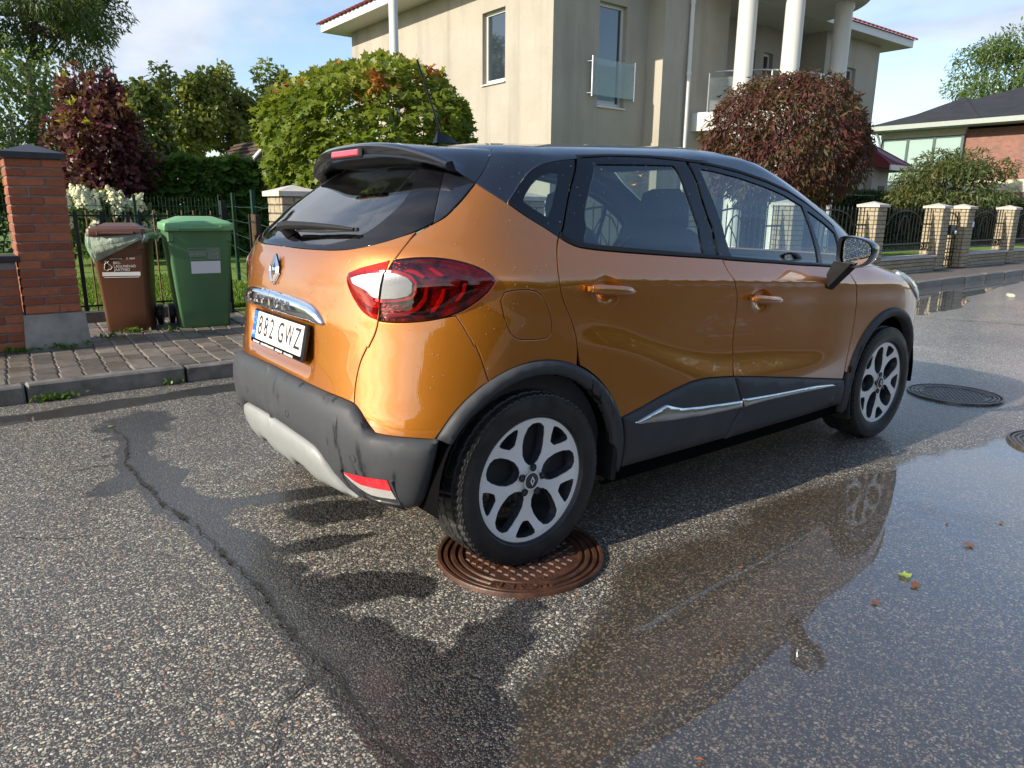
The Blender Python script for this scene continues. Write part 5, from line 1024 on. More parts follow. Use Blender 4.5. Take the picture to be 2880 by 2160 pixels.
# --- bumper reflectors, parking sensors, exhaust shield
for side in (-1, 1):
    def rp(y, z, o): a_, b_ = ab_rear(y, z); p_ = S3(np.array(a_), np.array(b_))+N3(np.array(a_), np.array(b_))*o; return (p_[0], side*abs(p_[1]), p_[2])
    yl = np.linspace(.545, .700, 9)
    top = [rp(y, .412+.004*(y-.545)/.155, .036) for y in yl]; mid = [rp(y, .382-.006*(y-.545)/.155+.026*max(0, 1-(y-.545)/.05), .037) for y in yl]; bot = [rp(y, .345+.055*max(0, 1-(y-.545)/.085)**1.5, .036) for y in yl]
    cu = MB(); cu.add(top+mid, [(i, i+1, 10+i, 9+i) for i in range(8)]); ro = cu.build('bumper_reflector', 'lamp_red', CAR, fix=False)
    cu = MB(); cu.add(mid+bot, [(i, i+1, 10+i, 9+i) for i in range(8)]); cu.build('reflector_lens', 'reflector_clear', ro, fix=False)
    cu = MB(); tp = [rp(y, .424, .034) for y in yl]; b2 = [rp(y, .322+.06*max(0, 1-(y-.545)/.085)**1.5, .030) for y in yl]; 
    cu.tube([rp(.535, .418, .036)]+b2+[rp(.712, .415, .036)], .006, 6); cu.build('reflector_frame', 'grey_plastic', ro)
for y in (.60, .22, -.22, -.60):
    a_, b_ = ab_rear(abs(y), .470 if abs(y) > .4 else .545); p_ = S3(np.array(a_), np.array(b_)); n_ = N3(np.array(a_), np.array(b_)); s_ = 1 if y < 0 else -1
    p_ = p_+n_*.0345; q = Vector((n_[0], n_[1]*(1 if y > 0 else -1), n_[2])); p_ = Vector((p_[0], p_[1]*(1 if y > 0 else -1), p_[2])); M_ = Matrix.Translation(p_) @ q.to_track_quat('Z', 'Y').to_matrix().to_4x4()
    se = MB(); se.lathe([(0, .0005), (.0105, .0005), (.0112, -.001)], 20, M_); se.lathe([(.0125, .0008), (.0145, .0005), (.0145, -.002)], 20, M_); se.build('parking_sensor', 'grey_plastic', CAR)
# --- cabin
def cushion(name, secs, par, mat='seat_cloth'):
    """loft of rounded boxes: (x, y, z, half width, half depth, tilt)"""
    mb = MB(); n = 20; vs = []
    for x, y, z, hw_, hd_ in secs:
        for k in range(n):
            w = 2*PI*k/n; c, s = math.cos(w), math.sin(w); vs.append((x+hd_*math.copysign(abs(c)**.55, c), y+hw_*math.copysign(abs(s)**.55, s), z))
    mb.add(vs, [(i*n+k, i*n+(k+1) % n, (i+1)*n+(k+1) % n, (i+1)*n+k) for i in range(len(secs)-1) for k in range(n)]+[tuple(range(n))[::-1], tuple(range((len(secs)-1)*n, len(secs)*n))], None, True); return mb.build(name, mat, par, sharp=60)
for y in (-.36, .36):
    s_ = cushion('front_seat', [(1.42, y, .52, .24, .06), (1.40, y, .60, .255, .075), (1.33, y, .85, .25, .075), (1.26, y, 1.08, .225, .065), (1.235, y, 1.17, .19, .05), (1.228, y, 1.20, .14, .03)], CAR)
    cushion('seat_base', [(1.62, y, .38, .25, .24), (1.62, y, .46, .26, .26), (1.63, y, .52, .25, .25), (1.63, y, .54, .20, .2)], s_)
    cushion('headrest', [(1.222, y, 1.185, .10, .028), (1.215, y, 1.21, .135, .045), (1.205, y, 1.30, .138, .050), (1.20, y, 1.365, .115, .040), (1.20, y, 1.382, .07, .02)], s_)
rb = cushion('rear_bench', [(.42, 0, .50, .62, .06), (.38, 0, .62, .64, .08), (.27, 0, .9, .63, .08), (.20, 0, 1.05, .60, .06), (.19, 0, 1.08, .55, .03)], CAR)
cushion('bench_base', [(.66, 0, .36, .62, .26), (.66, 0, .48, .63, .28), (.66, 0, .54, .60, .26)], rb)
for y in (-.40, .40): cushion('headrest', [(.19, y, 1.085, .085, .03), (.18, y, 1.11, .12, .045), (.17, y, 1.19, .12, .045), (.165, y, 1.225, .08, .025)], rb)
da = MB(); da.cbox(1.93, 2.55, -.72, .72, .62, 1.005, .05); dsh = da.build('dashboard', 'interior_grey', CAR); da = MB(); da.cbox(1.86, 2.06, .20, .56, .98, 1.06, .03); da.build('instrument_hood', 'interior_grey', dsh)
sw = MB(); M_ = Matrix.Translation((1.80, .36, .97)) @ Matrix.Rotation(-1.15, 4, 'Y'); sw.lathe([(.185+.015*math.cos(w), .015*math.sin(w)) for w in np.linspace(0, 2*PI, 9)], 36, M_); sw.box(-.17, .17, -.03, .03, -.02, .01, M_); sw.build('steering_wheel', 'dark_plastic', CAR)
sh = MB(); sh.box(-.36, .16, -.60, .60, 1.045, 1.06); sh.build('parcel_shelf', 'interior_grey', CAR)
for s_ in (-1, 1): MB().box(-.2, 2.1, s_*.765-.012, s_*.765+.012, .3, 1.0).build('door_lining', 'interior_grey', CAR)
# headlining under the roof
hl_ = MB(); hl_.box(.15, 1.45, -.48, .48, 1.488, 1.495); hl_.build('headlining', 'interior_grey', CAR)
mr_ = MB(); mr_.cbox(1.62, 1.65, -.11, .11, 1.33, 1.40, .012); mr_.build('interior_mirror', 'dark_plastic', CAR)
# a crumpled pale bag lying behind the rear window
rb_ = np.random.RandomState(5); bm = bmesh.new(); bmesh.ops.create_icosphere(bm, subdivisions=3, radius=1)
for v in bm.verts: k = 0.75+0.5*float(vnoise(np.array([v.co.x*2+9]), np.array([v.co.y*2+v.co.z*1.7+5]), 1.3, 3, 3)[0]); v.co = Vector((v.co.x*.13*k, v.co.y*.15*k, max(-.4, v.co.z)*.12*k))
me = bpy.data.meshes.new('carrier_bag'); bm.to_mesh(me); bm.free(); simple('pale_bag', (0.55, 0.62, 0.52), 0.45, var=0.1)
tag(link('carrier_bag', me, 'pale_bag', None, (-.20, -.36, 1.112)), 'crumpled pale bag lying inside the rear window of the orange car', 'bag')
# --- rain drops standing on the bodywork
rd_ = np.random.RandomState(12); nd = 2600; A_ = np.concatenate([rd_.uniform(-.3, .8, 1300), rd_.uniform(.6, 3.0, 1300)]); B_ = np.concatenate([rd_.uniform(t_of_z(.70), t_of_z(1.10), 900), rd_.uniform(t_of_z(1.0), t_of_z(1.52), 1700)]); rd_.shuffle(B_)
ok_ = ~((np.abs(A_) < .86) & (B_ > t_of_z(1.14))) & (rd_.rand(nd) > .60); A_, B_ = A_[ok_], B_[ok_]; nd = len(A_)
P_ = S3(A_, B_); N_ = N3(A_, B_); R_ = rd_.uniform(.0007, .0023, nd)*np.where(rd_.rand(nd) > .93, 1.5, 1); big_t = np.cross(N_, [0.3, 0.2, 0.9]); big_t /= np.linalg.norm(big_t, axis=1, keepdims=True); bt_ = np.cross(N_, big_t)
ang = np.arange(6)*PI/3; V_ = []; 
for rr_, hh_ in ((1.0, 0.0), (.75, .42)): V_.append(P_[:, None]+(big_t[:, None]*np.cos(ang)[None, :, None]+bt_[:, None]*np.sin(ang)[None, :, None])*(R_*rr_)[:, None, None]+(N_*(R_*hh_+.0006)[:, None])[:, None])
V_ = np.concatenate(V_+[(P_+N_*(R_*.55+.0006)[:, None])[:, None]], 1); f_ = []
for k in range(6): k2 = (k+1) % 6; f_ += [(k, k2, 6+k2), (k, 6+k2, 6+k), (6+k, 6+k2, 12)]
F_ = (np.arange(nd)*13)[:, None, None]+np.array(f_)[None]; dr = link('rain_drops', mesh_np('rain_drops', V_.reshape(-1, 3), F_.reshape(-1, 3), True), 'water_drop', CAR); tag(dr, kind='stuff')

# ------------------------------------------------------------------ left: red brick pillar with its low wall
def obj_var_mat(name, c0, c1, rough=0.75, grain=0.5, scale=40, speck=None):
    m, t = new_mat(name); h = NT(t); p = h.pos(); oi = h.n('ShaderNodeObjectInfo').outputs['Random']; f = h.noise(scale, 5, 0.65, p).outputs['Fac']
    c = h.mix(oi, c0, c1); c = h.mix(h.mr(f, 0.3, 0.75), h.mix(1.0, c, (0.68, 0.66, 0.66), 'MULTIPLY'), c)
    if speck: c = h.mix(h.mr(h.noise(scale*0.3, 3, 0.6, p).outputs['Fac'], 0.56, 0.70, 0, 0.45), c, speck)
    h.out(h.bsdf(Base_Color=c, Roughness=rough, Normal=h.bump(f, grain, 0.006))); return m
obj_var_mat('red_brick', (0.25, 0.068, 0.030), (0.42, 0.130, 0.052), 0.75, 0.5, 30, (0.20, 0.055, 0.03))
obj_var_mat('yellow_brick', (0.34, 0.285, 0.18), (0.46, 0.39, 0.265), 0.75, 0.3, 40)
simple('mortar_grey', (0.20, 0.18, 0.17), 0.9, var=0.2, vscale=20, bump=0.4, bscale=150)
simple('mortar_dark', (0.075, 0.068, 0.062), 0.9, var=0.2, vscale=20)
simple('mortar_pale', (0.14, 0.125, 0.10), 0.9, var=0.2, vscale=20)
simple('plinth_concrete', (0.25, 0.24, 0.215), 0.75, var=0.38, vscale=5, bump=0.4, bscale=70)
simple('stone_coping', (0.42, 0.42, 0.41), 0.6, var=0.14, vscale=6, bump=0.2, bscale=90)
simple('pillar_cap_stone', (0.50, 0.46, 0.40), 0.7, var=0.15, vscale=8, bump=0.3, bscale=90)
simple('dark_sheet_metal', (0.030, 0.032, 0.038), 0.38, 0.2, var=0.2, vscale=8)
def brick_pillar(name, label, cat, x0, y0, w, d, zb_, zt, brick, mortar, bl, bh, joint, cap, seed, group=None, capmat=None, cap_over=0.03, chamf=0.005):
    """brick by brick: every course runs round the four faces with broken joints"""
    t = empty(name, (x0+w/2, y0+d/2, zb_), 0, label, cat, group); t['kind'] = 'thing'; r = random.Random(seed); hw, hd = w/2, d/2; H = zt-zb_
    MB().box(-hw+.008, hw-.008, -hd+.008, hd-.008, 0, H).build('mortar', mortar, t)
    n = max(1, int(round(H/(bh+joint)))); ch = H/n; th = .05; cache = {}
    def put(x, y, lx, ly, z):
        k = (round(lx, 3), round(ly, 3), r.randrange(2))
        if k not in cache: cache[k] = MB().cbox(-lx/2, lx/2, -ly/2, ly/2, -(ch-joint)/2, (ch-joint)/2, chamf, jit=chamf*0.35, rnd=r).mesh('brick')
        o = link('brick', cache[k], brick, t, (x+r.uniform(-.0015, .0015), y+r.uniform(-.0015, .0015), z), (0, 0, r.uniform(-.004, .004)))
    for i in range(n):
        z = (i+.5)*ch; A = i % 2 == 0
        cut = .62 if A else .36
        def run(L):
            c = max(.06, min(L-.06, L*cut+r.uniform(-.012, .012))); return [(0, c-joint/2), (c+joint/2, L)]
        for s0, s1 in run(w): put(-hw+(s0+s1)/2, -hd+th/2-.001, s1-s0, th, z)
        for s0, s1 in run(w)[:1] if False else [(0, w)]: put(0, hd-th/2+.001, w, th, z)
        L = d-2*th-2*joint*(0 if False else 1)
        for s0, s1 in run(L): put(-hw+th/2-.001, -hd+th+joint+(s0+s1)/2, th, s1-s0, z)
        put(hw-th/2+.001, 0, th, L, z)
    c = MB(); o = cap_over; ww, dd = hw+o, hd+o
    c.add([(-ww, -dd, H), (ww, -dd, H), (ww, dd, H), (-ww, dd, H), (-ww, -dd, H+.045), (ww, -dd, H+.045), (ww, dd, H+.045), (-ww, dd, H+.045), (0, 0, H+.045+cap)],
          [(0, 3, 2, 1), (0, 1, 5, 4), (1, 2, 6, 5), (2, 3, 7, 6), (3, 0, 4, 7), (4, 5, 8), (5, 6, 8), (6, 7, 8), (7, 4, 8)])
    c.build('cap', capmat or 'pillar_cap_stone', t); return t
rp_ = brick_pillar('brick_pillar', 'red brick gate pillar with dark metal cap and concrete foot beside the brown bin', 'pillar', -1.117, 4.22, .391, .39, .41, 1.632, 'red_brick', 'mortar_grey', .25, .062, .011, .075, 3, capmat='dark_sheet_metal', cap_over=.026)
pl = MB(); pl.add([(-.235, -.235, -.30), (.235, -.235, -.30), (.235, .235, -.30), (-.235, .235, -.30), (-.215, -.215, 0), (.215, -.215, 0), (.215, .215, 0), (-.215, .215, 0)], [(0, 3, 2, 1), (4, 5, 6, 7), (0, 1, 5, 4), (1, 2, 6, 5), (2, 3, 7, 6), (3, 0, 4, 7)]); pl.build('foot', 'plinth_concrete', rp_)
rw_ = empty('brick_wall', (-1.9, 4.35, .12), 0, 'low red brick wall with a dark coping joined to the red pillar', 'wall')
MB().box(-1.6, .765, -.100, .10, 0, .72).build('mortar', 'mortar_grey', rw_); r_ = random.Random(5)
bm_ = [MB().cbox(-l/2, l/2, -.03, .03, -.031, .031, .005, jit=.0015, rnd=r_).mesh('brick') for l in (.25, .25, .12)]
for i in range(9):
    x = .76-(.06 if i % 2 else .125)
    for k in range(7):
        l = .12 if (i % 2 and k == 0) else .25
        xx = .765-(.12+.011 if i % 2 else 0)-.125-(k-(1 if i % 2 else 0))*.261 if not (i % 2 and k == 0) else .765-.06
        link('brick', bm_[2 if l < .2 else k % 2], 'red_brick', rw_, (xx, -.081, .036+i*.0735+.30*0))
MB().cbox(-1.62, .80, -.135, .135, .715, .765, .006).build('coping', 'dark_sheet_metal', rw_)
MB().box(-1.6, .76, -.125, .12, -.12, .0).build('foot', 'plinth_concrete', rw_)

# ------------------------------------------------------------------ the two wheelie bins
simple('bin_green', (0.070, 0.165, 0.075), 0.42, var=0.10, vscale=5, streak=True, bump=0.05, bscale=200)
simple('bin_lid_green', (0.15, 0.34, 0.16), 0.42, var=0.06)
simple('bin_brown', (0.100, 0.038, 0.016), 0.45, var=0.10, streak=True)
simple('bin_lid_brown', (0.10, 0.042, 0.028), 0.42, var=0.08)
simple('sticker_white', (0.68, 0.69, 0.74), 0.5, var=0.03); simple('print_grey', (0.26, 0.30, 0.27), 0.6, var=0.2, vscale=60)
def rrect(hx, hy, r0, n=5):
    o = []
    for cx_, cy_, a0 in ((hx-r0, hy-r0, 0), (-hx+r0, hy-r0, 90), (-hx+r0, -hy+r0, 180), (hx-r0, -hy+r0, 270)):
        for k in range(n): a = math.radians(a0+90*k/(n-1)); o.append((cx_+r0*math.cos(a), cy_+r0*math.sin(a)))
    return o
def loft(mb, secs, M=None, smooth=True, cap0=True, cap1=True):
    n = len(secs[0]); vs = [q for s in secs for q in s]; fs = [(i*n+k, i*n+(k+1) % n, (i+1)*n+(k+1) % n, (i+1)*n+k) for i in range(len(secs)-1) for k in range(n)]
    if cap0: fs.append(tuple(range(n))[::-1])
    if cap1: fs.append(tuple(range((len(secs)-1)*n, len(secs)*n)))
    return mb.add(vs, fs, M, smooth)
def wheelie_bin(loc, rz, w0, w1, d0, d1, hgt, body, lidm, label, open_lid):
    t = empty('wheelie_bin', loc, rz, label, 'bin', None); H = hgt
    def sec(z, wx, y0, y1, r0=.035): return [(x, y+(y0+y1)/2, z) for x, y in rrect(wx/2, (y1-y0)/2, r0)]
    b = MB(); f0 = -d0/2; back = d0/2
    yf = lambda q: f0-(d1-d0)*q; 
    loft(b, [sec(.0, w0*.97, f0+.01, back), sec(.012, w0, f0, back)]+[sec(H*q, w0+(w1-w0)*q, yf(q), back+.02*q) for q in (.2, .4, .6, .8, .955)]+[sec(H*.957, w1+.012, yf(.96)-.006, back+.03), sec(H*.985, w1+.014, yf(.985)-.007, back+.03), sec(H, w1+.014, yf(1)-.007, back+.03)])
    bo = b.build('body', body, t, sharp=40)
    rb_ = MB(); tag(t, kind='thing'); rb_.cbox(-w1/2+.01, -w1/2+.07, yf(.9)-.004, yf(.9)+.05, H*.84, H*.955, .012); rb_.build('rim_gusset', body, t); rb_ = MB(); rb_.cbox(w1/2-.07, w1/2-.01, yf(.9)-.004, yf(.9)+.05, H*.84, H*.955, .012); rb_.build('rim_gusset', body, t)
    l = MB(); zl = H+.006; yb = back+.05; fr = yf(1)-.035
    def ls(z, wx, y0, y1, r0=.04): return [(x, y+(y0+y1)/2, z) for x, y in rrect(wx/2, (y1-y0)/2, r0)]
    loft(l, [ls(zl-.055, w1+.030, fr+.004, yb), ls(zl-.05, w1+.036, fr, yb), ls(zl-.004, w1+.034, fr, yb), ls(zl+.012, w1+.026, fr+.006, yb-.01), ls(zl+.020, w1-.02, fr+.03, yb-.05), ls(zl+.034, w1-.05, fr+.05, yb-.09), ls(zl+.040, w1-.12, fr+.10, yb-.12), ls(zl+.066, w1*.58, fr+.16, yb-.17, .06), ls(zl+.072, w1*.52, fr+.20, yb-.20, .05)])
    M_ = Matrix.Translation((0, yb, zl)) @ Matrix.Rotation(open_lid, 4, 'X') @ Matrix.Translation((0, -yb, -zl)); 
    me = l.mesh('lid', 40); me.transform(M_); lo = link('lid', me, lidm, t)
    g = MB(); g.tube([(-w1*.30, fr-.010, zl-.03), (w1*.30, fr-.010, zl-.03)], .011, 8); g.cbox(-w1*.33, -w1*.30, fr-.02, fr+.02, zl-.045, zl-.01, .004); g.cbox(w1*.30, w1*.33, fr-.02, fr+.02, zl-.045, zl-.01, .004); me = g.mesh('lid_grip'); me.transform(M_); link('lid_grip', me, lidm, lo)
    hn = MB(); hn.tube([(-w1/2+.05, back+.10, H-.02), (w1/2-.05, back+.10, H-.02)], .014, 10)
    for s in (-1, 1): hn.tube([(s*(w1/2-.07), back+.02, H-.03), (s*(w1/2-.07), back+.10, H-.02)], .013, 8)
    hn.build('handle', body, t)
    for s in (-1, 1):
        hg = MB(); hg.lathe([(0, -.02), (.018, -.02), (.018, .02), (0, .02)], 12, Matrix.Translation((s*w1*.36, yb+.004, zl-.02)) @ Matrix.Rotation(PI/2, 4, 'Y')); hg.build('hinge', lidm, t)
        wl = MB(); wl.lathe([(.0, .022), (.06, .024), (.085, .026), (.098, .02), (.10, .0), (.098, -.02), (.085, -.026), (.06, -.022), (0, -.02)], 28, Matrix.Translation((s*(w0/2+.035), back+.005, .10)) @ Matrix.Rotation(PI/2, 4, 'Y')); wl.build('wheel', 'rubber', t)
    ax = MB(); ax.tube([(-w0/2-.03, back+.005, .10), (w0/2+.03, back+.005, .10)], .012, 8); ax.build('axle', 'dark_plastic', t)
    def front(z): q = z/H; return yf(q)-.0025, math.atan2(d1-d0, H)
    return t, front
def on_front(me, mat, t, front, x, z, name):
    y, a = front(z); M_ = Matrix.Translation((x, y, z)) @ Matrix.Rotation(PI/2+a, 4, 'X'); me.transform(M_); return link(name, me, mat, t)
def quad(w, h_): m_ = MB(); m_.add([(-w/2, -h_/2, 0), (w/2, -h_/2, 0), (w/2, h_/2, 0), (-w/2, h_/2, 0)], [(0, 1, 2, 3)]); return m_.mesh('print', fix=False)
gb, gf = wheelie_bin((.405, 4.90, .12), math.radians(-8), .45, .585, .47, .62, .985, 'bin_green', 'bin_lid_green', 'large green wheelie bin with a blank white sticker on its front', 0.0)
on_front(quad(.262, .118), 'sticker_white', gb, gf, .035, .590, 'sticker')
pr_ = MB()
def fr_box(x0, x1, z0, z1, th=.004):
    for a, b_, c, d in ((x0, x1, z0, z0+th), (x0, x1, z1-th, z1), (x0, x0+th, z0, z1), (x1-th, x1, z0, z1)): pr_.add([(a, c, 0), (b_, c, 0), (b_, d, 0), (a, d, 0)], [(0, 1, 2, 3)])
fr_box(-.14, .02, .045, .075); fr_box(.028, .14, .045, .075); fr_box(-.14, .02, .0, .042); fr_box(.028, .14, .0, .042); fr_box(-.13, .02, -.035, -.003); fr_box(.028, .14, -.035, -.003); rr = random.Random(9)
for row, (x0, x1, z0, z1) in enumerate(((.036, .132, .052, .068), (-.13, .012, .006, .036), (.036, .132, .006, .036), (.036, .132, -.030, -.008))):
    x = x0
    while x < x1-.006: w_ = rr.uniform(.004, .012); pr_.add([(x, z0+rr.uniform(0, .004), 0), (x+w_, z0, 0), (x+w_, z1-rr.uniform(0, .006), 0), (x, z1, 0)], [(0, 1, 2, 3)]); x += w_+rr.uniform(.002, .005)
o = on_front(pr_.mesh('moulded_print', fix=False), 'print_grey', gb, gf, .03, .700, 'moulded_print'); tag(o, kind='stuff')
bb, bf = wheelie_bin((-.215, 5.00, .12), math.radians(-20), .37, .455, .43, .52, .905, 'bin_brown', 'bin_lid_brown', 'smaller brown food-waste bin with a pale green bag hanging over its rim', math.radians(-3))
on_front(quad(.315, .036), 'print_white', bb, bf, .0, .545, 'stripe'); on_front(quad(.29, .006), 'print_white', bb, bf, .0, .515, 'stripe')
for s_, z, x in (('BIO-', .645, -.056), ('LAGUNEVAD', .614, -.056), ('JÄÄTMED', .583, -.056)):
    me = text_mesh(s_, .034, .0005, 'LEFT', 0.92); on_front(me, 'print_white', bb, bf, x, z, 'lettering')
on_front(text_mesh('C 1868', .024, .0005, 'LEFT'), 'print_white', bb, bf, .055, .685, 'lettering'); on_front(quad(.10, .004), 'print_white', bb, bf, -.03, .683, 'stripe')
ap_ = MB(); pts_ = []
for k in range(25):
    a = 2*PI*k/24; rr_ = .032*(1+.16*math.cos(3*a+.6)+.06*math.cos(7*a)); pts_.append((rr_*math.cos(a)*.95, rr_*math.sin(a)))
ap_.tube([(x, y, .001) for x, y in pts_], .0022, 4); ap_.tube([(.0, .034, .001), (.012, .05, .001)], .0022, 4); ap_.tube([(-.004, .036, .001), (-.02, .05, .001), (-.002, .05, .001)], .002, 4)
on_front(ap_.mesh('apple_mark'), 'print_white', bb, bf, -.105, .612, 'apple_mark')
# thin bag folded over the rim, longer at the left
m, t = new_mat('bag_film'); h = NT(t); f = h.noise(16, 5, 0.6, h.mapping(h.obj(), (1, 1, 0.5))).outputs['Fac']
tr_ = h.n('ShaderNodeBsdfTransparent'); tr_.inputs['Color'].default_value = (.72, .88, .78, 1)
bs = h.bsdf(Base_Color=(.58, .72, .62), Roughness=.32, Normal=h.bump(f, 1.0, .03)); tl = h.n('ShaderNodeBsdfTranslucent'); tl.inputs['Color'].default_value = (.45, .62, .48, 1)
m1_ = h.n('ShaderNodeMixShader'); m1_.inputs[0].default_value = .4; t.links.new(bs.outputs[0], m1_.inputs[1]); t.links.new(tl.outputs[0], m1_.inputs[2])
m2_ = h.n('ShaderNodeMixShader'); h.set(m2_.inputs[0], h.mr(f, .3, .7, .58, .85)); t.links.new(tr_.outputs[0], m2_.inputs[1]); t.links.new(m1_.outputs[0], m2_.inputs[2]); h.out(m2_)
bg = MB(); rim_ = [(x, y-.025, 0) for x, y in rrect(.245, .295, .05, 9)]; n = len(rim_); rows = 9; vs = []; rg = random.Random(2)
for j in range(rows):
    q = j/(rows-1)
    for k, (x, y, _) in enumerate(rim_):
        front_left = max(0.0, min(1.0, .5-x*2.6))*(1 if y < 0.1 else .6); drop = .075+.17*front_left**1.3+.02*math.sin(k*2.3); fl_ = .012+.022*math.sin(q*PI)*(1+.6*math.sin(k*1.9+q*4))-.05*q*front_left
        nn = math.hypot(x, y); vs.append((x*(1+fl_/nn), y*(1+fl_/nn), .915-drop*q+.006*math.sin(k*3.1)*q))
bg.add(vs, [(j*n+k, j*n+(k+1) % n, (j+1)*n+(k+1) % n, (j+1)*n+k) for j in range(rows-1) for k in range(n)], None, True)
bgo = bg.build('bin_bag', 'bag_film', None, (-.215, 5.00, .12), (0, 0, math.radians(-20)), sharp=180, fix=False); tag(bgo, 'thin pale green plastic bag draped over the rim of the brown bin', 'bag')

# ------------------------------------------------------------------ black bar fence behind the bins
simple('black_iron', (0.012, 0.012, 0.013), 0.45, 0.3, var=0.3, vscale=20); simple('sunlit_iron', (0.13, 0.075, 0.03), 0.6, 0.3, var=0.35, vscale=25); simple('fence_green', (0.012, 0.045, 0.030), 0.4, 0.2, var=0.15)  # thin black bars coloured golden brown to stand in for sunlight on them
MBp = MB().cbox(-1.0, 0.92, 5.62, 5.76, -.1, .225, .008); tag(MBp.build('plinth_wall', 'kerb_concrete'), 'low dark concrete strip under the black bar fence behind the bins', 'plinth')
fe = empty('bar_fence', (0, 5.70, .12), 0, 'low black iron fence with thin and broad bars behind the two bins', 'fence')
for z in (.155, 1.055): MB().box(-.72, .93, -.008, .008, z-.009, z+.009).build('rail', 'black_iron', fe)
flat = MB().cbox(-.019, .019, -.006, .006, .10, 1.10, .003).mesh('bar'); thin = MB().tube([(0, 0, .10), (0, 0, 1.11)], .0085, 6).mesh('bar')
for x in (-.62, -.50, -.27, -.03, .08, .70): link('bar', flat, 'black_iron', fe, (x, 0, 0), (0, .0, 0))
for x in (-.40, -.15, .22, .36, .50, .62, .80): link('bar', thin, 'sunlit_iron', fe, (x, .012, 0))
ps_ = MB().cbox(-.03, .03, -.03, .03, .0, 1.22, .004).mesh('post')
for x in (-.75, .93): link('post', ps_, 'black_iron', fe, (x, 0, 0))
kn = MB().cbox(-.016, .016, -.016, .016, -.016, .016, .005).mesh('knuckle')
for x in (.22, .80): 
    for z in (.155, 1.055): link('knuckle', kn, 'black_iron', fe, (x, .0, z))
# narrow gate leaf beside the pale pillar
gl_ = empty('iron_gate', (1.03, 5.0, .12), math.radians(76), 'narrow black iron gate leaf standing open next to the pale brick pillar behind the car', 'gate')
for z in (.14, .34, 1.00): MB().box(-.42, .42, -.008, .008, z-.009, z+.009).build('rail', 'black_iron', gl_)
for x in (-.42, .42): link('post', MB().cbox(-.024, .024, -.024, .024, .02, 1.08, .004).mesh('post'), 'black_iron', gl_, (x, 0, 0))
for x in (-.28, -.14, 0, .14, .28): link('bar', thin, 'sunlit_iron', gl_, (x, 0, -.03))
# green welded mesh fence further in
gm = empty('mesh_fence', (0, 0, .13), 0, 'dark green welded wire fence on posts in front of the leafy hedge', 'fence')
def mesh_run(p0, p1, z0, z1, seed, verticals=True):
    p0 = Vector(p0); p1 = Vector(p1); L = (p1-p0).length; d = (p1-p0)/L; n_ = max(1, round(L/(1.25 if verticals else 2.4)))
    for i in range(n_+1): q = p0+d*L*i/n_; mb = MB(); mb.cbox(q.x-.025, q.x+.025, q.y-.025, q.y+.025, 0, z1+.05, .004); mb.build('post', 'fence_green', gm)
    for z in np.arange(z0, z1+.01, .205):
        mb = MB(); pts = []
        for i in range(n_*8+1): q = p0+d*L*i/(n_*8); pts.append((q.x, q.y, z-.012*math.sin(PI*(i % 8)/8)+.004*math.sin(i*1.7+z*9)))
        mb.tube(pts, .0045, 5); mb.build('wire', 'fence_green', gm)
    mb = MB()
    k = 0; x = 0.0
    while x < L: q = p0+d*x; mb.tube([(q.x, q.y, z0), (q.x, q.y, z1+.02)], .0018, 4, False); x += .060
    if verticals: tag(mb.build('wire_verticals', 'fence_green', gm), kind='stuff')
mesh_run((-1.6, 12.0, 0), (2.55, 11.35, 0), .12, 1.28, 1); mesh_run((2.55, 11.35, 0), (1.12, 4.35, 0), .12, 1.30, 2, False)

# ------------------------------------------------------------------ right: pale brick pillars, low walls and iron panels along the pavement
PX = [.905, 3.68, 6.45, 9.225, 12.0, 14.75, 16.02, 18.67, 21.35]
PLAB = ['pale brick fence pillar directly behind the tailgate of the orange car', 'pale brick fence pillar hidden behind the orange car near its rear door', 'pale brick fence pillar seen through the rear door window of the car', 'pale brick fence pillar seen through the front door window of the car', 'pale brick fence pillar just above the car bonnet, its left face striped by bar shadows', 'pale brick pillar on the near side of the narrow iron gate', 'pale brick pillar on the far side of the gate, carrying a small white panel', 'pale brick fence pillar first beyond the gate and its panel', 'pale brick fence pillar at the right edge of the view, furthest along the street']
proto = None
for i, x in enumerate(PX):
    if proto is None: proto = brick_pillar('fence_pillar', PLAB[0], 'pillar', x, 3.85, .35, .36, .12, 1.375, 'yellow_brick', 'mortar_dark', .25, .065, .012, .06, 7, 'pale brick pillars of the street fence', cap_over=.035); o = proto
    else: o = copy_tree(proto, None, (x+.175, 3.85+.18, .12)); o['label'] = PLAB[i]
simple('brick_wall_far', (0.48, 0.40, 0.27), 0.75, var=0.15)
rw = random.Random(11); wb_ = [MB().cbox(-.125, .125, -.03, .03, -.0325, .0325, .005, jit=.001, rnd=rw).mesh('brick') for _ in range(2)]; wbh = MB().cbox(-.0565, .0565, -.03, .03, -.0325, .0325, .005).mesh('brick')
WL = [(12.35, 14.75, 'low pale brick wall with stone coping between the first visible pillar and the gate pillar'), (16.37, 18.67, 'low pale brick wall with stone coping just past the gate'), (19.02, 21.35, 'low pale brick wall with stone coping at the far right beyond the second panel'), (9.575, 12.0, 'low pale brick wall hidden behind the car bonnet'), (6.80, 9.225, 'low pale brick wall behind the car front door'), (4.03, 6.45, 'low pale brick wall behind the car rear door'), (1.255, 3.68, 'low pale brick wall behind the car boot')]
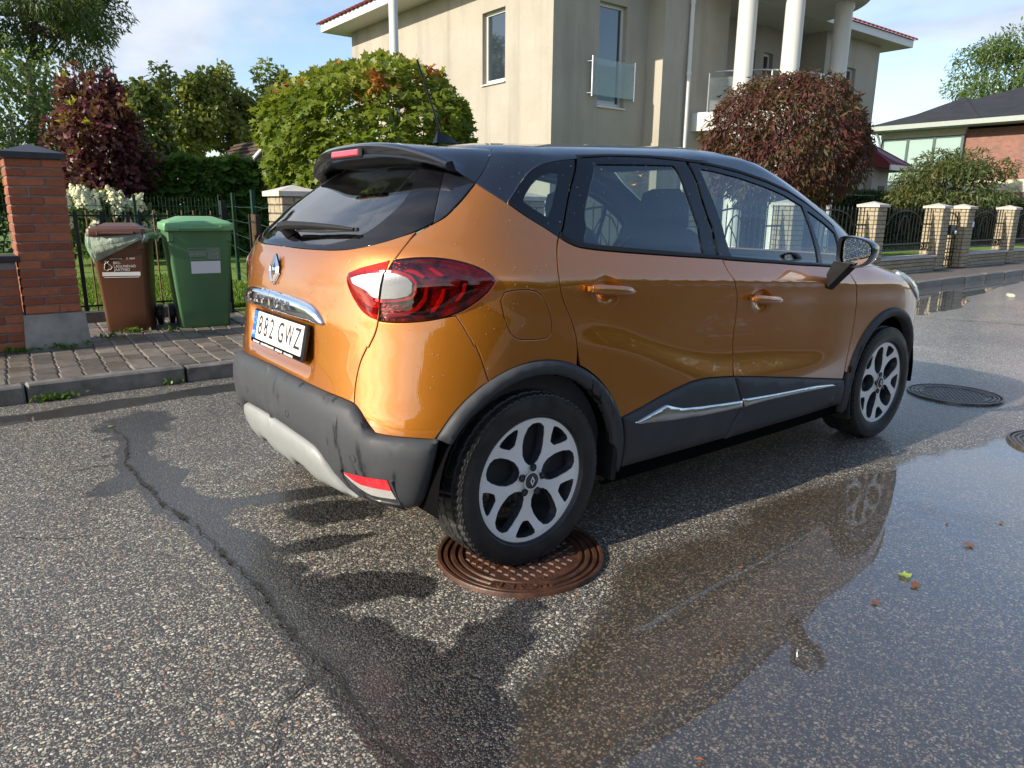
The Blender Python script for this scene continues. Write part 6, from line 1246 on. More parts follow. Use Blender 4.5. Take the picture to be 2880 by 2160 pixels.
for wi_, (x0, x1, lab) in enumerate(WL):
    t = empty('garden_wall', ((x0+x1)/2, 4.0, .12), 0, lab, 'wall', 'low brick walls of the street fence'); L = (x1-x0)/2
    MB().box(-L, L, -.112, .11, 0, .265).build('mortar', 'mortar_dark', t); MB().box(-L, L, -.125, .12, -.1, .022).build('foot', 'plinth_concrete', t)
    if True:
        for i in range(3):
            x = -L; k = 0
            while x < L-.02:
                l = .113 if (i % 2 and k == 0) or L-x < .2 else .25; l = min(l, L-x)
                me = wbh if l < .2 else wb_[rw.randrange(2)]; link('brick', me, 'yellow_brick', t, (x+l/2, -.093, .062+i*.077)); x += l+.012; k += 1
    c = MB(); seg = L*2/3
    for k in range(3): MB().cbox(-L+k*seg+.003, -L+(k+1)*seg-.003, -.155, .15, .262, .312, .006).build('coping', 'stone_coping', t)
PLb = ['black iron fence panel with an arch, between the first visible pillar and the gate', 'black iron fence panel with an arch just past the gate', 'black iron fence panel with an arch at the far right', 'black iron fence panel seen past the car windscreen pillar', 'black iron fence panel with an arch seen through the front door window', 'black iron fence panel behind the car rear door', 'black iron fence panel behind the car boot']
bar_ = MB().tube([(0, 0, .44), (0, 0, 1.20), (0, 0, 1.225), (0, 0, 1.275)], [.009, .009, .014, .001], 6).mesh('bar'); rng_ = MB(); rng_.tube([(.034*math.cos(a), 0, .054*math.sin(a)) for a in np.linspace(0, 2*PI, 17)], .008, 5, False); ring_me = rng_.mesh('ring')
for (x0, x1, _), lab in zip(WL, PLb):
    t = empty('iron_fence', ((x0+x1)/2, 4.05, .12), 0, lab, 'fence panel', 'black iron panels of the street fence'); L = (x1-x0)/2
    for z, hh in ((.425, .012), (.555, .014)): MB().box(-L, L, -.012, .012, z-hh, z+hh).build('rail', 'black_iron', t)
    arch = [(-L, 0, .935), (-L*.62, 0, .935)]+[(-.56*L*math.cos(a)*1.02, 0, .96+.24*math.sin(a)) for a in np.linspace(.25, PI-.25, 15)]+[(L*.62, 0, .935), (L, 0, .935)]
    mb = MB(); mb.tube(arch, .014, 6); mb.build('arch_rail', 'black_iron', t)
    mb = MB(); mb.tube([(-.24, 0, .57), (-.25, 0, .72), (-.20, 0, .92), (-.10, 0, 1.06), (0, 0, 1.10), (.10, 0, 1.06), (.20, 0, .92), (.25, 0, .72), (.24, 0, .57)], .012, 6); mb.tube([(-.15, .0, .95), (.02, 0, .75), (.10, 0, .58)], .009, 5); mb.build('oval', 'black_iron', t)
    n_ = int(2*L/.15)
    for k in range(n_): link('bar', bar_, 'black_iron', t, (-L+.075+k*.15, .0, 0))
    for k in range(int(2*L/.115)): link('ring', ring_me, 'black_iron', t, (-L+.06+k*.115, 0, .490))
gt = empty('garden_gate', (15.555, 4.03, .12), 0, 'narrow black iron gate with a lock box between two pale brick pillars', 'gate')
for z in (.05, .33, .40, .62, 1.0): MB().box(-.45, .45, -.010, .010, z-.012, z+.012).build('rail', 'black_iron', gt)
gbar = MB().tube([(0, 0, .04), (0, 0, 1.15), (0, 0, 1.17), (0, 0, 1.22)], [.010, .010, .014, .001], 6).mesh('bar')
for k in range(7): link('bar', gbar, 'black_iron', gt, (-.42+k*.14, 0, 0))
for k in range(7): link('ring', ring_me, 'black_iron', gt, (-.35+k*.115, 0, .20))
mb = MB(); mb.tube([(-.45, 0, 1.02)]+[(-.42*math.cos(a), 0, 1.0+.17*math.sin(a)) for a in np.linspace(.1, PI-.1, 11)]+[(.45, 0, 1.02)], .013, 6); mb.tube([(-.2, -.01, 1.0), (-.05, -.01, .86), (-.2, -.01, .66), (-.02, -.01, .5)], .010, 5); mb.build('arch_rail', 'black_iron', gt)
lb = MB().cbox(-.03, .24, -.07, .03, .70, .92, .02).build('lock_box', 'dark_sheet_metal', gt); k_ = MB(); k_.lathe([(0, .02), (.035, .016), (.045, 0), (.02, -.03)], 14, Matrix.Translation((.16, -.09, .76)) @ Matrix.Rotation(PI/2, 4, 'X')); k_.build('handle', 'chrome', gt)
ic = MB().cbox(16.285, 16.365, 3.828, 3.847, .985, 1.10, .006).build('intercom', 'sticker_white'); tag(ic, 'small white intercom panel on the far gate pillar', 'intercom')

# ------------------------------------------------------------------ the plastered house
m, t = new_mat('plaster'); h = NT(t); p = h.pos()
big = h.noise(0.55, 6, 0.62, p).outputs['Fac']; st_ = h.noise(1.6, 5, 0.65, h.mapping(p, (1, 1, 0.10))).outputs['Fac']; fine = h.noise(14, 5, 0.7, p).outputs['Fac']
c = h.mix(h.mr(big, 0.3, 0.7), (0.335, 0.303, 0.252), (0.415, 0.382, 0.325)); c = h.mix(h.mr(st_, 0.50, 0.76, 0, 0.60), c, (0.17, 0.16, 0.136)); c = h.mix(h.mr(fine, 0.35, 0.7, 0.18, 0.0), c, (0.25, 0.23, 0.19))
h.out(h.bsdf(Base_Color=c, Roughness=0.85, Normal=h.bump(fine, 0.35, 0.01)))
simple('white_frame', (0.58, 0.58, 0.565), 0.4, var=0.04); simple('soffit_board', (0.50, 0.48, 0.42), 0.6, var=0.06); simple('column_white', (0.60, 0.60, 0.585), 0.45, var=0.06, vscale=3, streak=True)
simple('roof_red', (0.17, 0.028, 0.030), 0.4, var=0.2, vscale=12); simple('steel', (0.55, 0.55, 0.56), 0.25, 0.9, var=0.08); simple('dark_room', (0.05, 0.055, 0.06), 0.6, var=0.4, vscale=2); simple('curtain', (0.35, 0.36, 0.37), 0.8, var=0.15)
HOUSE = empty('house', (18, 14, .13), 0, 'two storey beige plastered house with white columns and red roof edges behind the car', 'house')
H0 = Vector((18, 14, .13))
def hb(mb, x0, x1, y0, y1, z0, z1): return mb.box(x0-H0.x, x1-H0.x, y0-H0.y, y1-H0.y, z0-H0.z, z1-H0.z)
ZE = 6.95                                            # eave underside
def wall(axis, at_, u0, u1, z0, z1, ops, out, name='wall', depth=.16):
    """one plastered wall face with real window recesses. axis 'x': wall runs along x at y=at_; 'y': runs along y at x=at_. out: +-1 outward sign"""
    us = sorted({u0, u1, *[o[0] for o in ops], *[o[1] for o in ops]}); zs = sorted({z0, z1, *[o[2] for o in ops], *[o[3] for o in ops]}); mb = MB()
    def P(u, z, d=0.0): return ((u-H0.x, at_-out*d-H0.y, z-H0.z) if axis == 'x' else (at_-out*d-H0.x, u-H0.y, z-H0.z))
    for a, b in zip(us[:-1], us[1:]):
        for c_, d in zip(zs[:-1], zs[1:]):
            if any(o[0] <= a and b <= o[1] and o[2] <= c_ and d <= o[3] for o in ops): continue
            mb.add([P(a, c_), P(b, c_), P(b, d), P(a, d)], [(0, 1, 2, 3)])
    for o in ops:
        a, b, c_, d = o[:4]
        for q in ([(a, c_), (a, d)], [(b, c_), (b, d)], [(a, c_), (b, c_)], [(a, d), (b, d)]): mb.add([P(*q[0]), P(*q[1]), P(*q[1], depth), P(*q[0], depth)], [(0, 1, 2, 3)])
    mb.build(name, 'plaster', HOUSE, fix=False)
    for o in ops:
        a, b, c_, d = o[:4]; f = MB(); fw = .075; e = .001
        def bx(u0_, u1_, z0_, z1_, d0, d1, m_=None):
            q = [P(u0_, z0_, d0), P(u1_, z1_, d1)]; (m_ or f).box(min(q[0][0], q[1][0]), max(q[0][0], q[1][0]), min(q[0][1], q[1][1]), max(q[0][1], q[1][1]), min(q[0][2], q[1][2]), max(q[0][2], q[1][2]))
        bx(a+e, a+fw, c_+e, d-e, depth-.03, depth+.05); bx(b-fw, b-e, c_+e, d-e, depth-.03, depth+.05); bx(a+fw, b-fw, c_+e, c_+fw*1.4, depth-.03, depth+.05); bx(a+fw, b-fw, d-fw, d-e, depth-.03, depth+.05)
        fr = f.build('window', 'white_frame', HOUSE)
        g = MB(); g.add([P(a+fw, c_+fw, depth), P(b-fw, c_+fw, depth), P(b-fw, d-fw, depth), P(a+fw, d-fw, depth)], [(0, 1, 2, 3)]); g.build('pane', 'window_glass', fr, fix=False)
        s = MB(); bx(a-.02, b+.02, c_-.035, c_-.002, -.05, depth-.03, s); s.build('sill', 'white_frame', fr)
        if len(o) > 4:
            k_ = MB(); bx(a+fw+.02, a+(b-a)*o[4], c_+fw, d-fw, depth-.012, depth-.004, k_); k_.build('curtain', 'curtain', fr)
HX, HY, BX, BY = 10.24, 11.0, 13.45, 10.46
wall('y', HX, HY, 21.38, 0.1, ZE, [(12.83, 13.81, 4.43, 6.16), (18.75, 19.59, 4.5, 6.04)], -1)
wall('x', HY, HX, BX, 0.1, ZE, [(11.71, 12.66, 3.79, 6.17)], -1)
wall('y', BX, BY, HY, 0.1, ZE, [], -1); wall('x', BY, BX, 16.05, 0.1, ZE, [], -1)
wall('y', 16.05, BY, 12.0, 0.1, ZE, [], 1); wall('x', 12.0, 16.05, 21.9, 0.1, ZE, [(18.55, 19.55, 3.75, 6.20), (20.0, 20.5, 4.2, 6.22)], -1)
wall('y', 21.9, HY, 12.0, 0.1, ZE, [], -1); wall('x', HY, 21.9, 25.4, 0.1, ZE, [(23.2, 23.9, 4.45, 6.03)], -1)
wall('y', 25.4, HY, 21.38, 0.1, ZE, [], 1); wall('x', 21.38, HX, 25.4, 0.1, ZE, [], 1)
# eaves: soffit, fascia, hipped red roof
o_ = .85; ex0, ex1, ey0, ey1 = HX-o_, 26.45, HY-.62, 21.38+.5
mb = MB(); hb(mb, ex0, ex1, ey0, ey1, ZE, ZE+.05); mb.build('soffit', 'soffit_board', HOUSE)
mb = MB(); hb(mb, ex0-.012, ex0+.03, ey0, ey1, ZE-.012, ZE+.22); hb(mb, ex1-.03, ex1+.012, ey0, ey1, ZE-.012, ZE+.22); hb(mb, ex0+.03, ex1-.03, ey0-.012, ey0+.03, ZE-.012, ZE+.22); hb(mb, ex0+.03, ex1-.03, ey1-.03, ey1+.012, ZE-.012, ZE+.22); mb.build('fascia', 'white_frame', HOUSE)
zr = ZE+.235; zt_ = zr+2.6; rx0, rx1, ry0, ry1 = ex0-.06, ex1+.06, ey0-.06, ey1+.06; my = (ry0+ry1)/2; L_ = (ry1-ry0)/2
rf = MB(); rf.add([(rx0-H0.x, ry0-H0.y, zr-H0.z), (rx1-H0.x, ry0-H0.y, zr-H0.z), (rx1-H0.x, ry1-H0.y, zr-H0.z), (rx0-H0.x, ry1-H0.y, zr-H0.z), (rx0+L_-H0.x, my-H0.y, zt_-H0.z), (rx1-L_-H0.x, my-H0.y, zt_-H0.z)], [(0, 1, 5, 4), (2, 3, 4, 5), (1, 2, 5), (3, 0, 4), (0, 3, 2, 1)])
roof_ = rf.build('roof', 'roof_red', HOUSE)
tl_ = MB(); tl_.lathe([(.085, 0), (.085, .34)], 10, Matrix.Rotation(PI/2, 4, 'Y'), True, 0, PI); tile_ = MB(); secs = [[(x, .085*math.cos(a)*1.0, .062*math.sin(a)-.004) for a in np.linspace(0, PI, 7)] for x in (-.03, .45)]
tile_.add(secs[0]+secs[1], [(k, k+1, 7+k+1, 7+k) for k in range(6)]+[tuple(range(7))], None, True); tme = tile_.mesh('tile', fix=False)
sl = math.atan2(2.6, L_)
for k in range(24): link('tile', tme, 'roof_red', roof_, (rx0-.01-H0.x, 15.4+k*.285-H0.y, zr+.008-H0.z), (0, -sl, 0))
for k in range(17): link('tile', tme, 'roof_red', roof_, (21.9+k*.285-H0.x, ry0-.01-H0.y, zr+.008-H0.z), (0, -sl, PI/2))
# round balcony with columns, glass rail and round roof over it
CX, CY, CR = 17.55, 11.0, 2.6
bal = empty('balcony', (CX-H0.x, CY-H0.y, 3.35-H0.z)); bal.parent = HOUSE
mb = MB(); mb.lathe([(0, 0), (CR+.28, 0), (CR+.28, .46), (0, .46)], 48, None, True, PI, 2*PI); mb.build('floor_slab', 'column_white', bal)
for a in (216, 242, 312):
    c_ = MB(); q = math.radians(a); x, y = CX+(CR+.02)*math.cos(q)-H0.x, CY+(CR+.02)*math.sin(q)-H0.y; c_.lathe([(.27, .0), (.27, .12), (.245, .16), (.24, 3.2), (.235, ZE-H0.z-.18), (.27, ZE-H0.z-.12), (.27, ZE-H0.z)], 28, Matrix.Translation((x, y, 0))); c_.build('column', 'column_white', HOUSE, sharp=40)
angs = np.radians(np.linspace(196, 344, 45)); hr = MB(); hr.tube([(( CR-.12)*math.cos(a), (CR-.12)*math.sin(a), 1.50) for a in angs], .022, 8); hr.build('handrail', 'steel', bal)
for a in np.radians(np.linspace(196, 344, 9)): mb = MB(); mb.tube([((CR-.12)*math.cos(a), (CR-.12)*math.sin(a), .46), ((CR-.12)*math.cos(a), (CR-.12)*math.sin(a), 1.49)], .02, 8); mb.build('post', 'steel', bal)
gl_a = np.radians(np.linspace(196, 344, 9))
for a0, a1 in zip(gl_a[:-1], gl_a[1:]):
    g = MB(); aa = np.linspace(a0+.012, a1-.012, 6); v = [((CR-.12)*math.cos(a), (CR-.12)*math.sin(a), .54) for a in aa]+[((CR-.12)*math.cos(a), (CR-.12)*math.sin(a), 1.36) for a in aa]; g.add(v, [(k, k+1, 7+k, 6+k) for k in range(5)], None, True); g.build('glass_pane', 'rail_glass', bal, fix=False)
mb = MB(); mb.lathe([(0, ZE-.003), (CR+.62, ZE-.003), (CR+.64, ZE+.22), (0, ZE+.75)], 56, Matrix.Translation((CX-H0.x, CY-H0.y, -H0.z)), True, PI, 2*PI); mb.build('porch_roof', 'soffit_board', HOUSE, sharp=30)
# juliet rail at the tall window, downpipe, wall lamp
jr = empty('window_rail', (12.16-H0.x, HY-.12-H0.y, 4.43-H0.z)); jr.parent = HOUSE
for x in (-.74, .74):
    mb = MB(); mb.tube([(x, 0, -.46), (x, 0, .46)], .022, 8); mb.build('rail_post', 'steel', jr)
    for z in (-.38, .34): mb = MB(); mb.tube([(x, 0, z), (x-.06*math.copysign(1, x)*-1, .115, z)], .018, 6); mb.build('bracket', 'steel', jr)
MB().box(-.70, .70, -.006, .006, -.42, .42).build('glass_pane', 'rail_glass', jr)
mb = MB(); mb.tube([(14.40-H0.x, BY-.075-H0.y, 0), (14.40-H0.x, BY-.075-H0.y, ZE-H0.z-.1)], .055, 12); dp = mb.build('downpipe', 'white_frame', HOUSE)
for z in (2.2, 4.70, 6.4): mb = MB(); mb.tube([(14.40-H0.x, BY-.075-H0.y, z-H0.z), (14.40-H0.x, BY-.075-H0.y, z+.10-H0.z)], .068, 12); mb.build('pipe_collar', 'white_frame', dp)
mb = MB(); mb.lathe([(0, .10), (.10, .085), (.15, .04), (.165, 0)], 20, Matrix.Translation((18.60-H0.x, 12.0-H0.y, 6.62-H0.z)) @ Matrix.Rotation(PI/2, 4, 'X')); mb.build('wall_lamp', 'white_frame', HOUSE)

# flagpole in front of the lit wall
fp = MB(); fp.lathe([(.075, 0), (.078, 3.0), (.066, 5.5), (.05, 9.0), (0, 9.02)], 16); tag(fp.build('flagpole', 'column_white', None, (4.75, 8.62, .13)), 'tall white flagpole rising behind the round green maple', 'flagpole')
# small red-roofed annex at the right end of the house
an_ = empty('annex', (26.2, 12.5, .13), 0, 'low beige annex with a red ribbed metal roof at the right end of the house', 'annex')
MB().box(-.75, .45, -1.75, 2.5, 0, 2.75).build('wall', 'plaster', an_); mb = MB(); mb.box(-.25, .2, -1.78, -1.75, .2, 2.1); mb.build('door', 'dark_room', an_)
rfm = MB(); v = [(-.78, -2.35, 2.72), (.95, -2.35, 2.72), (.95, 3.0, 2.72), (-.78, 3.0, 2.72), (-.78, -2.35, 2.82), (.95, -2.35, 2.82), (.95, 3.0, 2.82), (-.78, 3.0, 3.75), (-.78, -1.2, 3.75)]
rfm.add(v, [(0, 3, 2, 1), (0, 1, 5, 4), (1, 2, 6, 5), (5, 6, 7, 8), (4, 5, 8), (0, 4, 8, 7, 3)]); rr_ = rfm.build('roof', 'roof_red', an_)
for k in range(9):
    q = k/8; p0 = Vector((.95, -2.35+5.3*q*.55, 2.825)); p1 = Vector((-.78, -1.2+4.2*q*.55, 3.755)); mb = MB(); mb.tube([p0, p1], .022, 4); mb.build('seam', 'roof_red', rr_)
for k in range(6):
    q = k/6; mb = MB(); mb.tube([Vector((-.78+1.7*q, -2.35, 2.83)), Vector((-.78, -2.35+1.15*(1-q)*1.0+.0, 2.82+.92*(1-q)))], .02, 4); mb.build('seam', 'roof_red', rr_)
mb = MB(); mb.box(-.80, .97, -2.40, -2.34, 2.62, 2.80); mb.box(.93, .99, -2.34, 3.0, 2.62, 2.80); mb.build('gutter', 'white_frame', an_)

# ------------------------------------------------------------------ neighbouring house with black roof, glass bay and red-brown brick
m, t = new_mat('brick_facade'); h = NT(t); p = h.pos(); br = h.n('ShaderNodeTexBrick'); cx3 = h.n('ShaderNodeCombineXYZ'); sx3 = h.n('ShaderNodeSeparateXYZ'); h.set(sx3.inputs[0], p); h.set(cx3.inputs[0], h.math('ADD', sx3.outputs[0], sx3.outputs[1])); h.set(cx3.inputs[1], sx3.outputs[2]); h.set(br.inputs['Vector'], cx3.outputs[0])
br.inputs['Color1'].default_value = (.26, .105, .075, 1); br.inputs['Color2'].default_value = (.15, .075, .065, 1); br.inputs['Mortar'].default_value = (.19, .15, .13, 1); br.inputs['Scale'].default_value = 1; br.inputs['Brick Width'].default_value = .25; br.inputs['Row Height'].default_value = .075; br.inputs['Mortar Size'].default_value = .008
h.out(h.bsdf(Base_Color=h.mix(h.mr(h.noise(3, 4, .6, p).outputs['Fac'], .35, .7, 0, .5), br.outputs['Color'], (.34, .16, .11)), Roughness=.8))
simple('roof_black', (0.022, 0.023, 0.026), 0.75, var=0.25, vscale=2, bump=0.4, bscale=12); simple('frame_green', (0.06, 0.10, 0.095), 0.4, var=0.1); simple('fascia_pale', (0.30, 0.34, 0.31), 0.5, var=0.05); simple('board_cream', (0.55, 0.50, 0.36), 0.7, var=0.08)
NB = empty('neighbour_house', (36, 10, .13), 0, 'brick house with black hipped roof and pale green glass bay at the far right', 'house')
def nb(mb, x0, x1, y0, y1, z0, z1): return mb.box(x0-36, x1-36, y0-10, y1-10, z0-.13, z1-.13)
mb = MB(); nb(mb, 36.15, 47, 5.2, 12.05, .13, 5.0); mb.build('wall', 'brick_facade', NB)
mb = MB(); nb(mb, 36.1, 46, 12.06, 15.72, .13, 4.80); mb.build('bay_core', 'dark_room', NB); mb = MB(); nb(mb, 35.95, 36.3, 12.0, 15.8, 4.78, 5.1); mb.build('bay_header', 'board_cream', NB)
bay = MB(); yv = [12.05, 13.27, 14.48, 15.70]
for y in yv: nb(bay, 35.95, 36.08, y-.06, y+.06, .5, 4.78)
for z in (.5, 2.75, 3.25, 4.74): nb(bay, 35.96, 36.07, 12.11, 15.64, z-.05, z+.05)
bay.build('bay_frame', 'frame_green', NB)
for a, b_ in zip(yv[:-1], yv[1:]):
    for z0, z1 in ((.55, 2.70), (2.80, 3.20), (3.30, 4.69)): mb = MB(); nb(mb, 36.0, 36.03, a+.06, b_-.06, z0, z1); mb.build('pane', 'green_glass', NB)
mb = MB(); nb(mb, 36.1, 36.14, 5.3, 11.9, 2.2, 2.75); mb.build('timber_strip', 'board_cream', NB)
rf = MB(); v = [(35.2, 4.5, 5.3), (48, 4.5, 5.3), (48, 16.5, 5.3), (35.2, 16.5, 5.3), (41.5, 10.4, 7.6), (41.5, 9.6, 7.6)]; rf.add([(x-36, y-10, z-.13) for x, y, z in v], [(0, 3, 2, 1), (3, 0, 5, 4), (2, 3, 4), (1, 2, 4, 5), (0, 1, 5)]); nr = rf.build('roof', 'roof_black', NB)
rf = MB(); v = [(35.2, 12.6, 5.32), (35.2, 16.0, 5.32), (39.0, 14.2, 6.9), (41, 12, 7.6)]
rf.add([(x-36, y-10, z-.13) for x, y, z in [(35.3, 15.4, 5.36), (35.3, 11.2, 5.36), (38.6, 13.3, 6.75), (42, 13.3, 6.75)]], [(0, 1, 2), (0, 2, 3), (1, 3, 2)]); rf.build('roof_gable', 'roof_black', nr)
mb = MB(); nb(mb, 35.12, 35.24, 4.5, 16.5, 5.12, 5.33); nb(mb, 35.24, 40, 16.44, 16.56, 5.12, 5.33); mb.build('gutter', 'fascia_pale', NB); mb = MB(); nb(mb, 35.24, 36.14, 4.5, 16.44, 5.10, 5.14); mb.build('soffit', 'fascia_pale', NB)
mb = MB(); mb.tube([(-.7, 5.75, 5.0), (-.3, 5.75, 4.6), (-.1, 5.78, 4.3), (-.1, 5.78, .2)], .06, 8); mb.build('downpipe', 'fascia_pale', NB)
# little roof over the shed behind the hedge
sd = empty('shed', (5.75, 18.9, -.30), 0, 'small shed with a dark ribbed roof peeking over the leafy hedge', 'shed'); simple('shed_roof', (0.065, 0.045, 0.032), 0.7, var=0.3, vscale=9)
MB().box(-.2, 3.2, .0, 3, 0, 2.7).build('wall', 'board_cream', sd); mb = MB(); mb.add([(-.32, -.25, 2.60), (3.4, -.25, 2.60), (3.4, 3.2, 2.60), (-.32, 3.2, 2.60), (.55, -.25, 3.50), (.55, 3.2, 3.50), (3.4, -.25, 3.50), (3.4, 3.2, 3.50)], [(0, 3, 2, 1), (0, 4, 5, 3), (4, 6, 7, 5), (0, 1, 6, 4), (1, 2, 7, 6), (2, 3, 5, 7)]); sr = mb.build('roof', 'shed_roof', sd)
mb = MB(); mb.tube([(-.34, -.27, 2.58), (.55, -.27, 3.52)], .05, 4); mb.tube([(-.34, -.27, 2.58), (-.34, 3.2, 2.58)], .05, 4); mb.build('verge_board', 'white_frame', sd)
for k in range(7): mb = MB(); mb.tube([(-.30+.84*k/7, -.26, 2.66+.87*k/7), (-.30+.84*k/7, 3.2, 2.66+.87*k/7)], .018, 4); mb.build('roof_batten', 'shed_roof', sd)

# ------------------------------------------------------------------ trees, hedges, flowers
leaf_mat('maple_leaf', [(0, (0.055, 0.095, 0.011)), (0.40, (0.120, 0.170, 0.016)), (0.68, (0.195, 0.235, 0.026)), (0.84, (0.28, 0.26, 0.035)), (0.93, (0.36, 0.20, 0.035)), (1, (0.38, 0.11, 0.03))], 0.38, 0.45)
leaf_mat('red_leaf', [(0, (0.024, 0.010, 0.011)), (0.35, (0.080, 0.016, 0.018)), (0.62, (0.090, 0.036, 0.020)), (0.80, (0.065, 0.070, 0.018)), (0.92, (0.18, 0.030, 0.022)), (1, (0.24, 0.05, 0.03))], 0.28, 0.62)
leaf_mat('purple_leaf', [(0, (0.026, 0.010, 0.018)), (0.50, (0.095, 0.018, 0.034)), (0.80, (0.180, 0.036, 0.042)), (0.92, (0.24, 0.08, 0.03)), (1, (0.38, 0.38, 0.05))], 0.3, 0.38)
leaf_mat('birch_leaf', [(0, (0.035, 0.070, 0.018)), (0.5, (0.080, 0.135, 0.035)), (1, (0.16, 0.21, 0.06))], 0.4)
leaf_mat('dark_leaf', [(0, (0.024, 0.045, 0.012)), (0.6, (0.058, 0.095, 0.022)), (0.9, (0.105, 0.135, 0.024)), (1, (0.17, 0.13, 0.02))], 0.35)
leaf_mat('far_leaf', [(0, (0.075, 0.115, 0.026)), (0.6, (0.165, 0.205, 0.045)), (1, (0.27, 0.27, 0.065))], 0.48)
leaf_mat('hedge_leaf', [(0, (0.022, 0.052, 0.015)), (0.5, (0.060, 0.125, 0.027)), (0.85, (0.125, 0.225, 0.036)), (1, (0.19, 0.31, 0.05))], 0.3, 0.35)
leaf_mat('thuja_leaf', [(0, (0.012, 0.030, 0.008)), (1, (0.045, 0.085, 0.018))], 0.2, 0.6)
leaf_mat('small_tree_leaf', [(0, (0.028, 0.048, 0.014)), (0.6, (0.075, 0.100, 0.025)), (0.88, (0.12, 0.13, 0.035)), (1, (0.22, 0.06, 0.03))], 0.32)
def maple_tint(P, dep, r, k):
    z = (P[:, 2]-2.4)/1.3; n = vnoise(P[:, 0]*1.0, P[:, 1]+P[:, 2]*1.3, 1.6, 5, 4); return np.clip(0.12+0.55*n+0.18*r.rand(len(P))+0.42*np.clip(z+.05, 0, 1)*n*1.7+0.24*(n > .64)+.22*(r.rand(len(P)) > .965), 0, 1)
# a dense clipped globe: leaves laid over an uneven dome, denser at the skin
def globe(name, label, base, c, rad, n, size, shape, mat, seed, tint, cat='tree', trunk_r=.09, droop=.6, gap=.10, group=None, bark='bark', zmin=-.75, spread=.55):
    t = empty(name, base, 0, label, cat, group); r = np.random.RandomState(seed); b = np.array(base, float)
    d = r.normal(0, 1, (n, 3)); d /= np.linalg.norm(d, axis=1, keepdims=True); d = d[d[:, 2] > zmin]; n = len(d)
    bump = vnoise(d[:, 0]*2+5, d[:, 1]*2+d[:, 2]*2.4+3, 1.5, seed, 3)-.5; depth = r.rand(n)**2.2
    rr = (1+.36*bump)*(1-.30*depth); U = d*rr[:, None]; hole = vnoise(d[:, 0]*3.1+9, d[:, 1]*3.1+d[:, 2]*3.3, 2.0, seed+3, 2); keep = ~((hole < .30) & (depth < .55)); U, d, depth = U[keep], d[keep], depth[keep]
    P = np.array(c)+U*np.array(rad); out = d*.8+np.array([0, 0, .15]); leaves('crown', P-b, out, size, shape, mat, t, seed+1, tint(P, 1-depth, r, None), droop, spread)
    core = np.array(c)-b; mb = MB(); limb(mb, (0, 0, 0), Vector(core)-Vector((0, 0, rad[2]*.3)), trunk_r*1.1, trunk_r*.8, seed, .02, 10)
    rg = random.Random(seed)
    for i in range(14): q = d[rg.randrange(len(d))]*np.array(rad)*.9+core; limb(mb, Vector(core)-Vector((0, 0, rad[2]*rg.uniform(.0, .45))), Vector(q), trunk_r*.35, .008, seed+i, .1, 5)
    mb.build('trunk', bark, t); return t
globe('globe_maple', 'round clipped maple with big green leaves turning orange on top', (3.69, 7.49, .13), (3.69, 7.49, 2.02), (1.60, 1.60, 1.34), 21000, .098, 'maple', 'maple_leaf', 21, maple_tint)
def red_tint(P, dep, r, k):
    n = vnoise(P[:, 0]*1.2, P[:, 1]+P[:, 2]*1.4, 1.8, 8, 4); return np.clip(n*.85+.35*(r.rand(len(P))-.5)+.05+.2*np.clip((P[:, 2]-3.4), 0, 1), 0, 1)
globe('globe_tree', 'round dark red-brown leaved tree in front of the balcony columns', (12.78, 6.37, .13), (12.78, 6.37, 2.70), (1.66, 1.66, 1.40), 24000, .125, 'slim', 'red_leaf', 31, red_tint, droop=1.1, trunk_r=.10, zmin=-.9, spread=.7)
def purple_tint(P, dep, r, k):
    n = vnoise(P[:, 0]*2, P[:, 1]+P[:, 2]*2, 2.0, 4, 3); return np.clip(.15+.5*n+.3*r.rand(len(P))*n+.12*np.clip(P[:, 2]-2.4, 0, 1)+.5*((n > .74) & (P[:, 2] > 2.3)), 0, 1)
tree('purple_tree', 'upright plum-leaved tree with dark purple foliage left of the hedge', (1.36, 15.03, .13), (1.36, 15.03, 2.20), (1.00, 1.00, 2.12), 15000, .125, 'small', 'purple_leaf', 41, trunk_r=.05, limbs=14, tint=purple_tint, lumps=60, lump=.26, shell=.45, droop=-.2, trunk_split=.1, twig_r=.006)
tree('birch_tree', 'pale green fine-leaved birch at the left edge behind the brick pillar', (0.11, 19.17, .13), (0.11, 19.17, 3.0), (1.85, 1.85, 2.6), 18000, .11, 'small', 'birch_leaf', 51, trunk_r=.07, limbs=12, bark='birch_bark', lumps=70, lump=.26, shell=.4, droop=1.2)
tree('tall_ash_tree', 'tall dark tree with open wind-blown branches at the top left corner', (1.10, 25.18, .13), (1.40, 25.18, 7.26), (3.3, 2.8, 2.15), 17000, .17, 'slim', 'dark_leaf', 61, trunk_r=.20, limbs=22, lumps=46, lump=.20, shell=.3, droop=.9, trunk_split=.5)
for i, (x, y, z, rx, rz, s) in enumerate([(5.1, 23.4, 4.15, 1.45, 1.75, 71), (6.85, 24.0, 4.35, 1.45, 1.75, 72), (8.55, 24.5, 4.45, 1.35, 1.75, 73), (3.2, 20.8, 3.35, 1.1, 1.5, 74)]):
    tree('garden_tree', ['leftmost of the three loose-crowned trees against the sky left of the maple', 'middle one of the loose-crowned trees against the sky left of the maple', 'loose-crowned tree against the sky nearest the round maple', 'dark green tree between the purple tree and the loose-crowned trees'][i], (x, y, .13), (x, y, z), (rx, rx, rz), 6500 if i < 3 else 5600, .15, 'oval' if i < 3 else 'small', 'far_leaf' if i < 3 else 'dark_leaf', s, group='trees against the sky on the left', trunk_r=.10, limbs=16, lumps=34, lump=.24, shell=.25, droop=.5, trunk_split=.3)
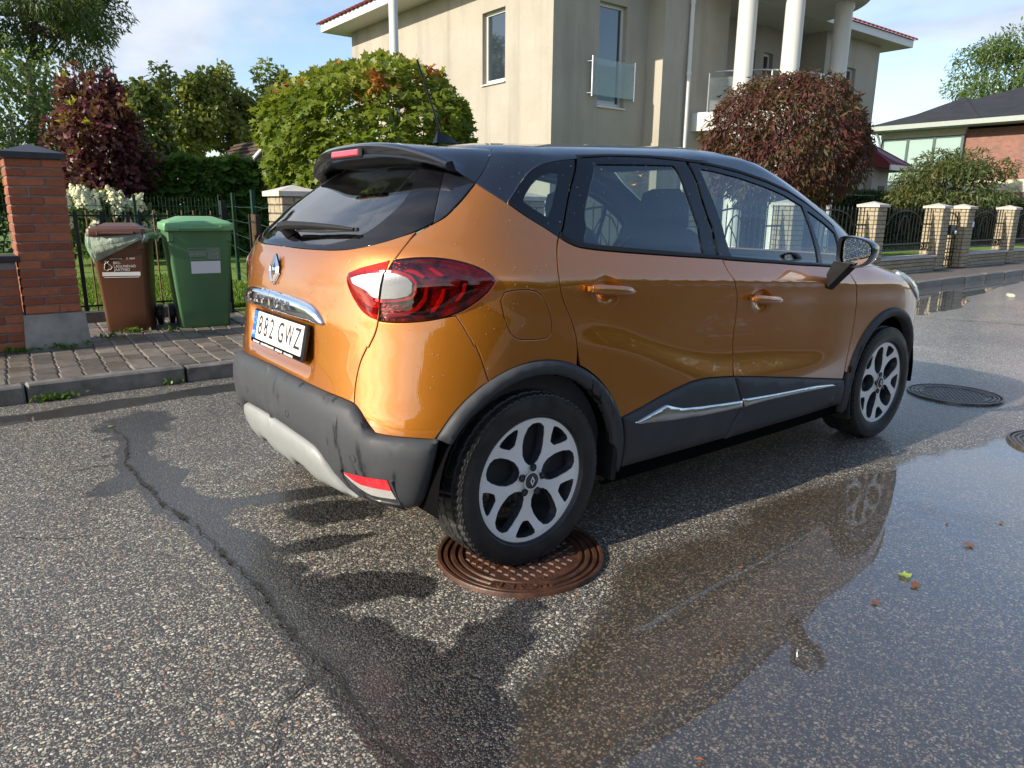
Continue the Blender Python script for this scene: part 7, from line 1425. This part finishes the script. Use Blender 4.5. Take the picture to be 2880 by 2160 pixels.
tree('far_tree', 'light green tree rising behind the black roof at the far right', (56.6, 18.0, .0), (56.6, 17.6, 9.6), (4.6, 4.6, 3.6), 17000, .30, 'slim', 'birch_leaf', 81, trunk_r=.25, limbs=14, lumps=40, lump=.25, shell=.3, droop=1.0)
tree('small_tree', 'small spreading bushy tree behind the iron fence at the right', (19.9, 5.9, .13), (19.95, 5.75, 2.02), (1.75, 1.75, .86), 10000, .12, 'slim', 'small_tree_leaf', 91, trunk_r=.07, limbs=12, lumps=44, lump=.28, shell=.5, droop=.8)
# leafy hedge on the garden boundary, behind the mesh fence
hg = empty('leafy_hedge', (3.45, 15.34, .13), math.radians(-9), 'dense hedge with big rounded dark green leaves behind the green mesh fence', 'hedge')
r = np.random.RandomState(14); n = 9000; u = r.uniform(-1.55, 2.2, n); f = r.rand(n); P = np.zeros((n, 3)); Nn = np.zeros((n, 3)); top = f < .42; zt = 2.02+.30*(vnoise(u*.8+4, u*0, 2.2, 6, 3)-.3)-.28*np.clip(-.8-u, 0, 1)
P[:, 0] = u; P[top, 1] = r.uniform(-.6, .6, top.sum()); P[top, 2] = zt[top]-.16*r.rand(top.sum())**2; Nn[top] = [0, -.25, .8]
sd_ = ~top; P[sd_, 1] = -.52+.18*r.rand(sd_.sum())+.12*(vnoise(u[sd_]*2+3, P[sd_, 2]*2+r.rand(sd_.sum())*2, 2, 2, 2)-.5); P[sd_, 2] = r.rand(sd_.sum())*zt[sd_]; Nn[sd_] = [0, -1, .25]
tn = np.clip(.15+.45*r.rand(n)+.38*(P[:, 2] > zt-.22)*r.rand(n)+.2*(vnoise(P[:, 0]*2, P[:, 2]*2, 2, 5, 2)-.5), 0, 1); leaves('foliage', P, Nn, .165, 'round', 'hedge_leaf', hg, 15, tn, .7, .42)  # uppermost leaves tinted lighter: light from above put into the colour
mb = MB(); rg = random.Random(5)
for k in range(26): x = rg.uniform(-.9, 1.1); limb(mb, (x, rg.uniform(-.2, .2), 0), (x+rg.uniform(-.15, .15), rg.uniform(-.45, .3), rg.uniform(1.0, 1.7)), .018, .006, k, .06, 5)
mb.build('stems', 'bark', hg)
# shaded shrubbery that closes the garden behind
for i, (x, y, w_, hh, s, lab) in enumerate([(6.0, 17.3, 3.6, 2.15, 1, 'dark clipped hedge section right of the leafy hedge under the shed'), (-3.6, 17.5, 3.0, 2.2, 2, 'dark shrub mass behind the red brick pillar'), (.2, 19.0, 4.6, 2.0, 3, 'dark hedge in the shade behind the purple tree')]):
    t = empty('dark_hedge', (x, y, .13), 0, lab, 'hedge', None); r = np.random.RandomState(100+s); n = 7500; P = np.stack([r.uniform(-w_/2, w_/2, n), r.uniform(-.45, .35, n), hh*r.rand(n)**.7], -1); P[:, 1] += -.12*np.sin(P[:, 0]*4+P[:, 2]*3); leaves('foliage', P, np.tile([0, -.8, .5], (n, 1)), (.13), 'small', 'hedge_leaf', t, 200+s, r.rand(n)*.62, .6, .7)
    mb = MB(); 
    for k in range(14): xx = random.Random(k+s).uniform(-w_/2, w_/2); limb(mb, (xx, 0, 0), (xx+.1, -.1, hh*.85), .02, .006, k, .06, 5)
    mb.build('stems', 'bark', t)
# hydrangea with cream cones
hy = empty('hydrangea', (0.85, 13.41, .13), 0, 'cream flowering hydrangea bush behind the low iron fence beside the brick pillar', 'shrub')
leaf_mat('hydrangea_leaf', [(0, (0.035, 0.085, 0.010)), (1, (0.12, 0.20, 0.03))], 0.35); m, t = new_mat('cream_flower'); h = NT(t); f = h.noise(60, 3, .6, h.pos()).outputs['Fac']; h.out(h.bsdf(Base_Color=h.mix(h.mr(f, .3, .7), (.50, .52, .26), (.74, .70, .52)), Roughness=.8, Subsurface_Weight=.0))
r = np.random.RandomState(17); P, o, dep, k = crown_points((0, 0, .72), (1.05, .6, .62), 3000, 18, 40, .3, .5); leaves('foliage', P, o, .12, 'oval', 'hydrangea_leaf', hy, 19, r.rand(len(P)), .4, .8)
def flower_head(seed):
    r = np.random.RandomState(seed); V = []; F = []; n = 46
    for i in range(n):
        z = r.rand()**.8; a = r.uniform(0, 2*PI); rad = .052*(1-z*.75)*(.85+.3*r.rand()); c = np.array([rad*math.cos(a), rad*math.sin(a), .135*z]); nn = np.array([math.cos(a), math.sin(a), .7]); nn /= np.linalg.norm(nn); u = np.cross(nn, [0, 0, 1]); u /= np.linalg.norm(u); w = np.cross(nn, u); s = .017*r.uniform(.8, 1.3); o0 = len(V)
        V += [c+nn*.004, *(c+(u*math.cos(b)+w*math.sin(b))*s+nn*(.006 if j % 2 else -.004) for j, b in enumerate(np.arange(8)*PI/4))]; F += [(o0, o0+1+j, o0+1+(j+1) % 8) for j in range(8)]
    return mesh_np('flower_head', np.array(V), np.array(F), False)
fh = [flower_head(s) for s in (1, 2, 3)]
for i in range(110):
    a = r.uniform(0, 2*PI); q = math.sqrt(r.rand()); x, y = 1.08*q*math.cos(a), .62*q*math.sin(a)-.02; z = .62+.74*math.sqrt(max(0.02, 1-q*q))*(.75+.25*r.rand())-(.35*r.rand() if q > .8 else 0); s = r.uniform(1.25, 1.9); o_ = link('flower_head', fh[i % 3], 'cream_flower', hy, (x, y, z), (r.uniform(-.5, .5), r.uniform(-.5, .5), r.uniform(0, 6))); o_.scale = (s, s, s)
mb = MB()
for k in range(14): limb(mb, (r.uniform(-.1, .1), r.uniform(-.1, .1), 0), (r.uniform(-.5, .5), r.uniform(-.3, .3), r.uniform(.7, 1.0)), .01, .004, k, .05, 5)
mb.build('stems', 'bark', hy)
# clipped thuja hedge behind the right-hand panels
th = empty('thuja_hedge', (29, 9.6, .13), 0, 'clipped dark thuja hedge behind the iron panels at the right', 'hedge')
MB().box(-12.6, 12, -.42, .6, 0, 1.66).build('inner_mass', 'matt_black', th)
r = np.random.RandomState(23); n = 26000; u = -12.7+24.5*r.rand(n)**1.25; f = r.rand(n); P = np.stack([u, -.5+.12*r.rand(n), 1.78*r.rand(n)], -1); tp = f < .28; P[tp, 1] = r.uniform(-.5, .65, tp.sum()); P[tp, 2] = 1.70+.09*r.rand(tp.sum()); en_ = f > .94; P[en_, 0] = -12.68+.08*r.rand(en_.sum()); P[en_, 1] = r.uniform(-.5, .65, en_.sum()); Nn = np.tile([0, -1, .3], (n, 1)); Nn[tp] = [0, -.2, 1]
leaves('foliage', P, Nn, .10, 'slim', 'thuja_leaf', th, 24, r.rand(n), -.3, .6)
# weeds in the joints
leaf_mat('weed_leaf', [(0, (0.05, 0.12, 0.01)), (1, (0.14, 0.24, 0.03))], 0.35)
def weed(x, y, z, s, n, seed, lab):
    t = empty('weed', (x, y, z), 0, lab, 'weed', 'weeds in the paving joints'); r = np.random.RandomState(seed); P = np.stack([r.normal(0, s, n), r.normal(0, s*.35, n), np.abs(r.normal(0, .012, n))], -1); leaves('leaves', P, np.tile([0, 0, 1.], (n, 1)), .035, 'small', 'weed_leaf', t, seed, r.rand(n), -.3, .8)
    mb = MB(); mb.tube([(-s, 0, .004), (0, 0, .012), (s, 0, .004)], .0022, 4); mb.build('stem', 'weed_leaf', t)
for i, (x, y, z, s, n, lab) in enumerate([(-1.12, 2.85, 0, .06, 70, 'green weed clump at the foot of the kerb near the left edge'), (-.93, 4.19, .12, .12, 150, 'row of green weeds along the foot of the red brick pillar'), (-.26, 4.70, .12, .05, 60, 'small weed in front of the brown bin'), (-1.22, 4.18, .12, .05, 45, 'tiny weed below the brick wall at the left edge'), (-.50, 4.5, .12, .06, 30, 'sparse weed in the paving right of the pillar foot'), (-.40, 2.86, 0, .04, 22, 'tiny weed at the kerb joint near the car bumper'), (.02, 4.55, .12, .035, 26, 'tiny weed in the paving between the two bins')]): weed(x, y, z, s, n, 300+i, lab)

# ------------------------------------------------------------------ manhole covers and fallen leaves on the road
m, t = new_mat('rusty_cast_iron'); h = NT(t); p = h.pos(); f = h.noise(14, 5, .6, p).outputs['Fac']; f2 = h.noise(70, 4, .6, p).outputs['Fac']; h.out(h.bsdf(Base_Color=h.mix(h.mr(f, .3, .7), (.034, .015, .010), (.098, .041, .021)), Roughness=h.mr(f2, .3, .7, .32, .6), Metallic=.1, Normal=h.bump(f2, .35, .003)))
m, t = new_mat('dark_cast_iron'); h = NT(t); p = h.pos(); f = h.noise(20, 5, .6, p).outputs['Fac']; h.out(h.bsdf(Base_Color=h.mix(h.mr(f, .3, .7), (.035, .032, .030), (.11, .10, .09)), Roughness=h.mr(f, .3, .7, .2, .5), Metallic=.3, Normal=h.bump(f, .3, .003)))
def manhole(x, y, R, mat, label, rot, text=True):
    t = empty('manhole_cover', (x, y, 0), rot, label, 'manhole cover'); b = MB()
    prof = [(0, .006)]+[(R*q, z) for q, z in ((.69, .006), (.70, .013), (.735, .013), (.745, .005), (.775, .005), (.785, .013), (.83, .013), (.84, .005), (.865, .005), (.875, .013), (.915, .013), (.925, .005), (.945, .005), (.955, .016), (.99, .016), (1.0, .010), (1.005, -.02))]
    b.lathe(prof, 96); b.build('plate', mat, t, sharp=25)
    mb = MB(); s = R*.062; k = 0
    for i in range(-9, 10):
        for j in range(-9, 10):
            cx_ = (i+.5*(j % 2))*R*.150; cy_ = j*R*.088
            if math.hypot(cx_, cy_) < R*.63: mb.add([(cx_-s, cy_, .0055), (cx_, cy_-s*.8, .0055), (cx_+s, cy_, .0055), (cx_, cy_+s*.8, .0055), (cx_-s*.66, cy_, .0105), (cx_, cy_-s*.53, .0105), (cx_+s*.66, cy_, .0105), (cx_, cy_+s*.53, .0105)], [(4, 5, 6, 7), (0, 1, 5, 4), (1, 2, 6, 5), (2, 3, 7, 6), (3, 0, 4, 7)])
    tag(mb.build('raised_diamonds', mat, t, fix=False), kind='stuff')
    if text:
        pd = MB(); aa = np.linspace(-.42, .42, 20)+PI/2; pd.add([(R*.765*math.cos(a), R*.765*math.sin(a), .0136) for a in aa]+[(R*.905*math.cos(a), R*.905*math.sin(a), .0136) for a in aa], [(i, i+1, 21+i, 20+i) for i in range(19)]); pd.build('name_panel', mat, t, fix=False)
        for i, ch_ in enumerate('WC3KB'):
            me = text_mesh(ch_, R*.13, .0025, 'CENTER', 1.2); a = PI/2+.30-.15*i; me.transform(Matrix.Translation((R*.835*math.cos(a), R*.835*math.sin(a), .0150)) @ Matrix.Rotation(a-PI/2, 4, 'Z')); link('lettering', me, mat, t)
        me = text_mesh('EN124-2 7019', R*.062, .002, 'CENTER', 1.1); me.transform(Matrix.Translation((-R*.28, R*.60, .008)) @ Matrix.Rotation(.42, 4, 'Z')); link('lettering', me, mat, t)
    return t
manhole(.015, -.775, .318, 'rusty_cast_iron', 'rusty brown manhole cover under the rear wheel of the orange car', math.radians(180-37))
manhole(4.08, -.718, .306, 'dark_cast_iron', 'grey patterned manhole cover beyond the front wheel of the car', .6, False)
manhole(3.32, -1.62, .30, 'dark_cast_iron', 'wet dark manhole cover cut by the right edge of the photo', .2, False)
leaf_mat('fallen_brown', [(0, (.14, .045, .02)), (1, (.30, .12, .05))], .1, .4); leaf_mat('fallen_green', [(0, (.32, .42, .06)), (1, (.50, .55, .14))], .2, .4)
LVS = [(1.03, -1.74, .05, 'maple', 'fallen_green', 'pale yellow-green fallen leaf on the wet road'), (.985, -1.80, .045, 'oval', 'fallen_brown', 'reddish fallen leaf just below the pale green leaf'), (.76, -1.77, .035, 'oval', 'fallen_brown', 'dark curled fallen leaf left of the pale green leaf'), (1.65, -1.64, .035, 'slim', 'fallen_brown', 'thin brown fallen leaf farthest up the wet road'), (1.49, -1.78, .045, 'maple', 'fallen_brown', 'crumpled brown fallen leaf at the right of the wet road'), (1.84, -1.78, .028, 'oval', 'fallen_brown', 'tiny brown fallen leaf near the right edge'), (-.30, -1.87, .035, 'slim', 'fallen_brown', 'orange fallen leaf at the very bottom of the photo'), (-.93, 1.95, .05, 'oval', 'fallen_green', 'small green leaf in the gutter puddle behind the car'), (.60, -1.35, .02, 'oval', 'fallen_brown', 'small pinkish leaf scrap beside the water edge')]
for i, (x, y, s, shp, mt, lab) in enumerate(LVS):
    rz = i*1.7; ca, sa = math.cos(rz), math.sin(rz); LV, LF = LEAF[shp]; mb = MB(); mb.add([(s*a, s*(b_-.5), s*(.04+c*1.2+.05*math.sin(b_*5+i))+.002) for a, b_, c in LV], LF, None, True); o = mb.build('fallen_leaf', mt, None, (x, y, .002), (0, 0, rz), fix=False); at = o.data.attributes.new('tint', 'FLOAT', 'POINT'); at.data.foreach_set('value', np.full(len(o.data.vertices), .2+.08*i, np.float32)); tag(o, lab, 'leaf', 'fallen leaves on the road')
rk_ = MB(); rk_.cbox(-.11, .11, -.05, .05, -.03, .03, .02); tag(rk_.build('loose_stone', 'board_cream', None, (11.9, 1.5, 0), (0, 0, .5)), 'pale loose stone lying in the kerb puddle at the right', 'stone')
# ------------------------------------------------------------------ across the street, behind the camera: what the paint and the windows reflect
op = empty('opposite_house', (7, -19, 0), 0, 'white house with dark roof across the street behind the camera', 'house'); simple('white_wall', (.62, .62, .60), .7, var=.06)
MB().box(-6, 6, -5, 5, 0, 3.2).build('wall', 'white_wall', op); mb = MB(); mb.add([(-6.7, -5.7, 3.1), (6.7, -5.7, 3.1), (6.7, 5.7, 3.1), (-6.7, 5.7, 3.1), (-3, 0, 5.6), (3, 0, 5.6)], [(0, 3, 2, 1), (0, 1, 5, 4), (2, 3, 4, 5), (1, 2, 5), (3, 0, 4)]); mb.build('roof', 'roof_black', op)
for k in range(3): MB().box(-4+k*3.4, -2.6+k*3.4, 5.0, 5.03, 1.0, 2.3).build('window', 'window_glass', op)
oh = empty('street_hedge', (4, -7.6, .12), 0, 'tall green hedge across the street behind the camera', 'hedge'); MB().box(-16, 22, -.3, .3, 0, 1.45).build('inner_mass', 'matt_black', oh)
r = np.random.RandomState(29); n = 16000; P = np.stack([r.uniform(-16, 22, n), .28+.14*r.rand(n), 1.6*r.rand(n)], -1); tp = r.rand(n) < .3; P[tp, 1] = r.uniform(-.3, .4, tp.sum()); P[tp, 2] = 1.45+.15*r.rand(tp.sum()); leaves('foliage', P, np.tile([0, 1, .3], (n, 1)), .16, 'oval', 'hedge_leaf', oh, 30, .3+.5*r.rand(n), .4, .6)
for i, (x, y, z, q) in enumerate([(1.5, -13, 3.6, 2.0), (13, -12, 4.2, 2.4), (20, -14, 4.0, 2.6), (-5, -12, 4.0, 2.2)]):
    tree('street_tree', ['tree across the street opposite the car doors', 'tree across the street beside the white house', 'tree across the street farther along', 'tree across the street behind the camera'][i], (x, y, 0), (x, y, z), (q, q, q*.9), 3500, .26, 'oval', 'dark_leaf', 400+i, group='trees across the street', trunk_r=.14, limbs=8, lumps=24, lump=.32, shell=.4)
